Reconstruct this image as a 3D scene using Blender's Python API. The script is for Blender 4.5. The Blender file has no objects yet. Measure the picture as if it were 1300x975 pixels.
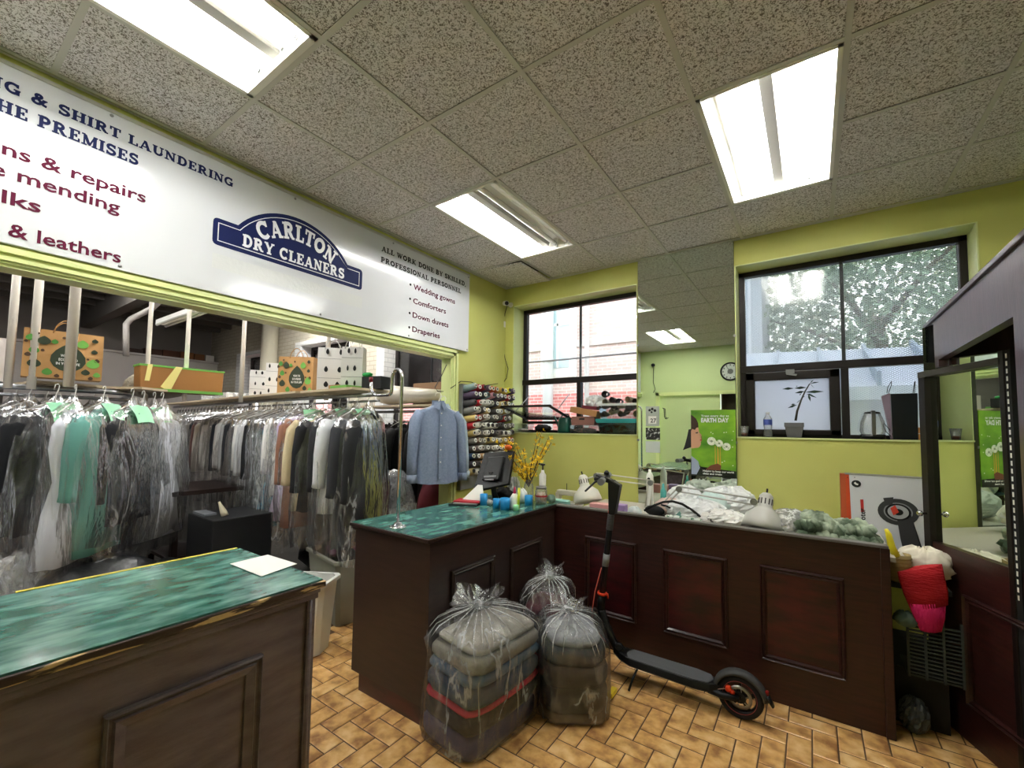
import bpy, bmesh, math, random
import numpy as np
from math import pi, sin, cos, radians as R
from mathutils import Vector, Matrix
random.seed(7)
S = bpy.context.scene
COL = S.collection
# ---------------------------------------------------------------- camera
YAW, PITCH, ROLL, FPX = 0.607, 0.0578, 0.0142, 545.7
CX, CY, EYE = 651.4, 512.6, 1.6
_f = Vector((-sin(YAW)*cos(PITCH), cos(YAW)*cos(PITCH), sin(PITCH)))
_r = Vector((cos(YAW), sin(YAW), 0)); _u = _r.cross(_f)
_R = _r*cos(ROLL)+_u*sin(ROLL); _U = -_r*sin(ROLL)+_u*cos(ROLL)
cd = bpy.data.cameras.new('camera'); cam = bpy.data.objects.new('camera', cd); COL.objects.link(cam)
cam.matrix_world = Matrix(((_R.x,_U.x,-_f.x,0),(_R.y,_U.y,-_f.y,0),(_R.z,_U.z,-_f.z,EYE),(0,0,0,1)))
cd.sensor_fit = 'HORIZONTAL'; cd.sensor_width = 36.0
cd.lens = 36.0*FPX/1300
cd.shift_x = -(CX-650)/1300; cd.shift_y = (CY-487.5)/1300
cd.clip_start = .02; cd.clip_end = 200
S.camera = cam
# ---------------------------------------------------------------- sky, exposure
w = bpy.data.worlds.new('overcast_sky'); S.world = w; w.use_nodes = True
bg = w.node_tree.nodes['Background']; bg.inputs[0].default_value = (.93,.96,1,1); bg.inputs[1].default_value = 1.45
S.view_settings.view_transform = 'Standard'; S.view_settings.look = 'None'
S.view_settings.gamma = 1; S.view_settings.use_curve_mapping = False
S.view_settings.exposure = 1.72
TUBE = 21.0          # brightness of a lit fluorescent tube
try:
    S.cycles.transparent_max_bounces = 32
    S.cycles.max_bounces = 10; S.cycles.diffuse_bounces = 5
except Exception: pass

# ---------------------------------------------------------------- helpers
def at(u, v, x=None, y=None, z=None):
    """world point seen at photo pixel (u,v) on the plane x=, y= or z= (z above floor)"""
    d = _f+_R*((u-CX)/FPX)-_U*((v-CY)/FPX)
    if x is not None: k = x/d.x
    elif y is not None: k = y/d.y
    else: k = (z-EYE)/d.z
    return Vector((d.x*k, d.y*k, EYE+d.z*k))
def lin(c):
    if isinstance(c, str):
        c = [int(c[i:i+2],16)/255 for i in (0,2,4)]
    return tuple(((x/12.92) if x <= .04045 else ((x+.055)/1.055)**2.4) for x in c)+(1,)
MATS = {}
class NT:
    def __init__(s, m): s.t = m.node_tree; s.n = s.t.nodes; s.l = s.t.links
    def node(s, typ, **kw):
        n = s.n.new(typ)
        for k, v in kw.items():
            if k.startswith('i_'):
                n.inputs[k[2:].replace('_',' ')].default_value = v
            else: setattr(n, k, v)
        return n
    def link(s, a, b): s.l.new(a, b)
def mat(name, col, rough=.5, metal=0, bump=0, bscale=60, col2=None, nscale=8, spec=.5, trans=0, emit=None, es=0, alpha=1, ior=1.45, contrast=(.35,.65), stretch=None, coat=0, detail=4, bdist=.002):
    m = bpy.data.materials.new(name); m.use_nodes = True; MATS[name] = m
    t = NT(m); b = t.n['Principled BSDF']
    b.inputs['Base Color'].default_value = lin(col); b.inputs['Roughness'].default_value = rough
    b.inputs['Metallic'].default_value = metal; b.inputs['Specular IOR Level'].default_value = spec
    b.inputs['Transmission Weight'].default_value = trans; b.inputs['IOR'].default_value = ior
    b.inputs['Alpha'].default_value = alpha; b.inputs['Coat Weight'].default_value = coat
    b.inputs['Coat Roughness'].default_value = .08
    if emit: b.inputs['Emission Color'].default_value = lin(emit); b.inputs['Emission Strength'].default_value = es
    if col2 or bump:
        tc = t.node('ShaderNodeTexCoord'); mp = t.node('ShaderNodeMapping'); t.link(tc.outputs['Object'], mp.inputs[0])
        if stretch: mp.inputs['Scale'].default_value = stretch
    if col2:
        no = t.node('ShaderNodeTexNoise'); no.inputs['Scale'].default_value = nscale; no.inputs['Detail'].default_value = detail
        t.link(mp.outputs[0], no.inputs['Vector'])
        cr = t.node('ShaderNodeValToRGB'); cr.color_ramp.elements[0].position = contrast[0]; cr.color_ramp.elements[1].position = contrast[1]
        cr.color_ramp.elements[0].color = lin(col); cr.color_ramp.elements[1].color = lin(col2)
        t.link(no.outputs[0], cr.inputs[0]); t.link(cr.outputs[0], b.inputs['Base Color'])
    if bump:
        nb = t.node('ShaderNodeTexNoise'); nb.inputs['Scale'].default_value = bscale; nb.inputs['Detail'].default_value = 3
        t.link(mp.outputs[0], nb.inputs['Vector'])
        bp = t.node('ShaderNodeBump'); bp.inputs['Strength'].default_value = bump; bp.inputs['Distance'].default_value = bdist
        t.link(nb.outputs[0], bp.inputs['Height']); t.link(bp.outputs[0], b.inputs['Normal'])
    return m
def cmat(hexcol, rough=.6, **k):
    key = 'c_'+hexcol+'_%g' % rough
    return MATS.get(key) or mat(key, hexcol, rough, **k)

def wpos(o):
    p = Vector((0,0,0))
    while o is not None: p = p+o.location; o = o.parent
    return p
class MB:
    """collects faces; build() links them as ONE mesh object"""
    def __init__(s): s.v = []; s.f = []; s.mi = []; s.sm = []; s.cur = 0; s.smooth = False
    def add(s, vs, fs, smooth=None):
        b = len(s.v); s.v += [tuple(p) for p in vs]
        for f in fs:
            s.f.append([b+i for i in f]); s.mi.append(s.cur); s.sm.append(s.smooth if smooth is None else smooth)
        return s
    def box(s, a, b):
        x0,y0,z0 = [min(a[i],b[i]) for i in range(3)]; x1,y1,z1 = [max(a[i],b[i]) for i in range(3)]
        return s.add([(x0,y0,z0),(x1,y0,z0),(x1,y1,z0),(x0,y1,z0),(x0,y0,z1),(x1,y0,z1),(x1,y1,z1),(x0,y1,z1)],
              [(0,3,2,1),(4,5,6,7),(0,1,5,4),(1,2,6,5),(2,3,7,6),(3,0,4,7)], False)
    def obox(s, c, dx, dy, dz):
        c=Vector(c);dx=Vector(dx)/2;dy=Vector(dy)/2;dz=Vector(dz)/2
        P=[c+dx*i+dy*j+dz*k for k in(-1,1) for (i,j) in((-1,-1),(1,-1),(1,1),(-1,1))]
        return s.add(P,[(0,3,2,1),(4,5,6,7),(0,1,5,4),(1,2,6,5),(2,3,7,6),(3,0,4,7)],False)
    def prism(s, pts, n, d):
        """polygon pts (3d, planar) extruded by vector n*d"""
        n = Vector(n)*d; k = len(pts); P = [Vector(p) for p in pts]
        return s.add(P+[p+n for p in P], [tuple(range(k))[::-1], tuple(range(k,2*k))]+[(i,(i+1)%k,k+(i+1)%k,k+i) for i in range(k)], False)
    def rings(s, rs, cap=(True,True), closed=True, smooth=True):
        n = len(rs[0]); vs = [p for r in rs for p in r]; fs = []
        for j in range(len(rs)-1):
            for i in range(n if closed else n-1):
                fs.append((j*n+i, j*n+(i+1)%n, (j+1)*n+(i+1)%n, (j+1)*n+i))
        s.add(vs, fs, smooth)
        b = len(s.v)-len(vs)
        if cap[0]: s.f.append([b+i for i in range(n)][::-1]); s.mi.append(s.cur); s.sm.append(False)
        if cap[1]: s.f.append([b+(len(rs)-1)*n+i for i in range(n)]); s.mi.append(s.cur); s.sm.append(False)
        return s
    def tube(s, pts, r, n=8, cap=True, flat=1.0, smooth=True):
        P = [Vector(p) for p in pts]; rs = r if isinstance(r,(list,tuple)) else [r]*len(P)
        up = None; out = []
        for i,p in enumerate(P):
            d = (P[min(i+1,len(P)-1)]-P[max(i-1,0)]).normalized()
            if up is None:
                up = Vector((0,0,1)) if abs(d.z) < .9 else Vector((1,0,0))
            a = d.cross(up).normalized(); up2 = a.cross(d).normalized(); up = up2
            out.append([p+(a*cos(2*pi*k/n)+up2*sin(2*pi*k/n)*flat)*rs[i] for k in range(n)])
        return s.rings(out, (cap,cap), smooth=smooth)
    def lathe(s, prof, c=(0,0,0), axis=(0,0,1), n=16, cap=(True,True), smooth=True):
        ax = Vector(axis).normalized(); up = Vector((0,0,1)) if abs(ax.z) < .9 else Vector((1,0,0))
        a = ax.cross(up).normalized(); b = ax.cross(a); c = Vector(c)
        return s.rings([[c+ax*h+(a*cos(2*pi*k/n)+b*sin(2*pi*k/n))*r for k in range(n)] for r,h in prof], cap, smooth=smooth)
    def cyl(s, a, b, r, n=12, smooth=True):
        a = Vector(a); b = Vector(b); return s.lathe([(r,0),(r,(b-a).length)], a, b-a, n, smooth=smooth)
    def ball(s, c, r, n=8, m=6, jit=0, seed=0):
        rnd = random.Random(seed); rx,ry,rz = r if isinstance(r,(tuple,list)) else (r,r,r); c = Vector(c); rs = []
        for j in range(1,m):
            t = pi*j/m
            rs.append([c+Vector((rx*sin(t)*cos(2*pi*k/n), ry*sin(t)*sin(2*pi*k/n), -rz*cos(t)))*(1+jit*(rnd.random()-.5)) for k in range(n)])
        return s.rings(rs)
    def quad(s, *p): return s.add(p, [tuple(range(len(p)))], False)
    def build(s, name, mats, parent=None, world=True, bev=0, tag=None, origin=None, sub=0):
        mats = mats if isinstance(mats,(list,tuple)) else [mats]
        me = bpy.data.meshes.new(name)
        V = np.array(s.v, dtype=float).reshape(-1,3)
        o = bpy.data.objects.new(name, me)
        if parent is not None:
            if world: V = V-np.array(wpos(parent))
            o.parent = parent
        elif world:
            L = np.array(origin) if origin is not None else np.array([(V[:,0].min()+V[:,0].max())/2,(V[:,1].min()+V[:,1].max())/2,V[:,2].min()])
            V = V-L; o.location = L.tolist()
        me.from_pydata(V.tolist(), [], s.f)
        for m in mats: me.materials.append(m)
        me.polygons.foreach_set('material_index', s.mi); me.polygons.foreach_set('use_smooth', s.sm)
        me.validate(); me.update()
        COL.objects.link(o)
        if bev:
            b = o.modifiers.new('bevel','BEVEL'); b.width = bev; b.segments = 2; b.limit_method = 'ANGLE'; b.angle_limit = R(40)
        if tag: T(o, *tag)
        return o
def T(o, label=None, cat=None, group=None, kind=None):
    if label: o['label'] = label
    if cat: o['category'] = cat
    if group: o['group'] = group
    if kind: o['kind'] = kind
    return o
def thing(name, loc, label, cat, group=None, rz=0):
    o = bpy.data.objects.new(name, None); COL.objects.link(o); o.location = loc; o.rotation_euler.z = rz
    o.empty_display_size = .1
    return T(o, label, cat, group)
def struct(mb, name, m, parent=None, **k):
    o = mb.build(name, m, parent, **k)
    if parent is None: o['kind'] = 'structure'
    return o
def copy_tree(o, parent=None):
    c = o.copy(); COL.objects.link(c)
    if parent is not None: c.parent = parent
    for ch in o.children: copy_tree(ch, c)
    return c
def lerp(a, b, t): return a+(b-a)*t
ORD=['first','second','third','fourth','fifth','sixth','seventh','eighth','ninth','tenth','eleventh','twelfth','thirteenth','fourteenth','fifteenth','sixteenth','seventeenth','eighteenth','nineteenth','twentieth']+['twenty-'+q for q in ('first','second','third','fourth','fifth','sixth','seventh','eighth','ninth')]+['thirtieth']
def cname(h):
    import colorsys
    r,g,b=[int(h[i:i+2],16)/255 for i in (0,2,4)]; H,S_,V=colorsys.rgb_to_hsv(r,g,b); H*=360
    if V<.2: return 'black'
    if S_<.16: return 'dark grey' if V<.42 else ('grey' if V<.68 else 'pale grey' if V<.85 else 'white')
    n='red' if H<14 or H>340 else 'orange brown' if H<32 else 'tan' if H<48 else 'yellow' if H<66 else 'green' if H<160 else 'blue grey' if H<200 else 'blue' if H<255 else 'purple' if H<320 else 'pink'
    if S_<.3 and n in('red','orange brown','tan'): n='taupe'
    return ('dark ' if V<.4 else 'pale ' if V>.75 and S_<.4 else '')+n
# ---- flat print helpers: a frame maps (s,t) on a face to 3d
class Frame:
    def __init__(s, o, x, y, lift=.0012):
        s.o=Vector(o); s.x=Vector(x).normalized(); s.y=Vector(y).normalized(); s.n=s.x.cross(s.y); s.l=lift
    def p(s, a, b, k=1): return s.o+s.x*a+s.y*b+s.n*(s.l*k)
def poly(fr, pts, k=1):
    m = MB(); m.add([fr.p(a,b,k) for a,b in pts], [tuple(range(len(pts)))], False); return m
def ell(fr, cx, cy, rx, ry, k=1, n=20, a0=0, a1=2*pi):
    return poly(fr, [(cx+rx*cos(a0+(a1-a0)*i/n), cy+ry*sin(a0+(a1-a0)*i/n)) for i in range(n if a1-a0 > 6.2 else n+1)], k)
def leaf(m, fr, cx, cy, w, h, k=1):
    n=14; pts=[]
    for i in range(n):
        a=2*pi*i/n; x=sin(a); y=cos(a)
        pts.append((cx+w/2*x*(1-.18*max(y,0)), cy+h/2*(y if y<0 else y*(1+.25*(1-abs(x))**2))))
    m.add([fr.p(a,b,k) for a,b in pts],[tuple(range(n))],False)
def sans(fr, text, x0, y0, h, width=None, name='lettering', m=None, parent=None, bold=.02, align='L', k=2):
    c = bpy.data.curves.new('t','FONT'); c.body = text; c.offset = bold; c.resolution_u = 2
    o = bpy.data.objects.new('t', c); COL.objects.link(o)
    dg = bpy.context.evaluated_depsgraph_get(); me = bpy.data.meshes.new_from_object(o.evaluated_get(dg))
    V = [v.co.copy() for v in me.vertices]; F = [list(p.vertices) for p in me.polygons]
    bpy.data.objects.remove(o); bpy.data.meshes.remove(me); bpy.data.curves.remove(c)
    if not V: return None
    sy = h/.69; xm = min(v.x for v in V); W = max(v.x for v in V)-xm
    sx = (width/W) if width else sy
    mb = MB(); off = -W*sx if align == 'R' else (-W*sx/2 if align == 'C' else 0)
    mb.add([fr.p(x0+off+(v.x-xm)*sx, y0+v.y*sy, k) for v in V], F, False)
    return mb.build(name, m, parent)
# ---- slab serif capitals drawn as strokes
def _arc(cx,cy,rx,ry,a0,a1,n=9): return [(cx+rx*cos(R(a0+(a1-a0)*i/n)), cy+ry*sin(R(a0+(a1-a0)*i/n))) for i in range(n+1)]
TH=.26
def _sf(x,y,w=.36): return ('s',[(x-w/2,y),(x+w/2,y)])
G = {
 'I':(.44,[('t',[(.22,0),(.22,1)]),_sf(.22,.06,.44),_sf(.22,.94,.44)]),
 'L':(.78,[('t',[(.24,0),(.24,1)]),_sf(.24,.94,.46),('s',[(.02,.06),(.76,.06)]),('s',[(.71,0),(.71,.34)])]),
 'T':(.82,[('t',[(.41,0),(.41,1)]),_sf(.41,.06,.46),('s',[(.02,.94),(.8,.94)]),('s',[(.07,1),(.07,.66)]),('s',[(.75,1),(.75,.66)])]),
 'E':(.82,[('t',[(.24,0),(.24,1)]),('s',[(.02,.06),(.78,.06)]),('s',[(.02,.94),(.76,.94)]),('s',[(.24,.5),(.55,.5)]),('s',[(.72,0),(.72,.32)]),('s',[(.7,1),(.7,.7)]),('s',[(.53,.36),(.53,.64)])]),
 'F':(.78,[('t',[(.24,0),(.24,1)]),_sf(.24,.06,.46),('s',[(.02,.94),(.76,.94)]),('s',[(.24,.5),(.55,.5)]),('s',[(.7,1),(.7,.68)]),('s',[(.53,.36),(.53,.64)])]),
 'H':(.98,[('t',[(.22,0),(.22,1)]),('t',[(.76,0),(.76,1)]),('s',[(.2,.5),(.78,.5)]),_sf(.22,.06,.42),_sf(.22,.94,.42),_sf(.76,.06,.42),_sf(.76,.94,.42)]),
 'N':(1.0,[('s',[(.2,0),(.2,1)]),('s',[(.8,0),(.8,1)]),('t',[(.2,.95),(.78,.05)]),_sf(.2,.06,.38),_sf(.14,.94,.26),_sf(.8,.94,.38)]),
 'M':(1.16,[('s',[(.2,0),(.2,1)]),('t',[(.95,0),(.95,1)]),('t',[(.22,.95),(.56,.1)]),('s',[(.56,.05),(.92,.95)]),_sf(.2,.06,.38),_sf(.95,.06,.42),_sf(.13,.94,.24),_sf(1.02,.94,.26)]),
 'A':(1.0,[('s',[(.16,.02),(.48,1)]),('t',[(.48,.98),(.8,.02)]),('s',[(.28,.32),(.7,.32)]),_sf(.16,.06,.32),_sf(.82,.06,.4)]),
 'W':(1.3,[('t',[(.18,.98),(.42,.04)]),('s',[(.42,.04),(.66,.9)]),('t',[(.66,.9),(.88,.04)]),('s',[(.88,.04),(1.14,.98)]),_sf(.18,.94,.38),_sf(1.13,.94,.32),_sf(.64,.94,.3)]),
 'Y':(.94,[('t',[(.16,.98),(.47,.42)]),('s',[(.8,.98),(.5,.42)]),('t',[(.47,.5),(.47,0)]),_sf(.47,.06,.44),_sf(.16,.94,.36),_sf(.8,.94,.32)]),
 'K':(1.0,[('t',[(.22,0),(.22,1)]),('s',[(.3,.42),(.76,.95)]),('t',[(.44,.55),(.8,.04)]),_sf(.22,.06,.42),_sf(.22,.94,.42),_sf(.76,.94,.34),_sf(.82,.06,.36)]),
 'U':(.96,[('t',[(.22,1),(.22,.35)]),('m',_arc(.5,.36,.28,.28,180,360)),('s',[(.77,1),(.77,.35)]),_sf(.22,.94,.42),_sf(.77,.94,.36)]),
 'O':(.98,[('o',_arc(.49,.5,.36,.4,0,360,18))]),
 'C':(.9,[('m',_arc(.5,.5,.37,.42,50,312,14)),('s',[(.76,1),(.76,.66)])]),
 'G':(.96,[('m',_arc(.5,.5,.37,.42,50,300,14)),('s',[(.76,1),(.76,.66)]),('t',[(.76,0),(.76,.44)]),_sf(.74,.43,.4)]),
 'D':(.94,[('t',[(.24,0),(.24,1)]),_sf(.2,.06,.36),_sf(.2,.94,.36),('m',[(.24,.93)]+_arc(.45,.5,.35,.43,85,-85,10)+[(.24,.07)])]),
 'P':(.86,[('t',[(.24,0),(.24,1)]),_sf(.24,.06,.46),_sf(.16,.94,.3),('m',[(.24,.93)]+_arc(.46,.7,.25,.23,85,-85,8)+[(.24,.47)])]),
 'R':(1.0,[('t',[(.24,0),(.24,1)]),_sf(.24,.06,.46),_sf(.16,.94,.3),('m',[(.24,.93)]+_arc(.46,.72,.24,.21,85,-85,8)+[(.24,.51)]),('t',[(.5,.5),(.78,.06)]),_sf(.84,.06,.28)]),
 'B':(.9,[('t',[(.24,0),(.24,1)]),_sf(.14,.06,.26),_sf(.14,.94,.26),('m',[(.24,.93)]+_arc(.44,.74,.22,.19,85,-85,8)+[(.24,.54)]),('m',[(.24,.52)]+_arc(.46,.3,.26,.23,85,-85,8)+[(.24,.07)])]),
 'S':(.8,[('m',_arc(.4,.72,.25,.2,40,230,8)+_arc(.4,.28,.28,.21,60,-140,9)),('s',[(.66,1),(.66,.68)]),('s',[(.13,0),(.13,.34)])]),
 '&':(1.1,[('m',[(.95,.08),(.78,.12)]+[(.36,.62)]+_arc(.47,.8,.16,.14,180,0,6)+[(.6,.7),(.3,.48)]+_arc(.38,.28,.24,.22,140,320,8)+[(.85,.55)]),_sf(.86,.56,.3)]),
 ',':(.34,[('t',[(.17,.12),(.1,-.16)])]),
 ' ':(.42,[]),
}
WID={'t':TH,'s':.14,'m':.23,'o':.25}
def slab(text, size, gap=.07):
    """returns list of quads in (x,y) and total width for height 1*size"""
    Q=[];x=0
    for ch in text:
        wd, st = G[ch]
        for kind, pts in st:
            w_=WID[kind]/2
            for i in range(len(pts)-1):
                (ax,ay),(bx,by)=pts[i],pts[i+1]; dx,dy=bx-ax,by-ay; L=math.hypot(dx,dy) or 1; nx,ny=-dy/L*w_,dx/L*w_
                e=.25*w_ if kind in 'mo' else 0; ex,ey=dx/L*e,dy/L*e
                if kind in 'ts' and abs(dx)>1e-6 and abs(dy)>1e-6: # diagonal: cut level
                    nx,ny=w_*L/abs(dy)*.95,0; ex=ey=0
                Q.append([(x+ax+nx-ex,ay+ny-ey),(x+ax-nx-ex,ay-ny-ey),(x+bx-nx+ex,by-ny+ey),(x+bx+nx+ex,by+ny+ey)])
        x+=wd+gap
    x-=gap
    return [[(a*size,b*size) for a,b in q] for q in Q], x*size
def slabtext(fr, text, x0, y0, h, width, m, parent, name='lettering', warp=None, align='L', k=2):
    Q,W=slab(text,1.0)
    sx=width/W; off=-width if align=='R' else 0
    mb=MB()
    for j,q in enumerate(Q):
        P=[(x0+off+a*sx,y0+b*h) for a,b in q]
        if warp: P=[warp((a*sx)/width,b) for a,b in q]
        area=sum(P[i][0]*P[(i+1)%4][1]-P[(i+1)%4][0]*P[i][1] for i in range(4))
        if area<0: P=P[::-1]
        mb.add([fr.p(a,b,k+.02*(j%9)) for a,b in P],[(0,1,2,3)],False)
    return mb.build(name,m,parent)
# ================================================================= materials
GREEN = mat('green_wall_paint','c6c874',.5,bump=.25,bscale=18,col2='bfc068',nscale=1.2,spec=.3)
GREENT = mat('green_gloss_trim','d3dc9a',.3,bump=.1,bscale=10)
GREENW = mat('pale_green_wall','c2cf98',.55,bump=.2,bscale=18)
WHITE = mat('white_paint','e6e4de',.5)
OFFW = mat('painted_brick','c9c2b2',.6)
WOOD = mat('dark_mahogany','2a1513',.32,bump=.35,bscale=30,col2='3a1c19',nscale=6,stretch=(1,1,9),spec=.45,coat=.15)
WOODP = mat('mahogany_panel_red','200b0c',.35,bump=.25,bscale=30,col2='4a1218',nscale=2.2,stretch=(2,2,7),coat=.2)
WOODC = mat('dark_walnut','2c1e1a',.38,bump=.3,bscale=40,col2='35241f',nscale=6,stretch=(1,1,8))
WOODG = mat('worn_grey_brown_wood','51454a',.3,bump=.7,bscale=90,col2='6a5e62',nscale=10,stretch=(3,.6,3),contrast=(.3,.7),coat=.25)
WORN = mat('chipped_edge_wood','33251f',.42,bump=.5,bscale=60,col2='c2a677',nscale=16,stretch=(1,.35,3),contrast=(.525,.57),detail=10)
TEAL = mat('green_marbled_laminate','235a50',.17,col2='86b6ac',nscale=5,stretch=(3.4,1.3,1),contrast=(.42,.9),spec=.4,detail=12)
BLACK = mat('black_plastic','141414',.35); BLACKM = mat('matte_black','101010',.7)
DGREY = mat('dark_grey_rubber','3c3d3d',.6); MGREY = mat('mid_grey_plastic','7d7f80',.5)
CHROME = mat('chrome','d8d8dc',.12,1); STEEL = mat('brushed_steel','9a9a9c',.35,1)
DBRONZE = mat('dark_bronze_aluminium','231d1c',.4,.3)
MIRROR = mat('mirror_glass','dfe8dd',.0,1)
KRAFT = mat('kraft_paper','b58a55',.7,bump=.3,bscale=12,col2='a97d48',nscale=8)
PAPERW = mat('white_paper','e8e6e0',.6); MINT = mat('mint_paper_tag','9fe0b4',.6)
CARD = mat('brown_cardboard','a87a4c',.75)
GLASS = None
def glassy(name, tint='ffffff', gloss=.08, fac=.06):
    m = bpy.data.materials.new(name); m.use_nodes=True; t=NT(m); t.n.clear()
    out=t.node('ShaderNodeOutputMaterial'); tr=t.node('ShaderNodeBsdfTransparent'); tr.inputs[0].default_value=lin(tint)
    gl=t.node('ShaderNodeBsdfGlossy'); gl.inputs['Roughness'].default_value=gloss
    fr=t.node('ShaderNodeFresnel'); fr.inputs[0].default_value=1.45; mx=t.node('ShaderNodeMixShader')
    ad=t.node('ShaderNodeMath',operation='ADD'); ad.inputs[1].default_value=fac; t.link(fr.outputs[0],ad.inputs[0])
    t.link(ad.outputs[0],mx.inputs[0]); t.link(tr.outputs[0],mx.inputs[1]); t.link(gl.outputs[0],mx.inputs[2]); t.link(mx.outputs[0],out.inputs[0]); return m
GLASS = glassy('window_glass'); CLEAR = glassy('clear_plastic_box','dfe6e6',.15,.1)
def frosted(name):
    m=bpy.data.materials.new(name); m.use_nodes=True; t=NT(m); t.n.clear(); out=t.node('ShaderNodeOutputMaterial')
    tr=t.node('ShaderNodeBsdfTransparent'); tr.inputs[0].default_value=lin('dfe6f2'); tl=t.node('ShaderNodeBsdfTranslucent'); tl.inputs[0].default_value=lin('fafbff'); mx=t.node('ShaderNodeMixShader'); mx.inputs[0].default_value=.85
    t.link(tr.outputs[0],mx.inputs[1]); t.link(tl.outputs[0],mx.inputs[2]); t.link(mx.outputs[0],out.inputs[0]); return m
def film(name, white=.05, crease=.75, streak=9, bump=.8, gl=.5, scale=(1,1,.4), tint='f4f6f8', width=.035, dist=.4):
    """clear polythene film: see-through, glossy, with white crease streaks painted in as sheen"""
    m = bpy.data.materials.new(name); m.use_nodes=True; t=NT(m); t.n.clear()
    out=t.node('ShaderNodeOutputMaterial'); tc=t.node('ShaderNodeTexCoord'); mp=t.node('ShaderNodeMapping'); mp.inputs['Scale'].default_value=scale
    oi=t.node('ShaderNodeObjectInfo'); va=t.node('ShaderNodeVectorMath',operation='SCALE'); va.inputs['Scale'].default_value=31.
    cb=t.node('ShaderNodeCombineXYZ'); t.link(oi.outputs['Random'],cb.inputs[0]); t.link(oi.outputs['Random'],cb.inputs[1]); t.link(cb.outputs[0],va.inputs[0])
    ad0=t.node('ShaderNodeVectorMath',operation='ADD'); t.link(tc.outputs['Object'],ad0.inputs[0]); t.link(va.outputs[0],ad0.inputs[1]); t.link(ad0.outputs[0],mp.inputs[0])
    no=t.node('ShaderNodeTexNoise'); no.inputs['Scale'].default_value=streak; no.inputs['Detail'].default_value=4; no.inputs['Distortion'].default_value=dist; t.link(mp.outputs[0],no.inputs['Vector'])
    n2=t.node('ShaderNodeTexNoise'); n2.inputs['Scale'].default_value=streak*.45; n2.inputs['Detail'].default_value=2; t.link(mp.outputs[0],n2.inputs['Vector'])
    s1=t.node('ShaderNodeMath',operation='SUBTRACT'); s1.inputs[1].default_value=.5; t.link(no.outputs[0],s1.inputs[0]); s2=t.node('ShaderNodeMath',operation='ABSOLUTE'); t.link(s1.outputs[0],s2.inputs[0])
    mr=t.node('ShaderNodeMapRange'); mr.inputs['From Min'].default_value=0; mr.inputs['From Max'].default_value=width; mr.inputs['To Min'].default_value=1; mr.inputs['To Max'].default_value=0; t.link(s2.outputs[0],mr.inputs['Value'])
    m3=t.node('ShaderNodeMapRange'); m3.inputs['From Min'].default_value=.42; m3.inputs['From Max'].default_value=.62; m3.inputs['To Min'].default_value=0; m3.inputs['To Max'].default_value=1; t.link(n2.outputs[0],m3.inputs['Value'])
    mu=t.node('ShaderNodeMath',operation='MULTIPLY'); t.link(mr.outputs[0],mu.inputs[0]); t.link(m3.outputs[0],mu.inputs[1])
    fa=t.node('ShaderNodeMath',operation='MULTIPLY_ADD'); fa.inputs[1].default_value=crease; fa.inputs[2].default_value=white; fa.use_clamp=True; t.link(mu.outputs[0],fa.inputs[0])  # mixes in the white that stands for sheen along the creases
    bp=t.node('ShaderNodeBump'); bp.inputs['Strength'].default_value=bump; bp.inputs['Distance'].default_value=.05; t.link(no.outputs[0],bp.inputs['Height'])
    tr=t.node('ShaderNodeBsdfTransparent'); tr.inputs[0].default_value=(1,1,1,1)
    df=t.node('ShaderNodeBsdfDiffuse'); df.inputs[0].default_value=lin(tint); tl=t.node('ShaderNodeBsdfTranslucent'); tl.inputs[0].default_value=lin(tint)
    dd=t.node('ShaderNodeMixShader'); dd.inputs[0].default_value=.35; t.link(df.outputs[0],dd.inputs[1]); t.link(tl.outputs[0],dd.inputs[2])
    gs=t.node('ShaderNodeBsdfGlossy'); gs.inputs['Roughness'].default_value=.16; t.link(bp.outputs[0],gs.inputs['Normal'])
    m1=t.node('ShaderNodeMixShader'); t.link(fa.outputs[0],m1.inputs[0]); t.link(tr.outputs[0],m1.inputs[1]); t.link(dd.outputs[0],m1.inputs[2])
    lw=t.node('ShaderNodeLayerWeight'); lw.inputs[0].default_value=.3; t.link(bp.outputs[0],lw.inputs['Normal'])
    ml=t.node('ShaderNodeMath',operation='MULTIPLY_ADD'); ml.inputs[1].default_value=gl; ml.inputs[2].default_value=.06; t.link(lw.outputs['Fresnel'],ml.inputs[0])
    m2=t.node('ShaderNodeMixShader'); t.link(ml.outputs[0],m2.inputs[0]); t.link(m1.outputs[0],m2.inputs[1]); t.link(gs.outputs[0],m2.inputs[2]); t.link(m2.outputs[0],out.inputs[0])
    return m
FILM = film('garment_polythene',.035,.42,10,.9,.55,(1,1,.22),width=.05)
FILMF = film('milky_polythene',.28,.6,8,.8,.4,(1,1,.6),width=.06)
BAGF = film('clear_sack_polythene',.03,.4,10,1.0,.6,(1,1,.35),width=.07,dist=.25)
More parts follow.
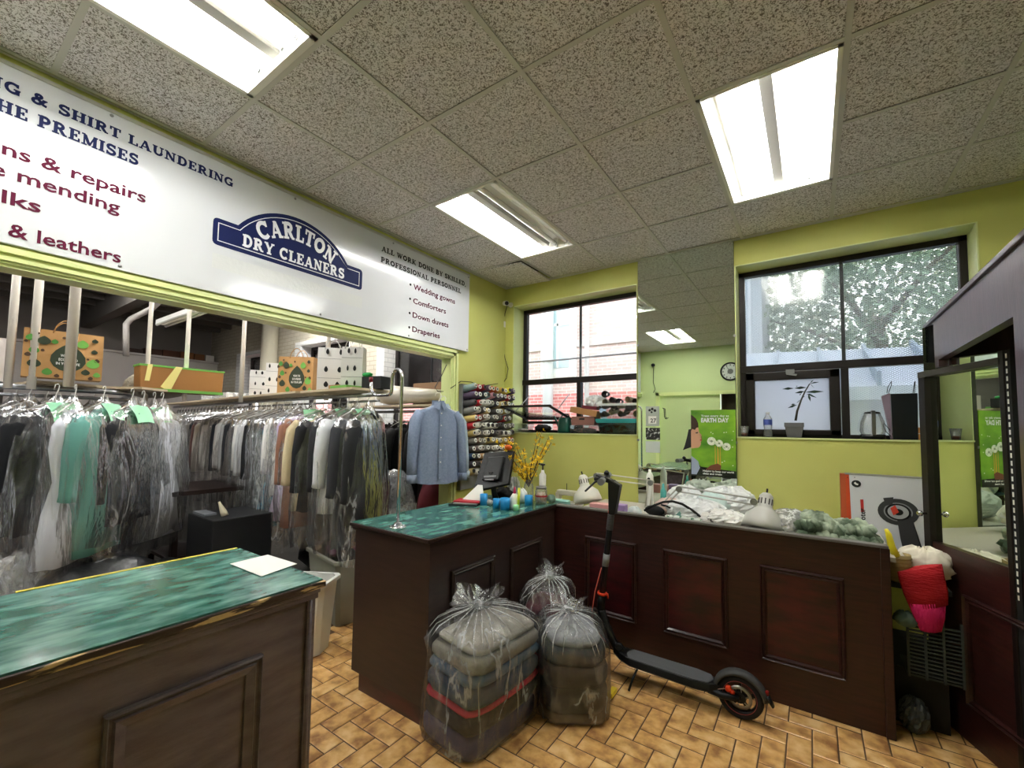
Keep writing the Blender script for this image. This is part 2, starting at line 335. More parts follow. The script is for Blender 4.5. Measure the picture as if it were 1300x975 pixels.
# ceiling tile with dark fissures
def tile_mat():
    m=mat('fissured_ceiling_tile','8f8a80',.85); t=NT(m); b=t.n['Principled BSDF']
    tc=t.node('ShaderNodeTexCoord'); oi=t.node('ShaderNodeObjectInfo'); cb=t.node('ShaderNodeCombineXYZ'); t.link(oi.outputs['Random'],cb.inputs[0])
    va=t.node('ShaderNodeVectorMath',operation='SCALE'); va.inputs['Scale'].default_value=17; t.link(cb.outputs[0],va.inputs[0])
    ad=t.node('ShaderNodeVectorMath',operation='ADD'); t.link(tc.outputs['Object'],ad.inputs[0]); t.link(va.outputs[0],ad.inputs[1])
    no=t.node('ShaderNodeTexNoise'); no.inputs['Scale'].default_value=95; no.inputs['Detail'].default_value=1.5; no.inputs['Distortion'].default_value=1.6; t.link(ad.outputs[0],no.inputs['Vector'])
    cr=t.node('ShaderNodeValToRGB'); e=cr.color_ramp.elements; e[0].position=.40; e[0].color=lin('827b79'); e[1].position=.5; e[1].color=lin('f0ecf2')
    t.link(no.outputs[0],cr.inputs[0]); t.link(cr.outputs[0],b.inputs['Base Color'])
    bp=t.node('ShaderNodeBump'); bp.inputs['Strength'].default_value=.6; bp.inputs['Distance'].default_value=.004; t.link(cr.outputs[0],bp.inputs['Height']); t.link(bp.outputs[0],b.inputs['Normal']); return m
CTILE = tile_mat()
GRID = mat('grey_tee_bar','cfcecb',.5)
def floor_mat():
    m=mat('tan_ceramic_tile','b98d5a',.3,bump=.12,bscale=40); t=NT(m); b=t.n['Principled BSDF']
    tc=t.node('ShaderNodeTexCoord'); oi=t.node('ShaderNodeObjectInfo')
    cb=t.node('ShaderNodeCombineXYZ'); t.link(oi.outputs['Random'],cb.inputs[0]); t.link(oi.outputs['Random'],cb.inputs[2])
    va=t.node('ShaderNodeVectorMath',operation='SCALE'); va.inputs['Scale'].default_value=40; t.link(cb.outputs[0],va.inputs[0])
    ad=t.node('ShaderNodeVectorMath',operation='ADD'); t.link(tc.outputs['Object'],ad.inputs[0]); t.link(va.outputs[0],ad.inputs[1])
    no=t.node('ShaderNodeTexNoise'); no.inputs['Scale'].default_value=11; no.inputs['Detail'].default_value=6; t.link(ad.outputs[0],no.inputs['Vector'])
    cr=t.node('ShaderNodeValToRGB'); e=cr.color_ramp.elements; e[0].position=.33; e[0].color=lin('9a6a3c'); e[1].position=.66; e[1].color=lin('e8c48a')
    x=e.new(.5); x.color=lin('d4a464')
    t.link(no.outputs[0],cr.inputs[0]); t.link(cr.outputs[0],b.inputs['Base Color']); return m
FTILE = floor_mat(); GROUT = mat('brown_grout','5e4630',.85)
def brick_mat(name, c1, c2, mo, scale=1, bumps=.6, bw=.2, bh=.068, rot=None, rough=.8):
    m=mat(name,c1,rough); t=NT(m); b=t.n['Principled BSDF']; tc=t.node('ShaderNodeTexCoord'); mp=t.node('ShaderNodeMapping'); t.link(tc.outputs['Object'],mp.inputs[0])
    sx=t.node('ShaderNodeSeparateXYZ'); cb=t.node('ShaderNodeCombineXYZ'); t.link(mp.outputs[0],sx.inputs[0])
    s1=t.node('ShaderNodeMath',operation='ADD'); t.link(sx.outputs[0],s1.inputs[0]); t.link(sx.outputs[1],s1.inputs[1]); t.link(s1.outputs[0],cb.inputs[0]); t.link(sx.outputs[2],cb.inputs[1])
    br=t.node('ShaderNodeTexBrick'); br.inputs['Scale'].default_value=scale; br.inputs['Brick Width'].default_value=bw; br.inputs['Row Height'].default_value=bh; br.inputs['Mortar Size'].default_value=.006
    br.inputs['Color1'].default_value=lin(c1); br.inputs['Color2'].default_value=lin(c2); br.inputs['Mortar'].default_value=lin(mo); t.link(cb.outputs[0],br.inputs['Vector'])
    t.link(br.outputs['Color'],b.inputs['Base Color']); bp=t.node('ShaderNodeBump'); bp.invert=True; bp.inputs['Strength'].default_value=bumps; bp.inputs['Distance'].default_value=.006; t.link(br.outputs['Fac'],bp.inputs['Height']); t.link(bp.outputs[0],b.inputs['Normal']); return m
PBRICK = brick_mat('painted_brick_wall','bdb6a4','b5ad9b','a39b89')
PBRICKW = brick_mat('white_painted_brick','e2e2e0','dcdcda','c4c4c4')
XBRICK = brick_mat('outside_buff_brick','d9c6bf','c9b3ac','e6e2de'); XBRICKR = brick_mat('outside_red_brick','d08a86','c87f7a','e0d2cc')

# ================================================================= structure
XL, YB, YF, XR, ZC = -2.93, 4.04, -.9, 2.3, 3.238     # left partition, back wall, front wall, right wall, ceiling
XF, ZR = -11.2, 3.73                                   # far end and ceiling of the workroom behind the opening
# floor slab and herringbone tiles
b=MB(); b.box((XF-.2,-1.6,-.1),(XR+.2,YB+.3,-.004)); FLOOR=struct(b,'floor',GROUT)
TW=.109; X0=-.686; Y0=2.165
def tmesh(w,d,n):
    g=.0035; m=MB(); x=w-2*g; y=d-2*g; c=.004
    m.rings([[(g,g,-.008),(g+x,g,-.008),(g+x,g+y,-.008),(g,g+y,-.008)],[(g,g,-.0025),(g+x,g,-.0025),(g+x,g+y,-.0025),(g,g+y,-.0025)],[(g+c,g+c,0),(g+x-c,g+c,0),(g+x-c,g+y-c,0),(g+c,g+y-c,0)]],(False,True),smooth=False)
    return m
tl=[]
for j in range(-34,18):
    for i in range(-26,28):
        k=(i-(j+2))%4
        if k==0: tl.append((i,j,0))
        elif k==3: tl.append((i,j,1))
protoH=tmesh(2*TW,TW,0).build('floor_tile',FTILE,FLOOR,world=False); protoV=tmesh(TW,2*TW,0).build('floor_tile',FTILE,FLOOR,world=False)
fl=wpos(FLOOR); tl2=[]; used=[0,0]
far=MB()
def vis(x,y):
    if x>.45 or y>3.1 or y<1.15 or x<-3.25: return False
    if x<-1.72 and (y>1.72 or y<1.0): return x<-2.5 and y>1.0 and y<2.3
    d=Vector((x,y,-EYE)); 
    v=CY-FPX*d.dot(_U)/d.dot(_f); return v<985
for i,j,k in tl:
    x=X0+TW*i; y=Y0+TW*j
    if x<XL-.35 or x>XR or y<YF or y>YB+.02: continue
    if x<XL-.35: continue
    tl2.append((0 if vis(x+TW*.7,y+TW*.7) else 1,x,y,k))
tl2.sort(key=lambda q:q[0]); cnt=0
for q,x,y,k in tl2:
    if q==0 and cnt<300:
        p=(protoH,protoV)[k]
        o=p if not used[k] else p.copy()
        if used[k]: COL.objects.link(o); o.parent=FLOOR
        used[k]=1; o.location=(x-fl.x,y-fl.y,-fl.z+random.uniform(-.0006,.0006)); cnt+=1
    else:
        w_,d_=(2*TW,TW) if k==0 else (TW,2*TW); g=.0035
        far.add([(x+g,y+g,-.001),(x+w_-g,y+g,-.001),(x+w_-g,y+d_-g,-.001),(x+g,y+d_-g,-.001)],[(0,1,2,3)],False)
o=far.build('floor_tiles',FTILE,FLOOR); o['kind']='stuff'
m=mat('grey_floor_mat','4c5054',.8,bump=.5,bscale=120)
b=MB(); b.box((-4.2,1.0,0),(-3.40,3.6,.006)); b.build('workroom_floor_mat',m,FLOOR); b=MB(); b.box((XF,-1.5,0),(-4.2,YB,.005)); b.build('workroom_floor_covering',cmat('26231f',.85),FLOOR)
# ceiling: slab, tee bars, tiles
b=MB(); b.box((XL-.1,YF-.1,ZC+.13),(XR+.1,YB+.1,ZC+.2)); CEIL=struct(b,'ceiling',mat('plenum_dark','3a3632',.9))
GX=-1.672; GY=1.56; GS=.61; BW=.024
troffers=[(-1,-3),(-1,1),(2,1)]   # (column,row) of the near-left cell; each covers two rows
cells=set()
for c,r in troffers: cells|={(c,r),(c,r+1)}
cl=wpos(CEIL)
def ctile(x0,x1,y0,y1):
    m=MB(); m.box((x0,y0,0),(x1,y1,.015)); return m
full=None
for i in range(-3,8):
    for j in range(-5,6):
        x0=max(GX+GS*i+BW/2,XL+.005); x1=min(GX+GS*(i+1)-BW/2,XR); y0=max(GY+GS*j+BW/2,YF); y1=min(GY+GS*(j+1)-BW/2,YB)
        if x1-x0<.03 or y1-y0<.03: continue
        if (i,j) in cells: continue
        fs=abs(x1-x0-(GS-BW))<1e-4 and abs(y1-y0-(GS-BW))<1e-4
        L=(x0-cl.x,y0-cl.y,ZC+.004-cl.z+random.uniform(0,.002))
        if fs and full is not None: o=full.copy(); COL.objects.link(o); o.location=L
        else:
            o=ctile(0,x1-x0,0,y1-y0).build('ceiling_tile',CTILE,CEIL,world=False); o.location=L
            if fs: full=o
        if i==-2 and j==3: o.rotation_euler=(R(0),R(3.2),0)   # corner tile sags, dark gap behind
for i in range(-2,8):
    x=GX+GS*i
    if x<XR: b=MB(); b.box((x-BW/2,YF,ZC),(x+BW/2,YB,ZC+.003)); b.box((x-.001,YF,ZC+.003),(x+.001,YB,ZC+.035)); b.build('tee_bar',GRID,CEIL)
for j in range(-4,5):
    y=GY+GS*j
    for i in range(-3,8):
        if (i,j) in cells and (i,j-1) in cells: continue
        xa=max(XL,GX+GS*i+BW/2); xb=min(XR,GX+GS*(i+1)-BW/2)
        if xb-xa>.03: b=MB(); b.box((xa,y-BW/2,ZC),(xb,y+BW/2,ZC+.003)); b.build('cross_bar',GRID,CEIL)
b=MB(); b.box((XL,YB-.02,ZC-.001),(XR,YB,ZC+.003)); b.box((XL,YF,ZC-.001),(XL+.018,YB,ZC+.003)); b.build('wall_angle',GRID,CEIL)
# back wall with window openings (both rooms)
WZ0,WZ1=1.56,3.02; WIN=[(-.516,.936),(-2.816,-1.36)]; RWIN=[(-5.116,-3.66),(-7.416,-5.96),(-9.716,-8.26)]
def wall_with_holes(holes,xa,xb,z1,y0=YB,th=.34):
    b=MB(); hs=sorted(holes); x=xa
    for a,c in hs:
        b.box((x,y0,0),(a,y0+th,z1)); b.box((a,y0,0),(c,y0+th,WZ0)); b.box((a,y0,WZ1),(c,y0+th,z1)); x=c
    b.box((x,y0,0),(xb,y0+th,z1)); return b
struct(wall_with_holes(WIN,XL,XR+.1,ZC+.2),'wall_back',GREEN)
struct(wall_with_holes(RWIN,XF-.2,XL-.1,ZR+.1),'wall_workroom_back',PBRICK)
for a,c in RWIN:   # white painted reveals
    b=MB(); b.box((a,YB-.004,WZ0),(a+.012,YB+.26,WZ1+.004)); b.box((c-.012,YB-.004,WZ0),(c,YB+.26,WZ1)); b.box((a,YB-.004,WZ1-.012),(c,YB+.26,WZ1)); b.box((a-.16,YB-.006,WZ0-.1),(a,YB,WZ1+.06)); b.box((a,YB-.006,WZ1),(c,YB,WZ1+.06))
    struct(b,'trim_window_reveal',PBRICKW)
# thin pale green boards lining the front-room reveals
for a,c in WIN:
    b=MB(); b.box((a,YB-.003,WZ0),(a+.008,YB+.22,WZ1)); b.box((c-.008,YB-.003,WZ0),(c,YB+.22,WZ1)); b.box((a,YB-.003,WZ1-.008),(c,YB+.22,WZ1)); b.box((a,YB-.01,WZ0-.012),(c,YB+.22,WZ0))
    struct(b,'trim_sill_and_reveal',GREENT)
def window(idx,a,c,hopper,mesh=False):
    y=YB+.2; yb=y+.06; t=.045; zt=2.115
    b=MB(); b.box((a+.008,y,WZ0),(a+.008+t,yb,WZ1-.008)); b.box((c-.008-t,y,WZ0),(c-.008,yb,WZ1-.008)); b.box((a,y,WZ1-.008-t),(c,yb,WZ1-.008)); b.box((a,y,WZ0),(c,yb,WZ0+.03)); b.box((a,y-.01,zt),(c,yb,zt+.06))
    b.box(((a+c)/2-.025+.012,y-.005,WZ0),((a+c)/2+.025+.012,yb,zt))
    W=struct(b,'window_%d'%idx,DBRONZE,bev=.004)
    mx=(a+c)/2+.012
    g=MB(); g.box((a+.05,y+.03,zt+.06),(c-.05,y+.034,WZ1-.05)); g.build('pane',GLASS,W)
    g=MB(); g.box((mx+.02,y+.03,WZ0+.03),(c-.05,y+.034,zt)); g.build('pane',GLASS,W)
    g=MB(); g.box((mx-.012,y+.034,zt+.06),(mx+.012,y+.05,WZ1-.05)); g.build('glazing_bar',cmat('55595c',.5),W)
    if hopper=='shut':
        s=MB(); x0,x1,z0,z1=a+.05,mx-.03,WZ0+.02,zt-.005
        s.box((x0,y-.02,z0),(x0+.07,y+.02,z1)); s.box((x1-.07,y-.02,z0),(x1,y+.02,z1)); s.box((x0,y-.02,z0),(x1,y+.02,z0+.045)); s.box((x0,y-.02,z1-.07),(x1,y+.02,z1))
        s=s.build('hopper_sash',DBRONZE,W,bev=.006)
        g=MB(); g.box((x0+.06,y,z0+.04),(x1-.06,y+.004,z1-.06)); g.build('frosted_pane',frosted('frosted_glass'),s)
        h=MB(); cx=(x0+x1)/2; h.box((cx-.03,y-.032,z1-.02),(cx+.03,y-.018,z1+.012)); h.obox((cx+.01,y-.04,z1-.03),(.07,0,-.015),(0,.012,0),(.003,0,.014)); h.build('latch',STEEL,s)
    else:   # opening on the left with an inward-tilted sash
        s=MB(); s.box((a+.05,y,WZ0+.1),(mx-.02,yb,WZ0+.13)); s.build('hopper_stop',DBRONZE,W)
    if mesh:
        mm=bpy.data.materials.new('expanded_metal'); mm.use_nodes=True; t=NT(mm); t.n.clear(); out=t.node('ShaderNodeOutputMaterial')
        tc=t.node('ShaderNodeTexCoord'); sx=t.node('ShaderNodeSeparateXYZ'); t.link(tc.outputs['Object'],sx.inputs[0])
        res=[]
        for sg in (1,-1):
            a1=t.node('ShaderNodeMath',operation='MULTIPLY_ADD'); a1.inputs[1].default_value=sg*1.0; t.link(sx.outputs[0],a1.inputs[0])
            a2=t.node('ShaderNodeMath',operation='MULTIPLY'); a2.inputs[1].default_value=1.75; t.link(sx.outputs[2],a2.inputs[0]); t.link(a2.outputs[0],a1.inputs[2])
            a3=t.node('ShaderNodeMath',operation='MULTIPLY'); a3.inputs[1].default_value=2*pi/.026/1.0; t.link(a1.outputs[0],a3.inputs[0])
            a4=t.node('ShaderNodeMath',operation='COSINE'); t.link(a3.outputs[0],a4.inputs[0]); a5=t.node('ShaderNodeMath',operation='GREATER_THAN'); a5.inputs[1].default_value=.42; t.link(a4.outputs[0],a5.inputs[0]); res.append(a5)
        mx_=t.node('ShaderNodeMath',operation='MAXIMUM'); t.link(res[0].outputs[0],mx_.inputs[0]); t.link(res[1].outputs[0],mx_.inputs[1])
        tr=t.node('ShaderNodeBsdfTransparent'); df=t.node('ShaderNodeBsdfDiffuse'); df.inputs[0].default_value=lin('d6dee8'); ms=t.node('ShaderNodeMixShader')
        t.link(mx_.outputs[0],ms.inputs[0]); t.link(tr.outputs[0],ms.inputs[1]); t.link(df.outputs[0],ms.inputs[2]); t.link(ms.outputs[0],out.inputs[0])
        g=MB(); g.box((a,YB+.33,WZ0),(c,YB+.332,WZ1)); o=g.build('security_mesh',mm,W); 
    return W
window(1,*WIN[0],'shut',mesh=True)
w2=window(2,*WIN[1],'open')
for k,(a,c) in enumerate(RWIN): window(3+k,a,c,'open2')
# open hopper sash of window 2, hinged at the bottom and tilted into the room
HX0,HX1=-2.74,-2.16; hz=WZ0+.15; sash=MB(); fx=Vector((1,0,0)); hd=Vector((0,-.50,.125)); hn=fx.cross(hd).normalized()*.018
hc=Vector(((HX0+HX1)/2,YB+.2,hz))
for side in (0,1):
    sash.obox(hc+Vector(((HX1-HX0)/2*(1 if side else -1),0,0))+hd/2,(.032,0,0),hd,hn)
sash.obox(hc+hd,(HX1-HX0+.05,0,0),hd.normalized()*.032,hn); sash.obox(hc+hd*.04,(HX1-HX0+.05,0,0),hd.normalized()*.032,hn)
so=sash.build('hopper_sash',DBRONZE,w2,bev=.004); so['label']='open bronze sash tilted into the room'
g=MB(); g.obox(hc+hd/2,(HX1-HX0,0,0),hd,hn*.12); tp=glassy('thin_clear_pane','ffffff',.05,0.0); tp.node_tree.nodes['Fresnel'].inputs[0].default_value=1.03; g.build('pane',tp,so)
g=MB(); g.tube([(HX0+.03,YB+.2,hz+.28),(HX0+.03,YB-.1,hz+.075)],.006,6); g.tube([(HX1-.03,YB+.2,hz+.28),(HX1-.03,YB-.1,hz+.075)],.006,6); g.build('stay_arm',STEEL,so)
# left partition: header above the opening, pier right of it
OY0,OY1,OZ=-.9,3.135,2.30
b=MB(); b.box((XL-.12,YF,OZ),(XL,YB,ZC+.1)); b.box((XL-.12,OY1,0),(XL,YB,OZ)); struct(b,'wall_left',GREEN)
def trimrun(x,zs):   # moulded architrave profile round the opening
    b=MB()
    for d,o_,h0,h1 in ((.012,0,0,.075),(.022,.004,.012,.03),(.03,.0,.045,.072)):
        b.box((x,OY0,OZ+h0),(x+d,OY1+h1,OZ+h1)); b.box((x,OY1+h0,0),(x+d,OY1+h1,OZ+h1))
    b.box((x-.122,OY1-.012,0),(x+.002,OY1,OZ)); b.box((x-.122,OY0,OZ-.014),(x+.002,OY1,OZ))
    return b
struct(trimrun(XL,0),'trim_opening',GREENT)
# front and right walls (seen in the mirrors)
DX0,DX1,DZ=-2.62,-1.0,2.38
b=MB(); b.box((XL-.1,YF-.12,0),(DX0,YF,ZC+.1)); b.box((DX1,YF-.12,0),(XR,YF,ZC+.1)); b.box((DX0,YF-.12,DZ),(DX1,YF,ZC+.1)); struct(b,'wall_front',GREENW)
b=MB(); b.box((XR,YF-.1,0),(XR+.1,YB,ZC+.1)); struct(b,'wall_right',GREENW)
b=MB(); b.box((DX0+.06,YF-.09,0),(-1.42,YF-.05,DZ-.06)); d=struct(b,'door_1',GREENW)
b=MB(); b.lathe([(.012,0),(.012,.03),(.03,.035),(.03,.06),(.01,.07)],(-1.5,YF-.05,1.0),(0,1,0)); b.build('door_knob',STEEL,d)
b=MB(); b.box((DX0,YF-.02,0),(DX0+.07,YF+.015,DZ)); b.box((DX0,YF-.02,DZ-.07),(DX1,YF+.015,DZ)); b.box((DX1-.07,YF-.02,0),(DX1,YF+.015,DZ)); struct(b,'trim_door_casing',GREENT)
b=MB(); b.box((-1.42,YF-.6,0),(DX1,YF-.58,DZ)); b.box((-1.42,YF-.6,0),(-1.4,YF-.12,DZ)); b.box((DX1-.02,YF-.6,0),(DX1,YF-.12,DZ));b.box((-1.42,YF-.6,DZ),(DX1,YF-.12,DZ+.02)); struct(b,'wall_closet',cmat('6e675c',.8))
# workroom shell
RC=mat('workroom_ceiling_grey','5f5953',.9,bump=.4,bscale=5)
b=MB(); b.box((XF-.2,-1.6,ZR),(XL-.12,YB+.2,ZR+.1)); rc=struct(b,'ceiling_workroom',RC)
for k in range(14):
    b=MB(); x=-10.8+k*.55; b.box((x,-1.5,ZR-.09),(x+.05,YB,ZR)); b.build('ceiling_joist',RC,rc)
b=MB(); b.box((XF-.2,-1.6,0),(XF,YB,ZR)); struct(b,'wall_workroom_far',mat('grey_brown_paint','77706a',.8,bump=.2,bscale=8))
b=MB(); b.box((XF,-1.7,0),(XL-.12,-1.5,ZR)); struct(b,'wall_workroom_front',MATS['grey_brown_paint'])
b=MB(); b.box((XF,1.0,0),(XF+.4,YB,2.93)); b.box((XF,1.0,2.93),(XF+.45,YB,2.97)); struct(b,'wall_ledge',cmat('b5aea8',.7))
b=MB(); b.box((XL-.122,YF,OZ),(XL-.12,OY1,ZR)); struct(b,'wall_left_rear_face',MATS['grey_brown_paint'])
b=MB(); b.lathe([(.14,0),(.14,ZR-.01)],(-8.22,3.9,.005),n=16); struct(b,'trim_round_column',cmat('c4bda8',.6))
# header beam seen in the workroom
b=MB(); b.box((XF,1.9,ZR-.35),(XL-.13,2.05,ZR)); struct(b,'trim_ceiling_beam',RC)
# ================================================================= ceiling lights
TUBEON=bpy.data.materials.new('lit_tube'); TUBEON.use_nodes=True; bs=TUBEON.node_tree.nodes['Principled BSDF']; bs.inputs['Emission Color'].default_value=(.98,.98,.97,1); bs.inputs['Emission Strength'].default_value=TUBE
TUBEOFF=mat('unlit_tube','dcdad2',.25); ENAM=mat('white_enamel','efeee8',.35); ENAMG=mat('dusty_grey_enamel','a9a7a0',.4)
def troffer(ci,ri,lit,label):
    x0=GX+GS*ci+BW/2; x1=GX+GS*(ci+1)-BW/2; y0=GY+GS*ri+BW/2; y1=GY+GS*(ri+2)-BW/2
    L=thing('ceiling_light',((x0+x1)/2,(y0+y1)/2,ZC-.002),label,'ceiling light','fluorescent troffers in the drop ceiling')
    b=MB(); d=.1
    b.box((x0,y0,ZC+d),(x1,y1,ZC+d+.004))
    b.add([(x0,y0,ZC),(x0+.03,y0,ZC+d),(x0+.03,y1,ZC+d),(x0,y1,ZC)],[(0,1,2,3)]); b.add([(x1,y0,ZC),(x1-.03,y0,ZC+d),(x1-.03,y1,ZC+d),(x1,y1,ZC)],[(3,2,1,0)])
    b.box((x0,y0,ZC),(x1,y0+.004,ZC+d)); b.box((x0,y1-.004,ZC),(x1,y1,ZC+d))
    b.build('reflector',ENAM,L)
    b=MB(); 
    for a,c,e,f in ((x0,x0+.02,y0,y1),(x1-.02,x1,y0,y1),(x0,x1,y0,y0+.02),(x0,x1,y1-.03,y1)): b.box((a,e,ZC-.003),(c,f,ZC+.004))
    b.build('frame',ENAM,L)
    cx=(x0+x1)/2; b=MB(); b.prism([(cx-.045,y0+.03,ZC+d),(cx-.028,y0+.03,ZC+.045),(cx+.028,y0+.03,ZC+.045),(cx+.045,y0+.03,ZC+d)],(0,1,0),y1-y0-.06); b.build('ballast_cover',ENAMG,L)
    for k,(t,on) in enumerate(lit):
        tx=x0+t*(x1-x0); tz=ZC+.05
        b=MB(); b.cyl((tx,y0+.045,tz),(tx,y1-.045,tz),.019,8); tb=b.build('tube',TUBEON if on else TUBEOFF,L)
        b=MB(); b.cyl((tx,y0+.03,tz),(tx,y0+.046,tz),.0195,8); b.build('tube_cap',STEEL,tb); b=MB(); b.cyl((tx,y1-.046,tz),(tx,y1-.03,tz),.0195,8); b.build('tube_cap',STEEL,tb)
        b=MB(); b.box((tx-.014,y1-.03,ZC+.02),(tx+.014,y1-.008,ZC+d)); b.build('lamp_holder',ENAM,L); b=MB(); b.box((tx-.014,y0+.008,ZC+.02),(tx+.014,y0+.03,ZC+d)); b.build('lamp_holder',ENAM,L)
    return L
troffer(-1,-3,[(.25,1),(.62,0),(.8,1)],'fluorescent troffer at top left right above the end of the white sign')
troffer(-1,1,[(.25,1),(.66,0),(.85,0)],'smallest fluorescent troffer, lit on its left half with its right half dark')
troffer(2,1,[(.13,0),(.36,1),(.8,1)],'fluorescent troffer nearest the right window, both halves lit')
# ================================================================= sign on the header
SX=XL+.03; SY0,SY1,SZ0,SZ1=-.8,3.35,2.385,3.185
SIGN=thing('sign_board',(SX,1.3,SZ0),'long glossy white sign board hung on the header above the opening','sign')
WSIGN=mat('glossy_white_sign','d2d4d8',.14,spec=.5); NAVY=mat('navy_sign_print','16204f',.55,spec=.2); MAROON=mat('maroon_sign_print','5a1230',.6,spec=.15)
b=MB(); b.box((SX-.02,SY0,SZ0),(SX,SY1,SZ1)); b.build('board',WSIGN,SIGN,bev=.002)
b=MB(); b.box((SX-.022,SY0,SZ1-.006),(SX+.006,SY1,SZ1+.012)); b.build('top_rail',cmat('b9b8b0',.4),SIGN)
fs=Frame((SX,0,0),(0,1,0),(0,0,1))
for y_,z_ in ((.55,3.165),(1.5,3.165),(2.35,3.165),(3.33,3.165),(.62,2.405),(1.72,2.405),(2.55,2.405),(3.33,2.405)):
    b=MB(); b.lathe([(.008,0),(.008,.003),(.004,.005)],(SX,y_,z_),(1,0,0),10); b.build('screw',STEEL,SIGN)
slabtext(fs,'ING & SHIRT LAUNDERING',1.115,3.06,.05,1.0,NAVY,SIGN,align='R')
slabtext(fs,'THE PREMISES',.665,2.96,.056,.53,NAVY,SIGN,align='R')
sans(fs,'ations & repairs',.705,2.775,.058,m=MAROON,parent=SIGN,bold=.018,align='R',width=.66)
sans(fs,'ple mending',.605,2.675,.058,m=MAROON,parent=SIGN,bold=.015,align='R',width=.50)
sans(fs,'silks',.335,2.56,.058,m=MAROON,parent=SIGN,bold=.018,align='R',width=.19)
sans(fs,'des & leathers',.622,2.42,.058,m=MAROON,parent=SIGN,bold=.018,align='R',width=.53)
# logo plaque
LY0,LY1,LZ0=1.02,2.055,2.672; LW=LY1-LY0; SH=.165
def logo_outline(ins,n=22):
    a0=LW*.13+ins*.4; pts=[(ins,ins),(LW-ins,ins),(LW-ins,SH-ins)]
    x1=LW-a0; x0=a0; top=.365-ins; base=SH-ins; h=top-base; hw=(x1-x0)/2; r=(hw*hw+h*h)/(2*h); cy=top-r; cx=LW/2
    ta=math.asin(hw/r)
    for i in range(n+1):
        t=ta-2*ta*i/n; pts.append((cx+r*sin(t),cy+r*cos(t)))
    pts.append((ins,SH-ins)); return pts
def rnd_outline(pts,rad):
    out=[]; k=len(pts)
    for i,(x,y) in enumerate(pts):
        if i in (0,1,2,k-1):
            p=pts[i-1]; q=pts[(i+1)%k]
            for j in range(5):
                t=j/4; a=(x+(p[0]-x)*rad/math.hypot(p[0]-x,p[1]-y),y+(p[1]-y)*rad/math.hypot(p[0]-x,p[1]-y)); c=(x+(q[0]-x)*rad/math.hypot(q[0]-x,q[1]-y),y+(q[1]-y)*rad/math.hypot(q[0]-x,q[1]-y))
                out.append(((1-t)**2*a[0]+2*t*(1-t)*x+t*t*c[0],(1-t)**2*a[1]+2*t*(1-t)*y+t*t*c[1]))
        else: out.append((x,y))
    return out
fl2=Frame((SX,LY0,LZ0),(0,1,0),(0,0,1))
def fan(fr,pts,k):
    m=MB(); bm=bmesh.new(); vs=[bm.verts.new(fr.p(a,c,k)) for a,c in pts]; f=bm.faces.new(vs); bmesh.ops.triangulate(bm,faces=[f])
    bm.verts.index_update(); m.add([v.co[:] for v in bm.verts],[[v.index for v in f.verts] for f in bm.faces],False); bm.free(); return m
SIGNW=mat('white_sign_print','e9e9ec',.3)
fan(fl2,rnd_outline(logo_outline(0),.03),1).build('logo_plaque',NAVY,SIGN)
fan(fl2,logo_outline(.026),2).build('logo_border',SIGNW,SIGN)
fan(fl2,logo_outline(.031),3).build('logo_field',NAVY,SIGN)
slabtext(fl2,'DRY CLEANERS',LW*.155,.045,.075,LW*.69,SIGNW,SIGN,k=4)
def warp(t,s):
    tt=(t-.5)*2; cx=LW/2; x=cx+tt*.275*(1+.09*(s-.5)*2); arch=-.085*tt*tt
    return (x, .203+arch+s*(.112-.014*abs(tt)))
slabtext(fl2,'CARLTON',0,0,1,1.0,SIGNW,SIGN,k=4,warp=warp)
b=fan(Frame((SX,LY0+.005,2.53),(0,1,0),(0,0,1)),[(0,0),(1.035,0),(1.035,.09),(0,.09)],1); b.build('patched_strip',mat('patch_white','d4d6d6',.2,bump=.6,bscale=40),SIGN)
slabtext(fs,'ALL WORK DONE BY SKILLED,',3.29,3.055,.045,1.06,BLACKM,SIGN,align='R')
slabtext(fs,'PROFESSIONAL PERSONNEL',3.215,2.962,.045,.99,BLACKM,SIGN,align='R')
for k,(t_,wd) in enumerate((('Wedding gowns',.545),('Comforters',.42),('Down duvets',.46),('Draperies',.345))):
    z_=2.833-.128*k; sans(fs,t_,2.585,z_,.048,m=MAROON,parent=SIGN,width=wd,bold=.015)
    ell(fs,2.55,z_+.03,.011,.011,2,10).build('bullet',BLACKM,SIGN)
# ================================================================= counters
def mould(p,xd,yd,w_,h_,n,wd=.035,dp=.016):
    """picture-frame moulding, p = lower left corner"""
    b=MB(); p=Vector(p); xd=Vector(xd); yd=Vector(yd); n=Vector(n)
    def ring(o,h): return [p+xd*o+yd*o+n*h, p+xd*(w_-o)+yd*o+n*h, p+xd*(w_-o)+yd*(h_-o)+n*h, p+xd*o+yd*(h_-o)+n*h]
    prof=[(0,0),(0,dp),(.006,dp+.004),(.012,dp*.6),(.018,dp*.6),(.024,dp),(wd,dp*.5),(wd,0)]
    rs=[ring(o,h) for o,h in prof]
    b.rings(rs,(False,False),smooth=False); return b
def counter(name,label,x0,x1,y0,y1,wood,top,mlist,toe=None,worn=False):
    c=thing(name,((x0+x1)/2,(y0+y1)/2,0),label,'counter')
    b=MB(); ov=.018
    if toe: b.box((x0+.0,y0+ov+.0,toe),(x1-ov,y1,.955)); b.box((x0+.05,y0+ov+.05*0,.0),(x1-ov-.0,y1,toe))
    else: b.box((x0+ov,y0,0),(x1-ov,y1-ov,.955))
    b.build('body',wood,c)
    return c
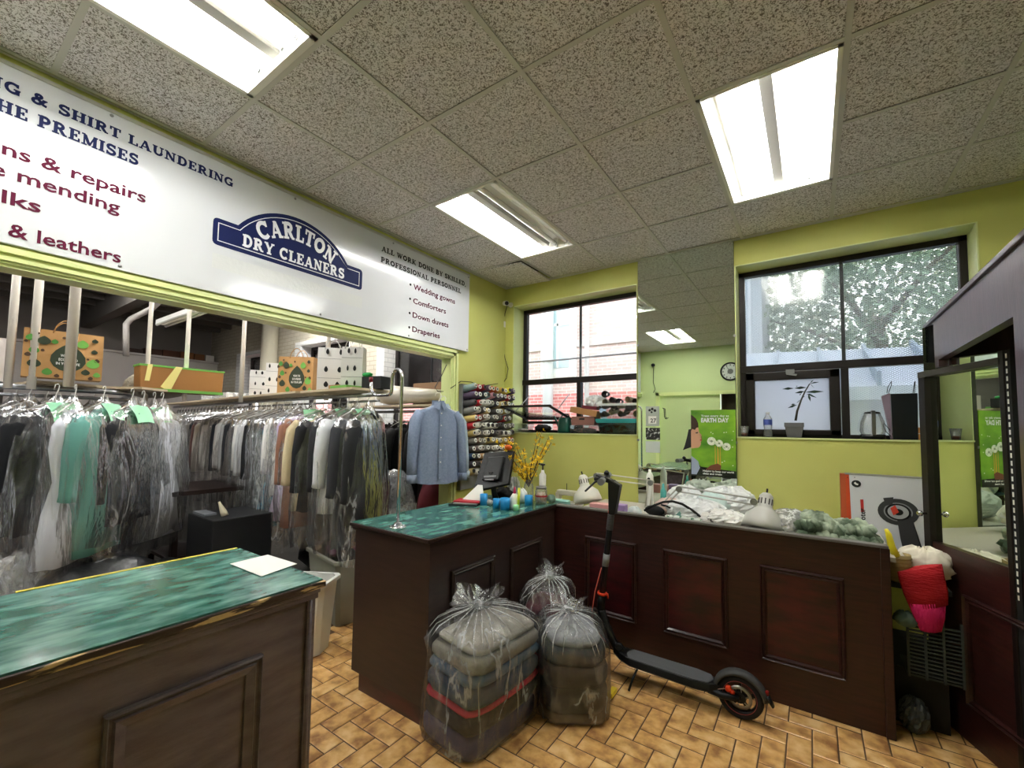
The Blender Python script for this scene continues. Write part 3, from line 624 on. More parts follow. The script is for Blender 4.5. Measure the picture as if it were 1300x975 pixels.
# centre counter: X -2.41..-1.70, Y 1.67..3.08
CC=thing('service_counter',(-2.05,2.37,0),'dark counter in the middle with green marbled top and chrome hook stand','counter')
b=MB(); b.box((-2.37,1.70,.1),(-1.716,3.075,.96)); b.build('body',WOODC,CC)
b=MB(); b.box((-2.30,1.705,0),(-1.72,3.07,.1)); o=b.build('toe_kick',MATS['mahogany_panel_red'],CC)
b=MB(); b.box((-2.405,1.672,.976),(-1.698,3.10,.998)); b.build('top_edge',WOODC,CC,bev=.004)
b=MB(); b.box((-2.395,1.682,.998),(-1.708,3.10,1.0005)); b.build('worktop',TEAL,CC)
b=MB(); b.box((-2.385,1.69,.955),(-1.708,3.09,.976)); b.box((-2.392,1.683,.965),(-1.701,3.09,.971)); b.build('cove_moulding',WOODC,CC)
b=MB(); b.box((-1.722,1.694,0),(-1.71,1.706,.955)); b.build('corner_bead',WOODC,CC)
for y0,y1 in ((1.867,2.276),(2.454,2.867)): mould((-1.716,y0,.235),(0,1,0),(0,0,1),y1-y0,.545,(1,0,0)).build('panel_moulding',WOODC,CC)
# left counter: X -2.31..-1.585, Y ..1.01
LC=thing('service_counter',(-1.95,.2,0),'large counter at lower left with worn edge and a white sheet on its green top','counter')
b=MB(); b.box((-2.29,-.6,0),(-1.61,.965,.955)); b.build('body',WOODG,LC)
b=MB(); b.box((-2.32,-.62,.968),(-1.582,1.008,.994)); b.build('top_edge',WORN,LC,bev=.004)
b=MB(); b.box((-2.305,-.62,.994),(-1.592,.998,1.0)); b.build('worktop',TEAL,LC)
b=MB(); b.box((-2.322,.28,.992),(-2.306,.99,1.002)); b.build('yellow_edge_strip',cmat('d8c43c',.5),LC)
b=MB(); b.box((-2.3,-.6,.93),(-1.596,.985,.952)); b.box((-2.3,-.6,.952),(-1.59,.99,.968)); b.build('cove_moulding',WOODG,LC,bev=.003)
b=MB(); b.box((-1.625,.945,0),(-1.6,.975,.93)); b.lathe([(.009,0),(.009,.93)],(-1.604,.957,0),n=8); b.build('corner_bead',WOODG,LC)
mould((-1.61,.372,.1),(0,1,0),(0,0,1),.412,.7,(1,0,0),.05,.02).build('panel_moulding',WOODG,LC)
mould((-1.61,-.35,.1),(0,1,0),(0,0,1),.5,.7,(1,0,0),.05,.02).build('panel_moulding',WOODG,LC)
# front partition panel at Y 3.06
PP=thing('partition_panel',(-.7,3.1,0),'long mahogany panelled partition that the kick scooter leans on','partition')
b=MB(); b.box((-1.76,3.082,0),(.318,3.12,.985)); b.build('body',WOOD,PP)
b=MB(); b.box((-1.705,3.068,.985),(.325,3.128,1.0)); b.build('cap_rail',mat('grey_cap','6a6663',.5),PP,bev=.003)
b=MB(); b.box((.29,3.07,0),(.33,3.13,.985)); b.build('end_post',WOOD,PP,bev=.004)
for x0,x1 in ((-1.444,-1.048),(-.86,-.462),(-.28,.131)):
    b=MB(); b.box((x0+.03,3.078,.265),(x1-.03,3.084,.76)); b.build('panel_field',WOODP,PP)
    mould((x0,3.082,.235),(1,0,0),(0,0,1),x1-x0,.555,(0,-1,0)).build('panel_moulding',WOOD,PP)
# white sheet on the left counter
b=MB(); P=[at(292,716,z=1.003),at(332,732,z=1.003),at(377,716,z=1.003),at(340,704.5,z=1.003)]; b.prism(P,(0,0,1),.0015); s=b.build('paper_sheet',PAPERW,tag=('creased white form sheet lying on the left counter','paper'))
# chrome hook stand
HS=thing('hook_stand',(-2.048,1.757,1.0),'tall chrome garment hook stand clamped on the middle counter','stand')
px,py=-2.048,1.757; Q=[(px,py,1.0),(px,py,1.9)]
for k in range(1,8): a=pi*k/8; Q.append((px-.045+.045*cos(a),py,1.9+.055*sin(a)))
Q+= [(px-.09,py,1.9),(px-.092,py,1.845)]
for k in range(1,6): a=pi/2*k/5; Q.append((px-.12+.028*cos(a),py,1.83-.03*sin(a)))
Q+= [(px-.21,py,1.80)]
for k in range(1,6): a=pi/2*k/5; Q.append((px-.22-.075*sin(a),py,1.85-.05*cos(a)))
Q+= [(px-.30,py,1.90)]
b=MB(); b.tube(Q,.0105,10); b.build('pole',CHROME,HS)
b=MB(); b.lathe([(.012,0),(.012,.03)],(px-.30,py,1.89),n=10); b.build('red_tip',cmat('7a1526',.4),HS)
b=MB(); b.lathe([(.05,0),(.05,.006),(.03,.01),(.02,.03),(.016,.032)],(px,py,1.0),n=20)
for k in range(5): a=2*pi*k/5; b.lathe([(.007,0),(.007,.009)],(px+.04*cos(a),py+.04*sin(a),1.004),n=8)
b.build('flange',CHROME,HS)
# ================================================================= camera + cord, spool rack
SC=thing('security_camera',(XL+.1,YB-.12,2.95),'small white security camera in the corner beside the left window','camera')
c=at(642,385,y=YB-.15)
b=MB(); b.lathe([(.026,-.05),(.028,.0),(.028,.045)],c,(.75,-.6,-.25),14); b.build('body',PAPERW,SC,bev=.002)
d=Vector((.75,-.6,-.25)).normalized(); b=MB(); b.lathe([(.023,.0455),(.021,.047)],c,d,14); b.build('lens',BLACK,SC)
b=MB(); b.cyl(c,(XL+.03,YB,c.z+.02),.009,8); b.lathe([(.03,0),(.03,.012)],(c.x-.03,YB-.012,c.z+.02),(0,1,0),12); b.build('bracket',PAPERW,SC)
j=at(639,412,y=YB-.02); b=MB(); b.box((j.x-.022,YB-.035,j.z-.035),(j.x+.022,YB-.001,j.z+.035)); b.build('junction_box',PAPERW,SC,bev=.003)
b=MB(); b.tube([c+Vector((0,0.03,-.02)),at(641,398,y=YB-.02),at(640,405,y=YB-.02)],.004,6); b.tube([at(u,v,y=YB-.01) for u,v in ((639,418),(639,440),(641,455),(645,468),(643,480),(636,490))],.004,6)
b.tube([at(u,v,x=XL+.02) for u,v in ((632,487),(612,490),(598,485),(585,484),(572,493))],.004,6); b.build('cord',BLACKM,SC)
RK=thing('thread_rack',(XL+.03,3.62,1.0),'grey steel pegboard rack full of thread cones on the left pier','rack')
RZ1=2.045; b=MB(); b.box((XL+.002,3.25,.98),(XL+.03,4.0,RZ1)); b.box((XL+.03,3.25,.98),(XL+.05,3.262,RZ1)); b.box((XL+.03,3.25,RZ1-.01),(XL+.05,4.0,RZ1))
b.build('back_plate',mat('grey_steel_sheet','8d8f93',.45,.2),RK)
pegs=MB(); SPC=['8fa3a5','a32233','8d1a26','5e4a58','c2512c','a85a2a','b5923c','d9c04a','e0d23c', '5b4a66','5b4a66','2c3238','7fa0a6','c88f98','4d4450','6b5a66','4a3d42','b02030','4c4a4c','b8262e','dcd9d0','e8e6df','8a8a86','46424a','c9b27a','cdb36e','b79d58','c59f72','6b6a66','7a6d68','e5e2da','dedbd2','86817a','6f6a66','b9b3a8','4b4845','75584c','2f4d74','304a6a','cfc9c0','8f8a84','57534f','c8c4bb','5d5955','4f4b48']
spool=MB(); spool.lathe([(.031,0),(.037,.012),(.030,.15),(.012,.155)],(0,0,0),(1,0,0),10)
core=MB(); core.lathe([(.0135,.0),(.021,.004),(.021,.012),(.0125,.013),(.0125,.006)],(.148,0,0),(1,0,0),10,(True,False)); core.cur=1; core.lathe([(.0125,.007),(.0125,.0072)],(.148,0,0),(1,0,0),10,(False,True))
sp0=None; random.seed(3)
rows=12
for r in range(rows):
    z=1.995-.0775*r; n=10 if r<8 else 9
    if r>=10: n=5
    for k in range(n):
        y=3.30+.0735*k+random.uniform(-.006,.006)
        if random.random()<.06 and r>2: continue
        if r<3: col=SPC[(r*9+k)%27]
        else: col=random.choice(SPC[18:])
        ms=cmat(col,.75)
        if sp0 is None:
            sp0=spool.build('thread_cone',ms,world=False); T(sp0,None,'thread cone'); sp0.material_slots[0].link='OBJECT'
            cr0=core.build('cone_core',[cmat('d9d4c8',.6),BLACKM],sp0,world=False); cr0.material_slots[0].link='OBJECT'; s=sp0; c_=cr0
        else:
            s=sp0.copy(); COL.objects.link(s); c_=cr0.copy(); COL.objects.link(c_); c_.parent=s
        s.location=(XL+.034,y,z); s.rotation_euler=(0,R(random.uniform(-14,-7)),R(random.uniform(-6,2)))
        s.material_slots[0].link='OBJECT'; s.material_slots[0].material=ms; c_.material_slots[0].link='OBJECT'; c_.material_slots[0].material=cmat(random.choice(['d9d4c8','e5e2dc','efeee9','4a4642','c9c2b4']),.6)
        s['group']='thread cones on the pegboard rack, %s row'%['top','second','third','fourth','fifth','sixth','seventh','eighth','ninth','tenth','eleventh','bottom'][r]
        s['label']='%s thread cone, %s from the left in the %s row of the wall rack'%(cname(col),ORD[k],['top','second','third','fourth','fifth','sixth','seventh','eighth','ninth','tenth','eleventh','bottom'][r])
        pegs.cyl((XL+.03,y,z),(XL+.05,y,z),.005,5)
pegs.build('pegs',STEEL,RK)['kind']='stuff'
# ================================================================= workroom: conveyor, garments, shelf
random.seed(11)
ZRAIL=1.87
def rl(pts,r=.017): b=MB(); b.tube(pts,r,8); return b
R2=[Vector((-3.02,2.30,ZRAIL)),Vector((-4.74,2.34,ZRAIL)),Vector((-8.6,2.62,ZRAIL))]
C1=Vector((-5.03,.87,ZRAIL))
arc=[Vector((-5.5,.1,ZRAIL)),Vector((-5.2,.3,ZRAIL))]+[Vector((-5.06,.5,ZRAIL)),Vector((-5.02,.8,ZRAIL)),Vector((-5.01,1.05,ZRAIL)),Vector((-5.12,1.2,ZRAIL)),Vector((-5.4,1.3,ZRAIL)),Vector((-6.6,1.5,ZRAIL))]
CV=thing('garment_conveyor',(-4.8,1.5,ZRAIL),'looped grey steel garment conveyor rail in the workroom','rail')
rl(arc,.022).build('rail',STEEL,CV); rl([p+Vector((-.05,0,-.06)) for p in arc],.014).build('lower_rail',STEEL,CV)
rl(R2,.018).build('rail',STEEL,CV); rl([p+Vector((0,.05,-.05)) for p in R2],.01).build('lower_rail',STEEL,CV)
poles=[((22,340),-4.95,.024),((51,346),-4.9,.026),((97,355),-4.3,.03),((193,377),-6.1,.022),((241,388),-5.6,.022),((311,402),-5.2,.022),((417,430),-3.9,.022)]
WPOLE=mat('cream_painted_pole','f0e8dc',.5)
for k,((u,v),X,r) in enumerate(poles):
    p=at(u,v,x=X); b=MB(); b.cyl((X,p.y,ZRAIL-.02),(X,p.y,ZR),r,10)
    b.build('hanger_pole',WPOLE,tag=(['cream pole at the far left edge of the opening','cream pole just left of the kraft bag handles','thick cream pole in front of the leaf printed kraft bag','thin cream pole left of the green trimmed bag','thin cream pole above the green trimmed bag','thin cream pole behind the white paper bags','cream pole in front of the tall white bags'][k],'pole','poles carrying the garment conveyor'))
# --- garments: local frame, hook top at origin, width along x, thickness along y
def hanger_mb():
    b=MB(); b.tube([(-.012,0,-.012),(-.008,0,.012),(.008,0,.018),(.016,0,.004),(.012,0,-.02),(0,0,-.05),(0,0,-.09)],.0028,5)
    b.tube([(-.2,0,-.175),(0,0,-.09),(.2,0,-.175)],.004,5); return b
def garment_mb(kind,seed):
    rnd=random.Random(seed); b=MB(); n=14
    hem={'jacket':-.86,'coat':-1.08,'shirt':-.84,'dress':-1.05,'trouser':-1.0}[kind]
    lv=[(-.105,.055,.04),(-.135,.08,.05),(-.17,.19,.045),(-.21,.215,.06),(-.35,.205,.075),(-.55,.2,.075),(-.7,.205,.08),(hem,.215,.085)]
    if kind=='dress': lv[-3:]=[(-.55,.15,.06),(-.75,.2,.09),(hem,.26,.11)]
    if kind=='trouser': lv=[(-.16,.17,.02),(-.2,.18,.03),(-.5,.17,.035),(-.8,.16,.035),(hem,.15,.04)]
    rs=[]
    for z,w_,t in lv:
        r=[]
        for i in range(n):
            a=2*pi*i/n; x=w_*cos(a); y=t*sin(a)
            x=math.copysign(abs(cos(a))**.8*w_,x); k=1+.09*sin(a*5+seed)*(min(1,-z))
            r.append((x*k,y*k+.012*sin(x*30+seed)*(-z),z+rnd.uniform(-.008,.008)-(.02*abs(cos(a)) if kind!='trouser' else 0)))
        rs.append(r)
    b.rings(rs,(True,True))
    if kind in('jacket','coat','shirt'):
        for s in(-1,1):
            L=-.72 if kind!='shirt' else -.66
            b.tube([(s*.17,0,-.175),(s*.215,0,-.24),(s*.235,.01,-.42),(s*.24,.015,L+.04),(s*.238,.02,L)],[.05,.06,.052,.045,.048],8,flat=.9)
        # collar / lapels
        b.tube([(-.05,-.045,-.1),(-.03,-.06,-.13),(0,-.075,-.2 if kind!='shirt' else -.15),(.03,-.06,-.13),(.05,-.045,-.1)],[.012,.02,.012,.02,.012],6,flat=.6)
    return b
def cover_mb(seed,L=1.18,flare=1.0):
    rnd=random.Random(seed*7+1); b=MB(); n=26
    lv=[(-.045,.015,.012),(-.085,.03,.02),(-.12,.08,.035),(-.17,.2,.055),(-.2,.245,.07),(-.3,.265,.09),(-.5,.27,.1),(-.7,.27,.105),(-.9,.275,.11),(-L+.08,.265,.1),(-L,.255*flare,.085)]
    ph=[rnd.uniform(0,6) for _ in range(4)]; rs=[]
    for j,(z,w_,t) in enumerate(lv):
        r=[]
        for i in range(n):
            a=2*pi*i/n; k=1+min(1,max(0,-z-.15)*2)*(.10*sin(a*9+ph[0]+z*3)+.06*sin(a*14+ph[1]-z*5))+.03*rnd.uniform(-1,1)
            r.append((w_*cos(a)*(1+.25*(k-1)),t*sin(a)*k*1.25+.01*sin(z*9+ph[2]),z+rnd.uniform(-.012,.012)))
        rs.append(r)
    b.rings(rs,(False,False)); return b
KM={}; HM=hanger_mb()
def shared(name,mb,m,par):
    """build once, then share the mesh"""
    key=(name,id(mb))
    if key not in KM:
        o=mb.build(name,m,par,world=False); KM[key]=o.data; o.material_slots[0].link='OBJECT'; o.material_slots[0].material=m; return o
    o=bpy.data.objects.new(name,KM[key]); COL.objects.link(o); o.parent=par; o.material_slots[0].link='OBJECT'; o.material_slots[0].material=m; return o
def _drop(b,d=.035):
    b.v=[(x,y,z-d) for x,y,z in b.v]; return b
GK={(k,s):_drop(garment_mb(k,s)) for k in('jacket','coat','shirt','dress','trouser') for s in(1,2)}
CK=[cover_mb(s) for s in range(5)]; CKL=[cover_mb(s+9,1.38,1.15) for s in range(2)]; CKS=[cover_mb(s+20,1.08) for s in range(2)]
HWIRE=mat('white_hanger_wire','dcdad4',.4)
tagmb=MB(); tagmb.rings([[(x,y+.012*sin(i*2.1),z) for x,y,z in ((-.085,-.05,-.12-.0),(.085,-.05,-.12))] for i,z in enumerate((0,))],(False,False)) if 0 else None
def tag_mb():
    b=MB(); rs=[]
    for i in range(5):
        z=-.10-.03*i; rs.append([(x,-.045-.016*i+.008*sin(x*40+i),z-.012*abs(x)*8) for x in(-.09,-.045,0,.045,.09)])
    b.rings(rs,(False,False),closed=False); return b
TG=tag_mb()
def hang(pos,yaw,kind,colr,label,group,cover='n',tag_=False,seed=1,m=None,scale=1.0,tilt=0):
    g=thing('bagged_garment',pos,label,'garment',group,rz=yaw); g.scale=(scale,)*3; g.rotation_euler.x=tilt
    shared('hanger',HM,HWIRE,g)
    if kind: shared({'jacket':'jacket','coat':'coat','shirt':'shirt','dress':'dress','trouser':'trousers'}[kind],GK[(kind,1+seed%2)],m or cmat(colr,.8),g)
    if cover=='n': shared('plastic_cover',CK[seed%5],FILM,g)
    elif cover=='m': shared('plastic_cover',CK[seed%5],FILMF,g)
    elif cover=='l': shared('plastic_cover',CKL[seed%2],FILM,g)
    elif cover=='s': shared('plastic_cover',CKS[seed%2],FILM,g)
    if tag_: shared('paper_tag',TG,MINT,g)
    return g
# rack two, from the near end beside the hook stand to the far end
def r2(x):
    if x>-4.74: t=(x+3.02)/(-1.72); return R2[0].lerp(R2[1],t)
    t=(x+4.74)/(-3.86); return R2[1].lerp(R2[2],t)
BLUEP=mat('blue_wave_print','1c2f66',.7,col2='1f86a8',nscale=14,stretch=(1,1,2),contrast=(.45,.5))
seq=[(-3.10,'jacket','16171b','n',0,'black jacket under film, nearest the chrome hook stand'),(-3.26,'coat','2a2c32','n',1,'charcoal coat with a mint tag, second garment left of the hook stand'),(-3.40,'shirt','c9cccf','n',0,'pale grey shirt under film, third garment left of the hook stand'),
 (-3.54,'coat','1a1b20','n',1,'black coat with a mint tag, fourth garment left of the hook stand'),(-3.68,'jacket','131419','n',0,'black jacket with a small pink badge on its chest'),(-3.80,'shirt','d9c9a4','x',0,'cream shirt just right of the brown coat'),(-3.99,'coat','9a6c58','s',1,'brown wool coat with a mint tag in the middle of the rack'),
 (-4.17,'dress','c9b8d8','l',0,'lavender dress hanging low in a long film bag'),(-4.28,'shirt','e4e2e0','n',0,'white shirt just left of the lavender dress'),(-4.42,'dress',BLUEP,'n',0,'blue wave printed dress under clear film'),(-4.56,'trouser','22252c','n',0,'dark trousers just left of the blue wave printed dress'),(-4.70,'jacket','15171b','n',0,'black jacket, second garment left of the blue wave printed dress'),(-4.84,'shirt','c4c5c6','l',0,'pale silver shirt in a long film bag, third garment left of the blue wave dress')]
pals=['dbdad6','d0cfca','1d1f24','9c9c9a','e0deda','23262e','a9a6a0','c7c3bb','3b3436','cfc8bc','6c4b44','16181c','b4b0aa','b9b8b4']
KN_={'shirt':'shirt','jacket':'jacket','trouser':'trousers','dress':'dress','coat':'coat'}
xx=-4.97; k=0
while xx>-8.4:
    c=pals[k%len(pals)]; kd=['shirt','dress','jacket','coat','shirt','jacket','dress'][k%7]; seq.append((xx,kd,c,'l' if k%5==1 else 'n',0,'bagged %s %s, %s garment left of the pale silver shirt'%(cname(c),KN_[kd],ORD[k]))); xx-=.145; k+=1
for k,(x,kind,c,cv,tg,lab) in enumerate(seq):
    p=r2(x); m_=c if not isinstance(c,str) else None
    yaw=R(68+max(0,52*(1-(-3.1-x)/1.0))+random.uniform(-7,7))
    g=hang((p.x,p.y,p.z),yaw,kind,c if m_ is None else '1c2f66',lab,'film covered garments on the long workroom rack',cv,tg,seed=k,m=m_,tilt=R(random.uniform(-2,2)),scale=random.uniform(1.06,1.16))
    if 'pink badge' in lab:
        b=MB(); b.lathe([(.03,0),(.03,.004)],(.0,0,0),(0,-1,0),10); o=b.build('pink_badge',cmat('e06a80',.5),g,world=False); o.location=(-.1,-.11,-.3)
# bundle at the U-turn of the conveyor
def rack1(u,v,yaw,kind,c,cover,lab,tag_=False,X=-5.03,sc=1.0,seed=0,m=None):
    p=at(u,v,x=X); p.z=ZRAIL; return hang(tuple(p),yaw,kind,c,lab,None,cover,tag_,seed=seed,scale=sc*1.17,m=m)
Y45=R(62)
LM=mat('silvery_white_cloth','dfe2ea',.6)
rack1(20,490,R(140),'jacket','3c3f48','n','dark grey jacket at the left edge of the opening',X=-5.1,seed=1)
rack1(38,490,R(128),'jacket','15171d','n','black jacket second from the left edge of the opening',seed=2,X=-4.95)
rack1(60,490,R(128),'coat','1a1d29','n','long black coat behind the black jacket with the mint tag',seed=4,X=-5.05)
rack1(72,491,R(122),'jacket','15171c','n','black jacket with a wide mint tag over its shoulders',True,seed=5,X=-4.7)
rack1(96,491,R(152),'dress','dfe3ea','l','long white dress hanging lower than its neighbours',seed=6,m=LM,X=-4.62)
rack1(118,492,R(128),'coat','2a2e3a','n','navy coat behind the teal tunic',seed=7,X=-5.2)
rack1(132,494,R(138),'coat','6aa89c','s','teal green tunic with a mint tag near the conveyor bend',True,seed=8,X=-4.58,sc=.95)
rack1(168,496,R(134),'jacket','15161c','n','black padded jacket with a mint tag at the conveyor bend',True,seed=10,X=-4.66)
rack1(182,497,R(128),'coat','1b2236','n','dark navy coat behind the padded jacket',seed=11,X=-4.9)
rack1(196,498,R(130),'shirt','c5cbdd','n','pale blue shirt at the right of the conveyor bend, mint tag',True,seed=13,X=-5.0)
rack1(206,500,R(128),'dress','cdd0da','n','pale silvery dress rightmost at the conveyor bend',seed=14,X=-4.95,m=LM)
# low hanging film at far left
for k,(u,v) in enumerate(((30,690),(70,700))):
    b=MB(); c=at(u,v,x=-4.7); rs=[]
    rnd=random.Random(k)
    for z,w_ in ((.66,.2),(.58,.3),(.45,.36),(.3,.34),(.12,.36)):
        rs.append([(c.x+w_*.5*cos(a)*(1+.2*sin(5*a)),c.y+w_*sin(a)*(1+.15*sin(7*a+z)),z+rnd.uniform(-.03,.03)) for a in [2*pi*i/22 for i in range(22)]])
    b.rings(rs,(False,True)); b.build('garment_sack',FILMF,tag=(['milky plastic sack low at the left frame edge','milky plastic sack below the black quilted jacket'][k],'plastic bag'))
# plank shelf over the long rack and the things on it
SHZ=1.93
PL=mat('pale_wood_plank','b9a88c',.7,bump=.3,bscale=30)
def plank(a,c,wd,nm,lab,z=SHZ):
    a=Vector(a);c=Vector(c);d=(c-a); n=Vector((-d.y,d.x,0)).normalized()*wd; b=MB(); b.prism([(a.x,a.y,z-.02),(c.x,c.y,z-.02),(c.x+n.x,c.y+n.y,z-.02),(a.x+n.x,a.y+n.y,z-.02)],(0,0,1),.02); return b.build(nm,PL,tag=(lab,'shelf'))
plank((-8.6,2.5,0),(-4.05,2.18,0),.42,'plank_shelf','long pale plank shelf above the far garments')
plank((-4.0,2.2,0),(-3.15,2.17,0),.42,'plank_shelf','short pale plank shelf above the near garments')
plank((-5.6,.55,0),(-5.0,.62,0),.4,'plank_shelf','small plank on the conveyor under the leaf printed bag',SHZ-.005)
plank((-5.3,.95,0),(-4.9,1.25,0),.3,'plank_shelf','small plank on the conveyor right of the leaf printed bag',SHZ-.005)
def rope(b,p,q,h,r=.004):
    p=Vector(p);q=Vector(q); b.tube([p+(q-p)*t+Vector((0,0,h*sin(pi*t)**.6)) for t in [i/10 for i in range(11)]],r,6)
def paperbag(x,y,z,w_,d,h,yaw,m,lab,grp=None,handles=True,prints=None,lean=0):
    B=thing('paper_bag',(x,y,z),lab,'paper bag',grp,rz=yaw); b=MB(); t=.03
    W=w_/2; D=d/2
    b.rings([[(-W,-D,0),(W,-D,0),(W,D,0),(-W,D,0)],[(-W*1.0,-D,h*.5),(W,-D,h*.5),(W*.93,D*.0,h*.5) if 0 else (W,D,h*.5),(-W,D,h*.5)],[(-W,-D*.8+lean,h),(W,-D*.8+lean,h),(W,D*.8+lean,h),(-W,D*.8+lean,h)]],(True,False),smooth=False)
    b.rings([[(-W,-D*.8+lean,h),(W,-D*.8+lean,h),(W,D*.8+lean,h),(-W,D*.8+lean,h)],[(-W+.004,-D*.75+lean,h-.01),(W-.004,-D*.75+lean,h-.01),(W-.004,D*.75+lean,h-.01),(-W+.004,D*.75+lean,h-.01)],[(-W+.004,-D+.01,.01),(W-.004,-D+.01,.01),(W-.004,D-.01,.01),(-W+.004,D-.01,.01)]],(False,False),smooth=False)
    b.build('body',m,B,world=False)
    if handles:
        b=MB(); rope(b,(-.07,-D*.8+lean,h-.02),(.07,-D*.8+lean,h-.02),.11); rope(b,(-.07,D*.8+lean,h-.02),(.07,D*.8+lean,h-.02),.11); b.build('handle',m,B,world=False)
    if prints: prints(B,Frame((-W,-D-.0,0),(1,0,0),(0,0,1),.002),w_,h)
    return B
DKG=cmat('2f3a26',.7); LTG=cmat('6fae4c',.7); MG=cmat('4f8f3a',.7); DBR=cmat('4a3420',.7)
def leaves(B,f,w_,h):
    # bag front leans back a little: lift the print to clear it
    f.l=.0025; 
    m=MB(); 
    for x,y,s in ((.24,.76,.17),(.14,.28,.17),(.88,.86,.09),(.88,.62,.09),(.78,.16,.12)): leaf(m,f,w_*x,h*y,w_*s,h*s*.95)
    leaf(m,f,w_*.55,h*.42,w_*.46,h*.54); b=m.build('leaf_print',DKG,B,world=False)
    m=MB()
    for x,y,s in ((.08,.8,.12),(.13,.55,.13),(.37,.76,.09),(.3,.12,.13)): leaf(m,f,w_*x,h*y,w_*s,h*s)
    m.build('leaf_print',MG,B,world=False); m=MB()
    for x,y,s in ((.72,.76,.16),(.87,.35,.18),(.93,.12,.1)): leaf(m,f,w_*x,h*y,w_*s,h*s)
    m.build('leaf_print',LTG,B,world=False); m=MB()
    for x,y,s in ((.16,.9,.05),(.03,.72,.05),(.23,.56,.05),(.06,.45,.08),(.48,.86,.05),(.8,.45,.04),(.92,.43,.08),(.42,.05,.07),(.85,.04,.07)): leaf(m,f,w_*x,h*y,w_*s,h*s)
    m.build('leaf_print',DBR,B,world=False)
    for k,(t_,wd) in enumerate((('WEAR THE',.2),('ECO-FRIEND',.24),('IN YOUR LIFE',.3))): sans(f,t_,w_*.55,h*(.46-.085*k),h*.05,width=w_*wd,m=PAPERW,parent=None,align='C',k=2) if 0 else _bagtext(B,f,t_,w_*.55,h*(.46-.085*k),h*.052,w_*wd)
def _bagtext(B,f,t_,x,y,h,wd):
    o=sans(f,t_,x,y,h,width=wd,m=PAPERW,align='C',k=2); L=o.location.copy(); o.parent=B; o.location=L; o.name='lettering'
p=at(28,490,x=-4.85); q=at(130,490,x=-4.85)
paperbag(-4.95,(p.y+q.y)/2-.0,SHZ+.015,q.y-p.y+.0,.17,.375,R(90-6),KRAFT,'kraft carrier bag printed with green and dark leaves, left of the rack',prints=leaves)
b=MB(); b.box((-5.75,.2,SHZ),(-5.5,.55,SHZ+.36)); o=b.build('storage_box',cmat('c9c0b8',.7),tag=('pale box at the left edge behind the leaf printed bag','box'))
# green trimmed bag lying on the shelf
gb=thing('shopping_bag',(-5.6,1.75,SHZ),'orange brown reusable bag with green rim and yellow straps','bag',rz=R(88)); b=MB(); b.rings([[(-.36,-.12,0),(.36,-.12,0),(.36,.12,0),(-.36,.12,0)],[(-.37,-.11,.26),(.37,-.11,.26),(.37,.11,.26),(-.37,.11,.26)]],smooth=False); b.build('body',mat('orange_brown_sheet','9a6a35',.5,bump=.4,bscale=9),gb,world=False,bev=.01)
b=MB(); b.box((-.375,-.115,.25),(.375,.115,.27)); b.box((-.365,-.125,0),(.365,-.119,.03)); b.build('green_rim',LTG,gb,world=False)
b=MB(); b.quad((-.2,-.125,.05),(-.12,-.125,.0),(-.02,-.122,.27),(-.08,-.122,.27)); b.quad((-.33,-.122,.1),(-.29,-.122,.1),(-.27,-.12,.27),(-.31,-.12,.27)); b.build('strap',cmat('e6dc8a',.5),gb,world=False)
# white bags with black leaf marks
def wb(B,f,w_,h):
    f.l=.002; m=MB()
    rnd=random.Random(int(h*1000)+int(w_*100))
    for y in (.16,.5,.9):
        for x in (.28,.72): leaf(m,f,w_*(x+rnd.uniform(-.08,.08)),h*y,w_*.15*rnd.uniform(.6,1.1),h*.12)
    m.build('leaf_print',BLACKM,B,world=False); m=MB(); 
    for y in (.3,.74): 
        m.add([f.p(w_*.02,h*y,1),f.p(w_*.98,h*y,1),f.p(w_*.98,h*y+.003,1),f.p(w_*.02,h*y+.003,1)],[(0,1,2,3)],False)
    m.build('grey_line_print',cmat('6b6b6b',.6),B,world=False)
WBAG=mat('white_bag_paper','dcdad6',.6,bump=.2,bscale=14)
def shelfx(u,v=500):  # where a shelf-front pixel lies on the long plank
    best=None
    for i in range(200):
        X=-3.2-5.3*i/200; yy=2.16+(-3.15-X)*.06; d=at(u,v,x=X)
        if best is None or abs(d.y-yy)<best[0]: best=(abs(d.y-yy),X,yy)
    return best[1],best[2]
X1,Y1=shelfx(303); paperbag(X1-.0,Y1+.22,SHZ,.18,.2,.33,R(60),WBAG,'white leaf printed bag, leftmost of the white bags on the plank',prints=wb,handles=False)
X1,Y1=shelfx(322); paperbag(X1,Y1+.22,SHZ,.17,.2,.38,R(60),WBAG,'white leaf printed bag tucked behind the kraft bag on the plank',prints=wb,handles=False)
X1,Y1=shelfx(352); paperbag(X1,Y1+.22,SHZ,.36,.17,.40,R(38),KRAFT,'kraft leaf printed carrier bag with rope handles, right half of plank',prints=leaves)
b=MB(); b.box((X1-.35,Y1+.1,SHZ+.0),(X1-.2,Y1+.12,SHZ+.34)); 
X1,Y1=shelfx(392); paperbag(X1,Y1+.24,SHZ,.26,.17,.43,R(50),WBAG,'tall white leaf printed bag with green tag on the plank',prints=wb)
X1,Y1=shelfx(418); B=paperbag(X1,Y1+.24,SHZ,.19,.15,.40,R(40),WBAG,'white leaf printed bag rightmost behind the cream pole',prints=wb)
b=MB(); b.box((-3.7,2.3,SHZ),(-3.52,2.44,SHZ+.05)); b.build('small_box',CARD,tag=('small brown carton on the short plank shelf','box'),bev=.003)
b=MB(); b.box((-3.55,2.22,SHZ),(-3.3,2.4,SHZ+.03)); b.build('folded_bag',LTG,tag=('folded green and white bag on the short plank','bag'),bev=.008)
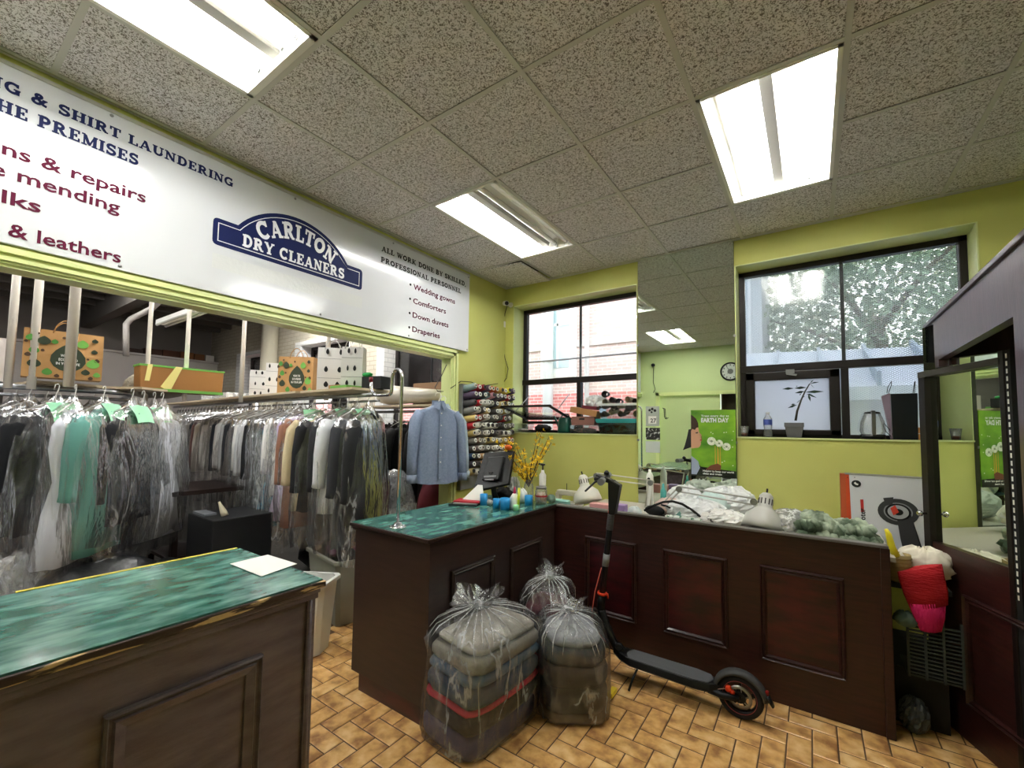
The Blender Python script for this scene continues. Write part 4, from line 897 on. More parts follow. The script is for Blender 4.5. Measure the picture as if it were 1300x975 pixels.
X1,Y1=shelfx(270); b=MB(); b.obox((X1,Y1+.15,SHZ+.04),(.9,-.05,0),(0,.3,0),(0,0,.07)); b.build('plastic_packet',FILMF,tag=('flat packet of folded film on the plank shelf','packet'),bev=.02)
b=MB(); rnd=random.Random(5); b.ball((-6.3,1.75,SHZ+.12),(.5,.3,.16),16,9,.12,3); b.build('film_heap',mat('dull_film_heap','a89c86',.4,bump=1.,bscale=20,bdist=.02),tag=('crumpled beige film heap on the conveyor frame left of the green trimmed bag','plastic sheet'))
b=MB(); b.obox((-3.2,2.45,SHZ+.06),(.2,.05,0),(-.02,.12,0),(0,0,.11)); b.build('dark_pouch',BLACKM,tag=('black pouch on the plank behind the hook stand','pouch')); b=MB(); b.ball((-3.26,2.40,SHZ+.13),(.06,.04,.025),10,6,.2,5); b.build('green_cloth',cmat('1fa04a',.6),tag=('bright green cloth on top of the black pouch','cloth'))
# shelf and things right of the hook stand
b=MB(); b.box((-4.6,3.3,1.83),(-3.12,3.62,1.855)); b.build('plank_shelf',PL,tag=('plank shelf beyond the hook stand carrying rolled film','shelf'))
b=MB(); b.tube([(-4.35,3.42,1.98),(-4.2,3.42,1.985),(-3.6,3.42,1.96),(-3.3,3.42,1.955)],[.09,.12,.08,.06],12); b.build('film_roll',mat('milky_roll','b9b3a4',.3,bump=.6,bscale=12),tag=('long roll of milky plastic film beyond the hook stand','roll'),bev=0)
b=MB(); b.box((-3.9,3.52,1.856),(-3.2,3.6,2.12)); b.build('flat_carton',cmat('8a6a4c',.7),tag=('flat brown carton behind the film roll','box'))
b=MB(); b.tube([(-4.6,3.4,1.78),(-3.1,3.4,1.78)],.015,8); b.build('hanging_rail',STEEL,tag=('short steel rail under the far plank holding dark clothes','rail'))
for k in range(7):
    x=-3.25-.17*k; hang((x,3.4,1.78),R(90)+R(random.uniform(-10,10)),['jacket','coat','jacket','trouser','jacket','coat','jacket'][k],['141214','1b1414','101010','1c1a1e','151515','201a1a','181818'][k],'uncovered dark garment, %s from the right on the short rail'%ORD[k],'uncovered black garments on the short rail','x',seed=k)
b=MB(); rnd=random.Random(2); b.ball((-3.55,3.0,.75),(.22,.2,.42),14,9,.1,3); b.build('milky_sack',FILMF,tag=('milky sack standing behind the middle counter','plastic bag'))
b=MB(); b.box((-3.75,2.8,0),(-3.3,3.2,.36)); b.build('storage_box',cmat('4a4038',.8),tag=('dark box under the milky sack behind the middle counter','box'))
b=MB(); b.tube([(-3.2,3.25,1.15),(-3.2,3.22,.9),(-3.22,3.2,.62)],[.1,.16,.18],10); b.build('red_garment',mat('dull_red_cloth','6f2430',.8,bump=.5,bscale=9),tag=('dull red garment in film below the blue shirt','garment'))
# blue shirt on a hanger at the opening jamb, and a pale one behind
SHB=mat('blue_grey_shirt','7786a0',.8,col2='8592ac',nscale=60,bump=.3,bscale=25)
def shirt(x,y,z,yaw,m,lab,sc=1.0,hem=-.74):
    s=thing('hanging_shirt',(x,y,z),lab,'shirt',rz=yaw); s.scale=(sc,)*3
    b=MB(); b.tube([(-.03,0,.03),(-.02,0,.06),(.015,0,.065),(.03,0,.04),(.02,0,.01),(0,0,-.03),(0,0,-.05)],.004,6); b.tube([(-.19,0,-.11),(0,0,-.05),(.19,0,-.11)],.008,6); b.build('hanger',HWIRE,s,world=False)
    b=MB(); n=40; lv=[(-.055,.055,.045),(-.07,.075,.055),(-.10,.15,.06),(-.125,.2,.055),(-.2,.21,.07),(-.35,.2,.075),(-.55,.205,.075),(hem,.225,.08)]; rs=[]
    for z_,w_,t in lv:
        rs.append([(math.copysign(abs(cos(a))**.85*w_,cos(a)),t*sin(a)*(1+.22*sin(9*a+1)*min(1,max(0,-z_-.15)*1.8)),z_-(.03*abs(sin(a)) if z_==hem else 0)+.03*(1-abs(cos(a)))*(1 if z_>-.08 else 0)) for a in [2*pi*i/n for i in range(n)]])
    b.rings(rs,(False,False)); b.build('body',m,s,world=False)
    for q in(-1,1):
        b=MB(); b.tube([(q*.17,0,-.12),(q*.215,-.01,-.2),(q*.235,-.02,-.36),(q*.25,-.03,-.55),(q*.245,-.04,hem-.0)],[.055,.065,.058,.05,.055],14,flat=.75); sl=b.build('sleeve',m,s,world=False)
        b=MB(); b.tube([(q*.247,-.037,hem+.06),(q*.245,-.04,hem-.01)],[.058,.057],14,flat=.75); b.build('cuff',m,sl,world=False)
    b=MB(); b.rings([[(.058*cos(a),.048*sin(a)-.004,z_+(.016*abs(cos(a/2-pi*.25)))) for a in [2*pi*i/16 for i in range(16)]] for z_ in(-.07,-.022)],(False,False))
    for q in(-1,1): b.prism([(q*.005,-.062,-.03),(q*.055,-.04,-.03),(q*.06,-.052,-.075),(q*.022,-.078,-.1)],(0,-1,0),.004)
    b.build('collar',m,s,world=False)
    b=MB(); b.box((-.016,-.086,hem+.02),(.016,-.076,-.1)); b.build('placket',m,s,world=False)
    for k in range(5): b=MB(); b.lathe([(.0055,0),(.0055,.003)],(0,-.087,-.13-.11*k),(0,-1,0),8); b.build('button',PAPERW,s,world=False)
    return s
hp=at(560,512,x=-2.8)
shirt(-2.84,hp.y,1.86,R(68),SHB,'blue grey long sleeved shirt on a hanger at the opening jamb',1.0)
shirt(-2.90,hp.y+.13,1.84,R(74),cmat('a9b9c4',.8),'pale blue shirt hidden behind the blue grey one',.97)
# hanging black hook and cord near jamb
b=MB(); b.tube([at(u,v,x=-2.86) for u,v in ((567,463),(560,478),(552,492),(556,497),(563,497))],.004,6); b.build('black_cable',BLACKM,tag=('loose black cable hanging at the opening jamb above the shirt','cable'))
# boxes on the far ledge
for k,(y0,y1,h,c) in enumerate(((2.5,2.75,.09,'3a2a22'),(2.78,3.05,.13,'4a3024'),(3.07,3.35,.14,'5a3826'),(3.37,3.6,.15,'8a5a36'),(3.62,3.8,.14,'7a5030'),(3.82,3.98,.14,'c9c4bc'))):
    b=MB(); b.box((XF+.1,y0,2.971),(XF+.35,y1,2.971+h)); b.build('carton',cmat(c,.8),tag=(['darkest low carton at the left end of the far ledge','dark carton second from left on the far ledge','brown carton in the middle of the far ledge','light brown carton third from right on the far ledge','brown carton beside the white one on the far ledge','white carton at the right end of the far ledge'][k],'box','cartons on the far ledge'))
b=MB(); a_=at(205,413,x=-6.6); c_=at(290,383,x=-5.0)
L2=thing('strip_light',tuple((a_+c_)/2),'unlit white strip light under the workroom ceiling','ceiling light')
d=(c_-a_); n=Vector((d.y,-d.x,0)).normalized()
b=MB(); b.obox((a_+c_)/2+Vector((0,0,.03)),d,n*.12,(0,0,.05)); b.build('housing',ENAM,L2)
for q in(-1,1): b=MB(); b.cyl(a_+n*.045*q,c_+n*.045*q,.017,8); b.build('tube',TUBEOFF,L2)
b=MB(); b.tube([at(160,452,x=-8.5),at(160,412,x=-8.5),at(166,405,x=-8.5),at(192,392,x=-8.0),at(205,380,x=-7.7)],.04,12); b.build('vent_pipe',cmat('8f8984',.6),tag=('bent grey vent pipe in the workroom','pipe'))
TUBEON2=TUBEON.copy(); TUBEON2.name='added_workroom_tube'; TUBEON2.node_tree.nodes['Principled BSDF'].inputs['Emission Strength'].default_value=TUBE*1.5
# unseen strip lights added above the header line to brighten the workroom
for k,(x,y) in enumerate(((-4.6,3.2),(-7.6,1.2),(-5.2,-.4),(-3.9,1.2),(-6.4,3.3))):
    L2=thing('strip_light',(x,y,3.6),['added fill strip light over the near right of the workroom','added fill strip light over the middle of the workroom','added fill strip light over the left of the workroom','added fill strip light just behind the sign header','added fill strip light before the workroom windows'][k],'ceiling light','added workroom fill lights')
    b=MB(); b.box((x-.6,y-.07,3.6),(x+.6,y+.07,3.66)); b.box((x-.5,y-.01,3.66),(x-.48,y+.01,ZR)); b.box((x+.5,y-.01,3.66),(x+.52,y+.01,ZR)); b.build('housing',ENAM,L2)
    for q in(-1,1): b=MB(); b.cyl((x-.58,y+.04*q,3.58),(x+.58,y+.04*q,3.58),.019,8); b.build('tube',TUBEON2,L2)
# bins between the counters
def tub(name,lab,x,y,yaw,w_,d,h,m,wall=.01,tap=.85):
    t_=thing(name,(x,y,.006),lab,'bin',rz=yaw); b=MB()
    def rr(W,D,z): return [(sx*W/2-sx*.03*(1 if k in(0,) else 0),sy*D/2-sy*.03*(1 if k==1 else 0),z) for sx,sy,k in ((-1,-1,1),(-1,-1,0),(1,-1,0),(1,-1,1),(1,1,1),(1,1,0),(-1,1,0),(-1,1,1))]
    b.rings([rr(w_*tap,d*tap,0),rr(w_,d,h),rr(w_-2*wall,d-2*wall,h),rr(w_*tap-2*wall,d*tap-2*wall,.02)],(True,True),smooth=False); b.build('body',m,t_,world=False)
    b=MB(); b.rings([rr(w_,d,h-.03),rr(w_+.03,d+.03,h-.025),rr(w_+.03,d+.03,h),rr(w_-.01,d-.01,h+.002)],(False,False),smooth=False); b.build('rim',m,t_,world=False)
    return t_
tub('storage_tub','grey green plastic tub full of laundry behind the middle counter',-3.35,2.35,R(-10),.62,.5,.52,mat('grey_green_plastic','85857a',.5))
tub('waste_bin','narrow white waste bin at the corner of the left counter',-2.98,1.78,R(30),.3,.24,.5,mat('white_bin_plastic','d9d9d6',.45),tap=.75)
def heap(name,c,r,m,lab,cat,seed=1,jit=.18):
    b=MB(); rnd=random.Random(seed); n,mm=18,10; rs=[]; c=Vector(c)
    for j in range(1,mm):
        t=pi*j/mm; rr=[]
        for k in range(n):
            a=2*pi*k/n; f=1+jit*(sin(3*a+seed+2*t)*.5+sin(7*a-seed*2+5*t)*.35+rnd.uniform(-.25,.25))
            rr.append(c+Vector((r[0]*sin(t)*cos(a)*f,r[1]*sin(t)*sin(a)*f,-r[2]*cos(t)*(1+jit*.4*rnd.uniform(-1,1)))))
        rs.append(rr)
    b.rings(rs); return b.build(name,m,tag=(lab,cat))
heap('laundry',(-3.3,2.3,.56),(.24,.17,.09),mat('plum_cloth','7d4763',.8,bump=.5,bscale=8),'plum coloured laundry heaped in the grey tub','laundry',2)
heap('laundry',(-3.5,2.48,.59),(.2,.12,.1),mat('blue_cloth','2c5580',.8,bump=.5,bscale=8),'blue laundry at the back of the grey tub','laundry',3)
heap('laundry',(-3.15,2.18,.55),(.1,.07,.06),BLACKM,'small black cloth on the front edge of the tub heap','laundry',4)
# dark work furniture under the garments
heap('black_sack',(-4.55,.95,.28),(.45,.4,.3),mat('black_sack_film','101112',.35,bump=.8,bscale=8,bdist=.02),'black sack on the floor under the white dress and teal tunic','sack',81)
heap('black_sack',(-4.45,1.35,.22),(.35,.3,.24),MATS['black_sack_film'],'black sack under the conveyor bend left of the black cabinet','sack',82)
heap('black_sack',(-3.75,2.75,.3),(.3,.35,.34),MATS['black_sack_film'],'black sack behind the grey green laundry tub','sack',83)
heap('black_sack',(-4.4,2.9,.3),(.4,.4,.32),MATS['black_sack_film'],'black sack under the brown coat on the long rack','sack',84)
b=MB(); b.box((-5.6,1.55,0),(-5.55,1.6,.95)); b.box((-5.6,2.2,0),(-5.55,2.25,.95)); b.box((-5.7,1.5,.92),(-4.9,2.3,.96)); b.box((-5.0,1.55,0),(-4.95,1.6,.92)); b.box((-5.0,2.2,0),(-4.95,2.25,.92)); b.box((-5.6,1.55,.3),(-5.0,2.25,.33)); b.build('work_table',cmat('22120d',.6),tag=('dark red brown table under the far garments','table'))
b=MB(); b.lathe([(.03,0),(.028,.04),(.012,.12),(.01,.14)],(-4.35,1.75,.78),(-.4,-.2,.8),12); b.build('spray_nozzle',cmat('d9cfb4',.5),tag=('cream cone nozzle under the garments behind the left counter','nozzle'))
b=MB(); b.box((-4.75,1.6,0),(-4.2,2.1,.78)); b.build('dark_cabinet',cmat('15161a',.6),tag=('black cabinet under the garments behind the left counter','cabinet'),bev=.01)
b=MB(); b.box((-4.7,1.62,.781),(-4.45,1.72,.80)); b.build('grey_tray',cmat('7b7f86',.4),tag=('grey tray on the black cabinet','tray'))
# ================================================================= back mirror with poster and notices
random.seed(21)
MX0,MX1,MY=-1.345,-.518,4.012
MT=thing('wall_mirror',(-.93,MY,1.0),'tall mirror strip between the two windows','mirror')
b=MB(); b.box((MX0,MY,.55),(MX1,YB,ZC-.002)); b.build('backing',cmat('55584a',.6),MT)
b=MB(); b.quad((MX0,MY-.001,.55),(MX1,MY-.001,.55),(MX1,MY-.001,ZC-.002),(MX0,MY-.001,ZC-.002)); b.build('mirror_glass',MIRROR,MT)
for z in (1.5,2.4):
    for x in (MX0,MX1): b=MB(); b.box((x-.01,MY-.004,z),(x+.01,MY,z+.02)); b.build('clip',STEEL,MT)
PZ0,PZ1,PX0,PX1=1.215,1.785,-.872,-.52
PY=MY-.006
PO=thing('poster',((PX0+PX1)/2,PY,PZ0),'green earth day poster with a child blowing dandelions, on the mirror','poster')
PG=mat('poster_green','35741c',.35,col2='86b830',nscale=3.2,stretch=(1,1,1.6),contrast=(.3,.62))
b=MB(); b.box((PX0,PY,PZ0),(PX1,PY+.002,PZ1)); b.build('sheet',PG,PO)
fp=Frame((PX0,PY,PZ0),(1,0,0),(0,0,1),.0006); W=PX1-PX0; H=PZ1-PZ0
# outline points measured on the poster (fractions)
def fr(pts): return [(W*x,H*y) for x,y in pts]
fan(fp,fr([(0,0),(1,0),(1,.1),(.55,.12),(.3,.1),(.22,.14),(0,.3)]),1).build('dark_base_print',cmat('141a0e',.4),PO)
fan(fp,fr([(0,.3),(.02,.29),(.16,.22),(.2,.12),(.12,.02),(0,.02)]),2).build('shirt_print',cmat('9aa3bd',.5),PO)
fan(fp,fr([(0,.41),(0,.9),(.06,.88),(.12,.82),(.165,.74),(.18,.70),(.19,.66),(.245,.62),(.235,.60),(.21,.595),(.25,.565),(.235,.55),(.25,.53),(.225,.515),(.23,.49),(.21,.45),(.17,.425),(.1,.42)]),2).build('face_print',cmat('c9977a',.5),PO)
fan(fp,fr([(0,.68),(.03,.71),(.09,.695),(.13,.73),(.175,.735),(.17,.80),(.12,.87),(.05,.91),(0,.93)]),3).build('hair_print',cmat('3a241c',.5),PO)
b=MB(); b.add([fp.p(W*x,H*y,4) for x,y in ((.1,.655),(.17,.668),(.16,.645),(.12,.64))],[(0,1,2,3)]); b.build('eye_print',cmat('2a1812',.5),PO)
b=MB(); b.add([fp.p(W*x,H*y,4) for x,y in ((.2,.545),(.25,.56),(.24,.545),(.25,.53),(.21,.535))],[(0,1,2,3,4)]); b.build('lips_print',cmat('b04a4a',.5),PO)
fan(Frame((PX0,PY+.002,PZ0),(1,0,0),(0,0,1),.0006),fr([(0,.71),(-.06,.70),(-.1,.58),(-.16,.44),(-.2,.38),(-.12,.40),(0,.43)]),1).build('dark_side_shape',cmat('17161a',.5),PO)  # flat dark shape added past the poster's left edge
b=MB()
for x,y in ((.55,.34),(.60,.36),(.66,.35),(.62,.3)): b.add([fp.p(W*(x-.012),H*.14,3),fp.p(W*(x+.012),H*.14,3),fp.p(W*(x+.006),H*(y+.12),3),fp.p(W*(x-.006),H*(y+.12),3)],[(0,1,2,3)],False)
b.build('stem_print',cmat('c9a13c',.5),PO)
fan(fp,fr([(.32,.1),(.45,.17),(.6,.2),(.68,.17),(.66,.1)]),4).build('hand_print',cmat('7a4630',.5),PO)
dm=mat('dandelion_print','e8ecdf',.5,col2='8fa878',nscale=60,contrast=(.5,.75))
for k,(x,y,r) in enumerate(((.47,.53,.1),(.64,.5,.085),(.80,.455,.09))):
    o=ell(fp,W*x,H*y,W*r,W*r,5+k*2,22).build('dandelion_print',dm,PO); ell(fp,W*x,H*y,W*r*.3,W*r*.3,6+k*2,12).build('dandelion_heart_print',cmat('8f9a86',.5),PO)
b=MB()
for x,y in ((.75,.66),(.8,.665),(.95,.68),(.92,.55),(.93,.45),(.7,.22),(.75,.24),(.93,.18),(.5,.64),(.46,.66)): 
    b.add([fp.p(W*(x-.015),H*(y-.004),5),fp.p(W*(x+.015),H*(y-.004),5),fp.p(W*(x+.01),H*(y+.01),5),fp.p(W*(x-.01),H*(y+.007),5)],[(0,1,2,3)],False)
b.build('seed_print',dm,PO)
sans(fp,'Treat every day as',W*.24,H*.895,H*.03,width=W*.62,m=SIGNW,parent=PO,bold=.02,k=12)
sans(fp,'EARTH DAY',W*.24,H*.815,H*.06,width=W*.62,m=SIGNW,parent=PO,bold=.045,k=12)
sans(fp,'Helping to keep our world',W*.27,H*.07,H*.026,width=W*.68,m=SIGNW,parent=PO,bold=.03,k=12)
sans(fp,'clean and green',W*.27,H*.03,H*.026,width=W*.42,m=SIGNW,parent=PO,bold=.03,k=12)
def notice(name,u0,v0,u1,v1,m,lab,cat='notice'):
    a=at(u0,v0,y=MY); c=at(u1,v1,y=MY); b=MB(); b.box((a.x,MY-.006,c.z),(c.x,MY-.002,a.z)); return b.build(name,m,tag=(lab,cat)),Frame((a.x,MY-.006,c.z),(1,0,0),(0,0,1),.001),c.x-a.x,a.z-c.z
NG=cmat('a9b0a6',.5)
o,f,w_,h=notice('calendar_plaque',820,516,837,541,NG,'grey calendar plaque with a numbered tear-off card, top left of mirror')
fan(f,[(w_*.2,h*.12),(w_*.8,h*.12),(w_*.8,h*.5),(w_*.2,h*.5)],1).build('card',PAPERW,o); sans(f,'27',w_*.36,h*.18,h*.2,m=BLACKM,parent=o,k=2)
m_=MB(); 
for x,y,s in ((.3,.8,.2),(.5,.86,.22),(.7,.78,.22),(.45,.7,.16)): leaf(m_,f,w_*x,h*y,w_*s,h*s*.6,2)
m_.build('emblem_print',BLACKM,o)
o,f,w_,h=notice('photo_card',820,543,838,558.5,mat('dark_photo','1c1c1c',.4,col2='c8c8c8',nscale=40,contrast=(.55,.62)),'dark photo card under the calendar on the mirror')
o,f,w_,h=notice('blank_card',820,560,838,575,cmat('ccd2cf',.5),'pale blank card under the photo on the mirror')
b=MB(); b.tube([at(u,v,y=MY-.02) for u,v in ((841,518),(843,519),(843.5,529),(845,532),(847,530))],.003,6); b.build('wire_hook',BLACKM,tag=('thin black wire hook hanging on the mirror','hook'))
# wall clock on the front wall (seen in the mirror)
CK_=thing('wall_clock',(-1.23,YF+.001,2.73),'round black rimmed wall clock above the door, seen in the mirror','clock')
b=MB(); b.lathe([(.175,0),(.175,.03),(.15,.035),(.145,.02)],(-1.23,YF,2.73),(0,1,0),28); b.build('rim',BLACKM,CK_)
b=MB(); b.lathe([(.147,.016),(.147,.021)],(-1.23,YF,2.73),(0,1,0),28); b.build('face',cmat('c9ccc8',.5),CK_)
b=MB(); fc=Frame((-1.23,YF+.021,2.73),(-1,0,0),(0,0,1),.002)
for k in range(12): a=k*pi/6; b.add([fc.p(r*sin(a+s),r*cos(a+s)) for r,s in ((.11,-.07),(.135,-.06),(.135,.06),(.11,.07))],[(0,1,2,3)])
b.build('hour_mark',BLACKM,CK_); 
for nm,a,l in (('hour_hand',2.2,.07),('minute_hand',.6,.105)): b=MB(); b.add([fc.p(x*cos(a)+y*sin(a),-x*sin(a)+y*cos(a),2) for x,y in ((-.006,-.01),(.006,-.01),(.003,l),(-.003,l))],[(0,1,2,3)]); b.build(nm,BLACKM,CK_)
b=MB(); b.lathe([(.05,0.0),(.05,.006)],(-1.23,YF+.02,2.73),(0,1,0),16); b.build('hub_disc',cmat('6a6c6a',.5),CK_)
b=MB(); b.ball((-2.66,YF+.05,2.95),(.04,.05,.035),10,7); b.tube([(-2.66,YF+.01,2.93),(-2.67,YF+.01,2.6),(-2.63,YF+.01,2.45),(-2.67,YF+.01,2.38)],.005,6); b.build('security_camera',BLACKM,tag=('dark security camera over the door casing, seen in the mirror','camera'))
# ================================================================= work desk behind the panel
DK=thing('work_desk',(-.65,3.55,0),'work desk along the back wall behind the panelled partition','desk')
b=MB(); b.box((-1.66,3.135,.905),(.36,3.99,.93)); b.build('desk_top',cmat('b8b2a6',.6),DK)
for x in(-1.6,.3):
    for y in(3.2,3.9): b=MB(); b.box((x-.025,y-.025,0),(x+.025,y+.025,.905)); b.build('leg',BLACKM,DK)
DZ_=.931
def item(u,v,y,z=DZ_): p=at(u,v,y=y); return Vector((p.x,y,z))
# swing arm lamps
LAMPM=mat('cream_lamp_enamel','d6d3c6',.35); LAMPB=mat('lamp_inside','f2f0e6',.4)
def desk_lamp(lab,head,axis,j1,j2,base,mt,hs=1.0):
    L=thing('desk_lamp',tuple(base),lab,'lamp','swing arm desk lamps') if 0 else thing('desk_lamp',tuple(base),lab,'lamp')
    ax=Vector(axis).normalized(); head=Vector(head)
    b=MB(); b.lathe([(.02*hs,-.02),(.034*hs,0),(.036*hs,.06*hs),(.05*hs,.075*hs),(.088*hs,.11*hs),(.1*hs,.16*hs),(.102*hs,.185*hs),(.098*hs,.185*hs),(.095*hs,.155*hs),(.08*hs,.115*hs),(.04*hs,.085*hs)],head,ax,22,(True,True)); sh=b.build('lamp_shade',mt,L)
    b=MB(); up=ax.cross(Vector((0,1,0))).normalized()
    sd=ax.cross(up)
    for k in range(12):
        a=2*pi*k/12; c=head+ax*.032*hs+(up*cos(a)+sd*sin(a))*.0362*hs; t=(up*-sin(a)+sd*cos(a)); b.obox(c,ax*.032*hs,t*.006,(up*cos(a)+sd*sin(a))*.002)
    b.build('vent_slot',BLACKM,sh)
    b=MB(); b.lathe([(.006,-.05),(.006,-.02),(.012,-.02)],head,ax,8); b.build('switch',BLACKM,sh)
    b=MB(); b.lathe([(.03,.1),(.035,.14),(.02,.165)],head,ax,12); b.build('bulb',LAMPB,sh)
    j1=Vector(j1);j2=Vector(j2);base=Vector(base)
    b=MB(); off=Vector((0,0,.022))
    for o_ in (off,-off*.9): b.tube([j1+o_,j2+o_*.9],.006,6)
    b.tube([head+ax*.02,j1],.007,6); b.build('upper_arm',mt,L)
    b=MB(); 
    for o_ in (Vector((.018,0,0)),Vector((-.018,0,0))): b.tube([j2+o_,base+o_+Vector((0,0,.06))],.006,6)
    b.build('lower_arm',mt,L)
    for nm,p in (('joint',j1),('joint',j2)): b=MB(); b.lathe([(.022,-.012),(.022,.012)],p,(0,1,0),12); b.lathe([(.012,-.02),(.012,-.012)],p,(0,1,0),8); b.build(nm,STEEL,L)
    b=MB(); b.lathe([(.07,0),(.07,.015),(.02,.03),(.018,.07)],base,(0,0,1),20); b.build('base',mt,L)
    return L
y=3.32
h1=at(740,606,y=y); j1=at(757,604,y=y); j2=at(826,613,y=y+.1); bs_=item(822,640,y+.12)
desk_lamp('cream swing arm lamp with domed shade behind the scooter handlebar',h1,(.28,-.12,-.85),j1,j2,bs_,LAMPM,1.12)
y=3.3; h2=at(973,630,y=y); j1=at(957,637,y=y); j2=at(862,621,y=y+.1); bs_=item(838,650,y+.15)
desk_lamp('grey swing arm lamp with wide shade in front of the plastic bag',h2,(-.1,-.3,-.9),j1,j2,bs_,mat('grey_lamp_enamel','b6b5ae',.35),1.18)
# plastic bags heap in front of the mirror
BAGW=mat('white_carrier_film','e6e7e8',.3,bump=1.,bscale=13,bdist=.03)
def crumple(name,c,r,m,lab,cat='plastic bag',seed=1,jit=.25,n=30,mm=16):
    b=MB(); rnd=random.Random(seed); rs=[]; c=Vector(c); P=[rnd.uniform(0,6) for _ in range(6)]
    for j in range(1,mm):
        t=pi*j/mm; rr=[]
        for k in range(n):
            a=2*pi*k/n; f=1+jit*(abs(sin(2.5*a+P[0]+t))*.5+abs(sin(5*a+P[1]-3*t))*.35-.4+.3*sin(9*a+P[2]+4*t)*sin(6*t+P[3])+rnd.uniform(-.22,.22))
            z=-cos(t); rr.append(c+Vector((r[0]*sin(t)*cos(a)*f,r[1]*sin(t)*sin(a)*f,r[2]*(1+z*f) if z>0 else r[2]*(1+z))))
        rs.append(rr)
    b.rings(rs,smooth=(cat!='plastic bag')); return b.build(name,m,tag=(lab,cat))
def cr(u,v,y,r,m,lab,cat='plastic bag',seed=1,jit=.25,z=DZ_,name='plastic_bag'):
    p=at(u,v,y=y); return crumple(name,(p.x,y,z),r,m,lab,cat,seed,jit)
cr(885,640,3.4,(.2,.15,.085),BAGW,'white carrier bag in the middle of the heap below the poster',seed=3)
PRB=mat('printed_white_bag','e6e4e0',.4,col2='3a3a3a',nscale=22,contrast=(.62,.68),bump=.9,bscale=9,bdist=.02)
cr(918,650,3.3,(.16,.1,.065),PRB,'white bag with black print at the front of the heap',seed=5)
cr(925,615,3.72,(.19,.14,.12),BAGW,'white plastic bag directly under the poster',seed=8)
cr(870,615,3.75,(.14,.12,.11),BAGW,'white plastic bag left of the poster foot',seed=9)
cr(905,625,3.6,(.12,.1,.1),cmat('c9dcd8',.5),'pale blue crumpled packet inside the heap below the poster','packet',seed=12)
cr(850,628,3.5,(.11,.09,.07),cmat('d0b6ac',.6),'pinkish cloth bundle left in the heap below the mirror','cloth',seed=13,name='cloth_bundle')
cr(1003,648,3.32,(.135,.13,.088),film('clear_crumpled_bag',.3,.7,14,1.,.4,(1,1,1),width=.06),'clear puffed plastic bag between the grey lamp and the green knit',seed=15,jit=.16)
# small things on the desk in front of the mirror
b=MB(); p=item(825,600,3.8); b.lathe([(.028,0),(.03,.02),(.03,.27),(.02,.3),(.012,.305),(.012,.33)],p,n=16); o=b.build('white_bottle',PAPERW,tag=('white plastic bottle with black dot at the foot of the mirror','bottle')); b=MB(); b.lathe([(.012,0),(.012,.002)],p+Vector((.0,-.031,.25)),(0,-1,0),12); b.build('black_dot',BLACKM,o)
b=MB(); p=item(842,612,3.6); b.lathe([(.022,0),(.024,.18),(.012,.2),(.008,.24)],p,n=12); b.build('spray_can',cmat('58b5ad',.4),tag=('turquoise spray can beside the white bottle','spray can'))
b=MB(); p=item(836,640,3.35); b.ball(p+Vector((-.03,0,.06)),(.075,.03,.04),12,8); 
for k in range(3): b.tube([p+Vector((.02+.09*sin(t)*(1-.1*k),.02*k,.06+.05*cos(t)*(1-.1*k))) for t in [i*.5 for i in range(10)]],.007,6)
b.build('headphones',BLACKM,tag=('black headset with coiled cord left of the heap','headset'))
b=MB(); pts=[item(818+12*k,640,3.25)+Vector((0,0,.07+.09*sin(pi*min(1,k/6)))) for k in range(0,7)]; b.tube(pts,.009,6); b.build('power_lead',BLACKM,tag=('thick black cord arching over the desk edge','cord'))
b=MB(); 
for k in range(5): p=item(850+9*k,650,3.24); b.ball(p+Vector((0,0,.03)),(.04,.03,.035),10,7,.2,k)
b.build('thread_scraps',mat('mixed_scraps','cfd3cc',.7,col2='4c7a5c',nscale=30,contrast=(.55,.6)),tag=('patterned cloth scraps at the desk front edge','cloth'))
b=MB(); p=item(862,640,3.3); b.obox(p+Vector((.0,0,.05)),(.05,0,.06),(0,.1,0),(-.02,0,.03)); b.build('teal_card',cmat('7fb0a8',.5),tag=('pale teal card leaning in the heap','card'))
b=MB(); p=item(878,625,3.5); b.obox(p+Vector((0,0,.09)),(.03,0,.13),(0,.05,0),(.02,0,0)); b.build('black_box',BLACKM,tag=('narrow black box standing in the heap','box'))
# left end of the desk: sewing machine and boxes
SMC=thing('sewing_machine',tuple(item(722,636,3.45)),'low cream sewing machine between the jar and the cream lamp','sewing machine')
p=item(722,636,3.45); b=MB(); b.box(p+Vector((-.12,-.06,0)),p+Vector((.12,.06,.03))); b.build('bed',PAPERW,SMC,bev=.006); b=MB(); b.box(p+Vector((.06,-.04,.03)),p+Vector((.12,.04,.13))); b.box(p+Vector((-.11,-.03,.085)),p+Vector((.1,.03,.13))); b.box(p+Vector((-.12,-.03,.04)),p+Vector((-.08,.03,.11))); b.build('arm',cmat('d8d2bd',.4),SMC,bev=.008)
b=MB(); b.lathe([(.003,0),(.003,.06)],p+Vector((-.02,0,.13)),n=6); b.build('spool_pin',BLACKM,SMC); b=MB(); b.lathe([(.03,0),(.03,.015)],p+Vector((.12,0,.09)),(1,0,0),14); b.build('hand_wheel',BLACKM,SMC)
b=MB(); p=item(712,638,3.2); b.box(p+Vector((-.07,-.03,0)),p+Vector((.07,.04,.085))); b.build('mint_box',cmat('9fd8cc',.5),tag=('mint green box at the corner of the two counters','box'),bev=.006)
b=MB(); p=item(765,640,3.22); b.box(p+Vector((-.1,-.03,0)),p+Vector((.1,.06,.09))); b.build('pink_box',cmat('d79a9c',.5),tag=('pink box under the cream lamp shade','box'),bev=.006)
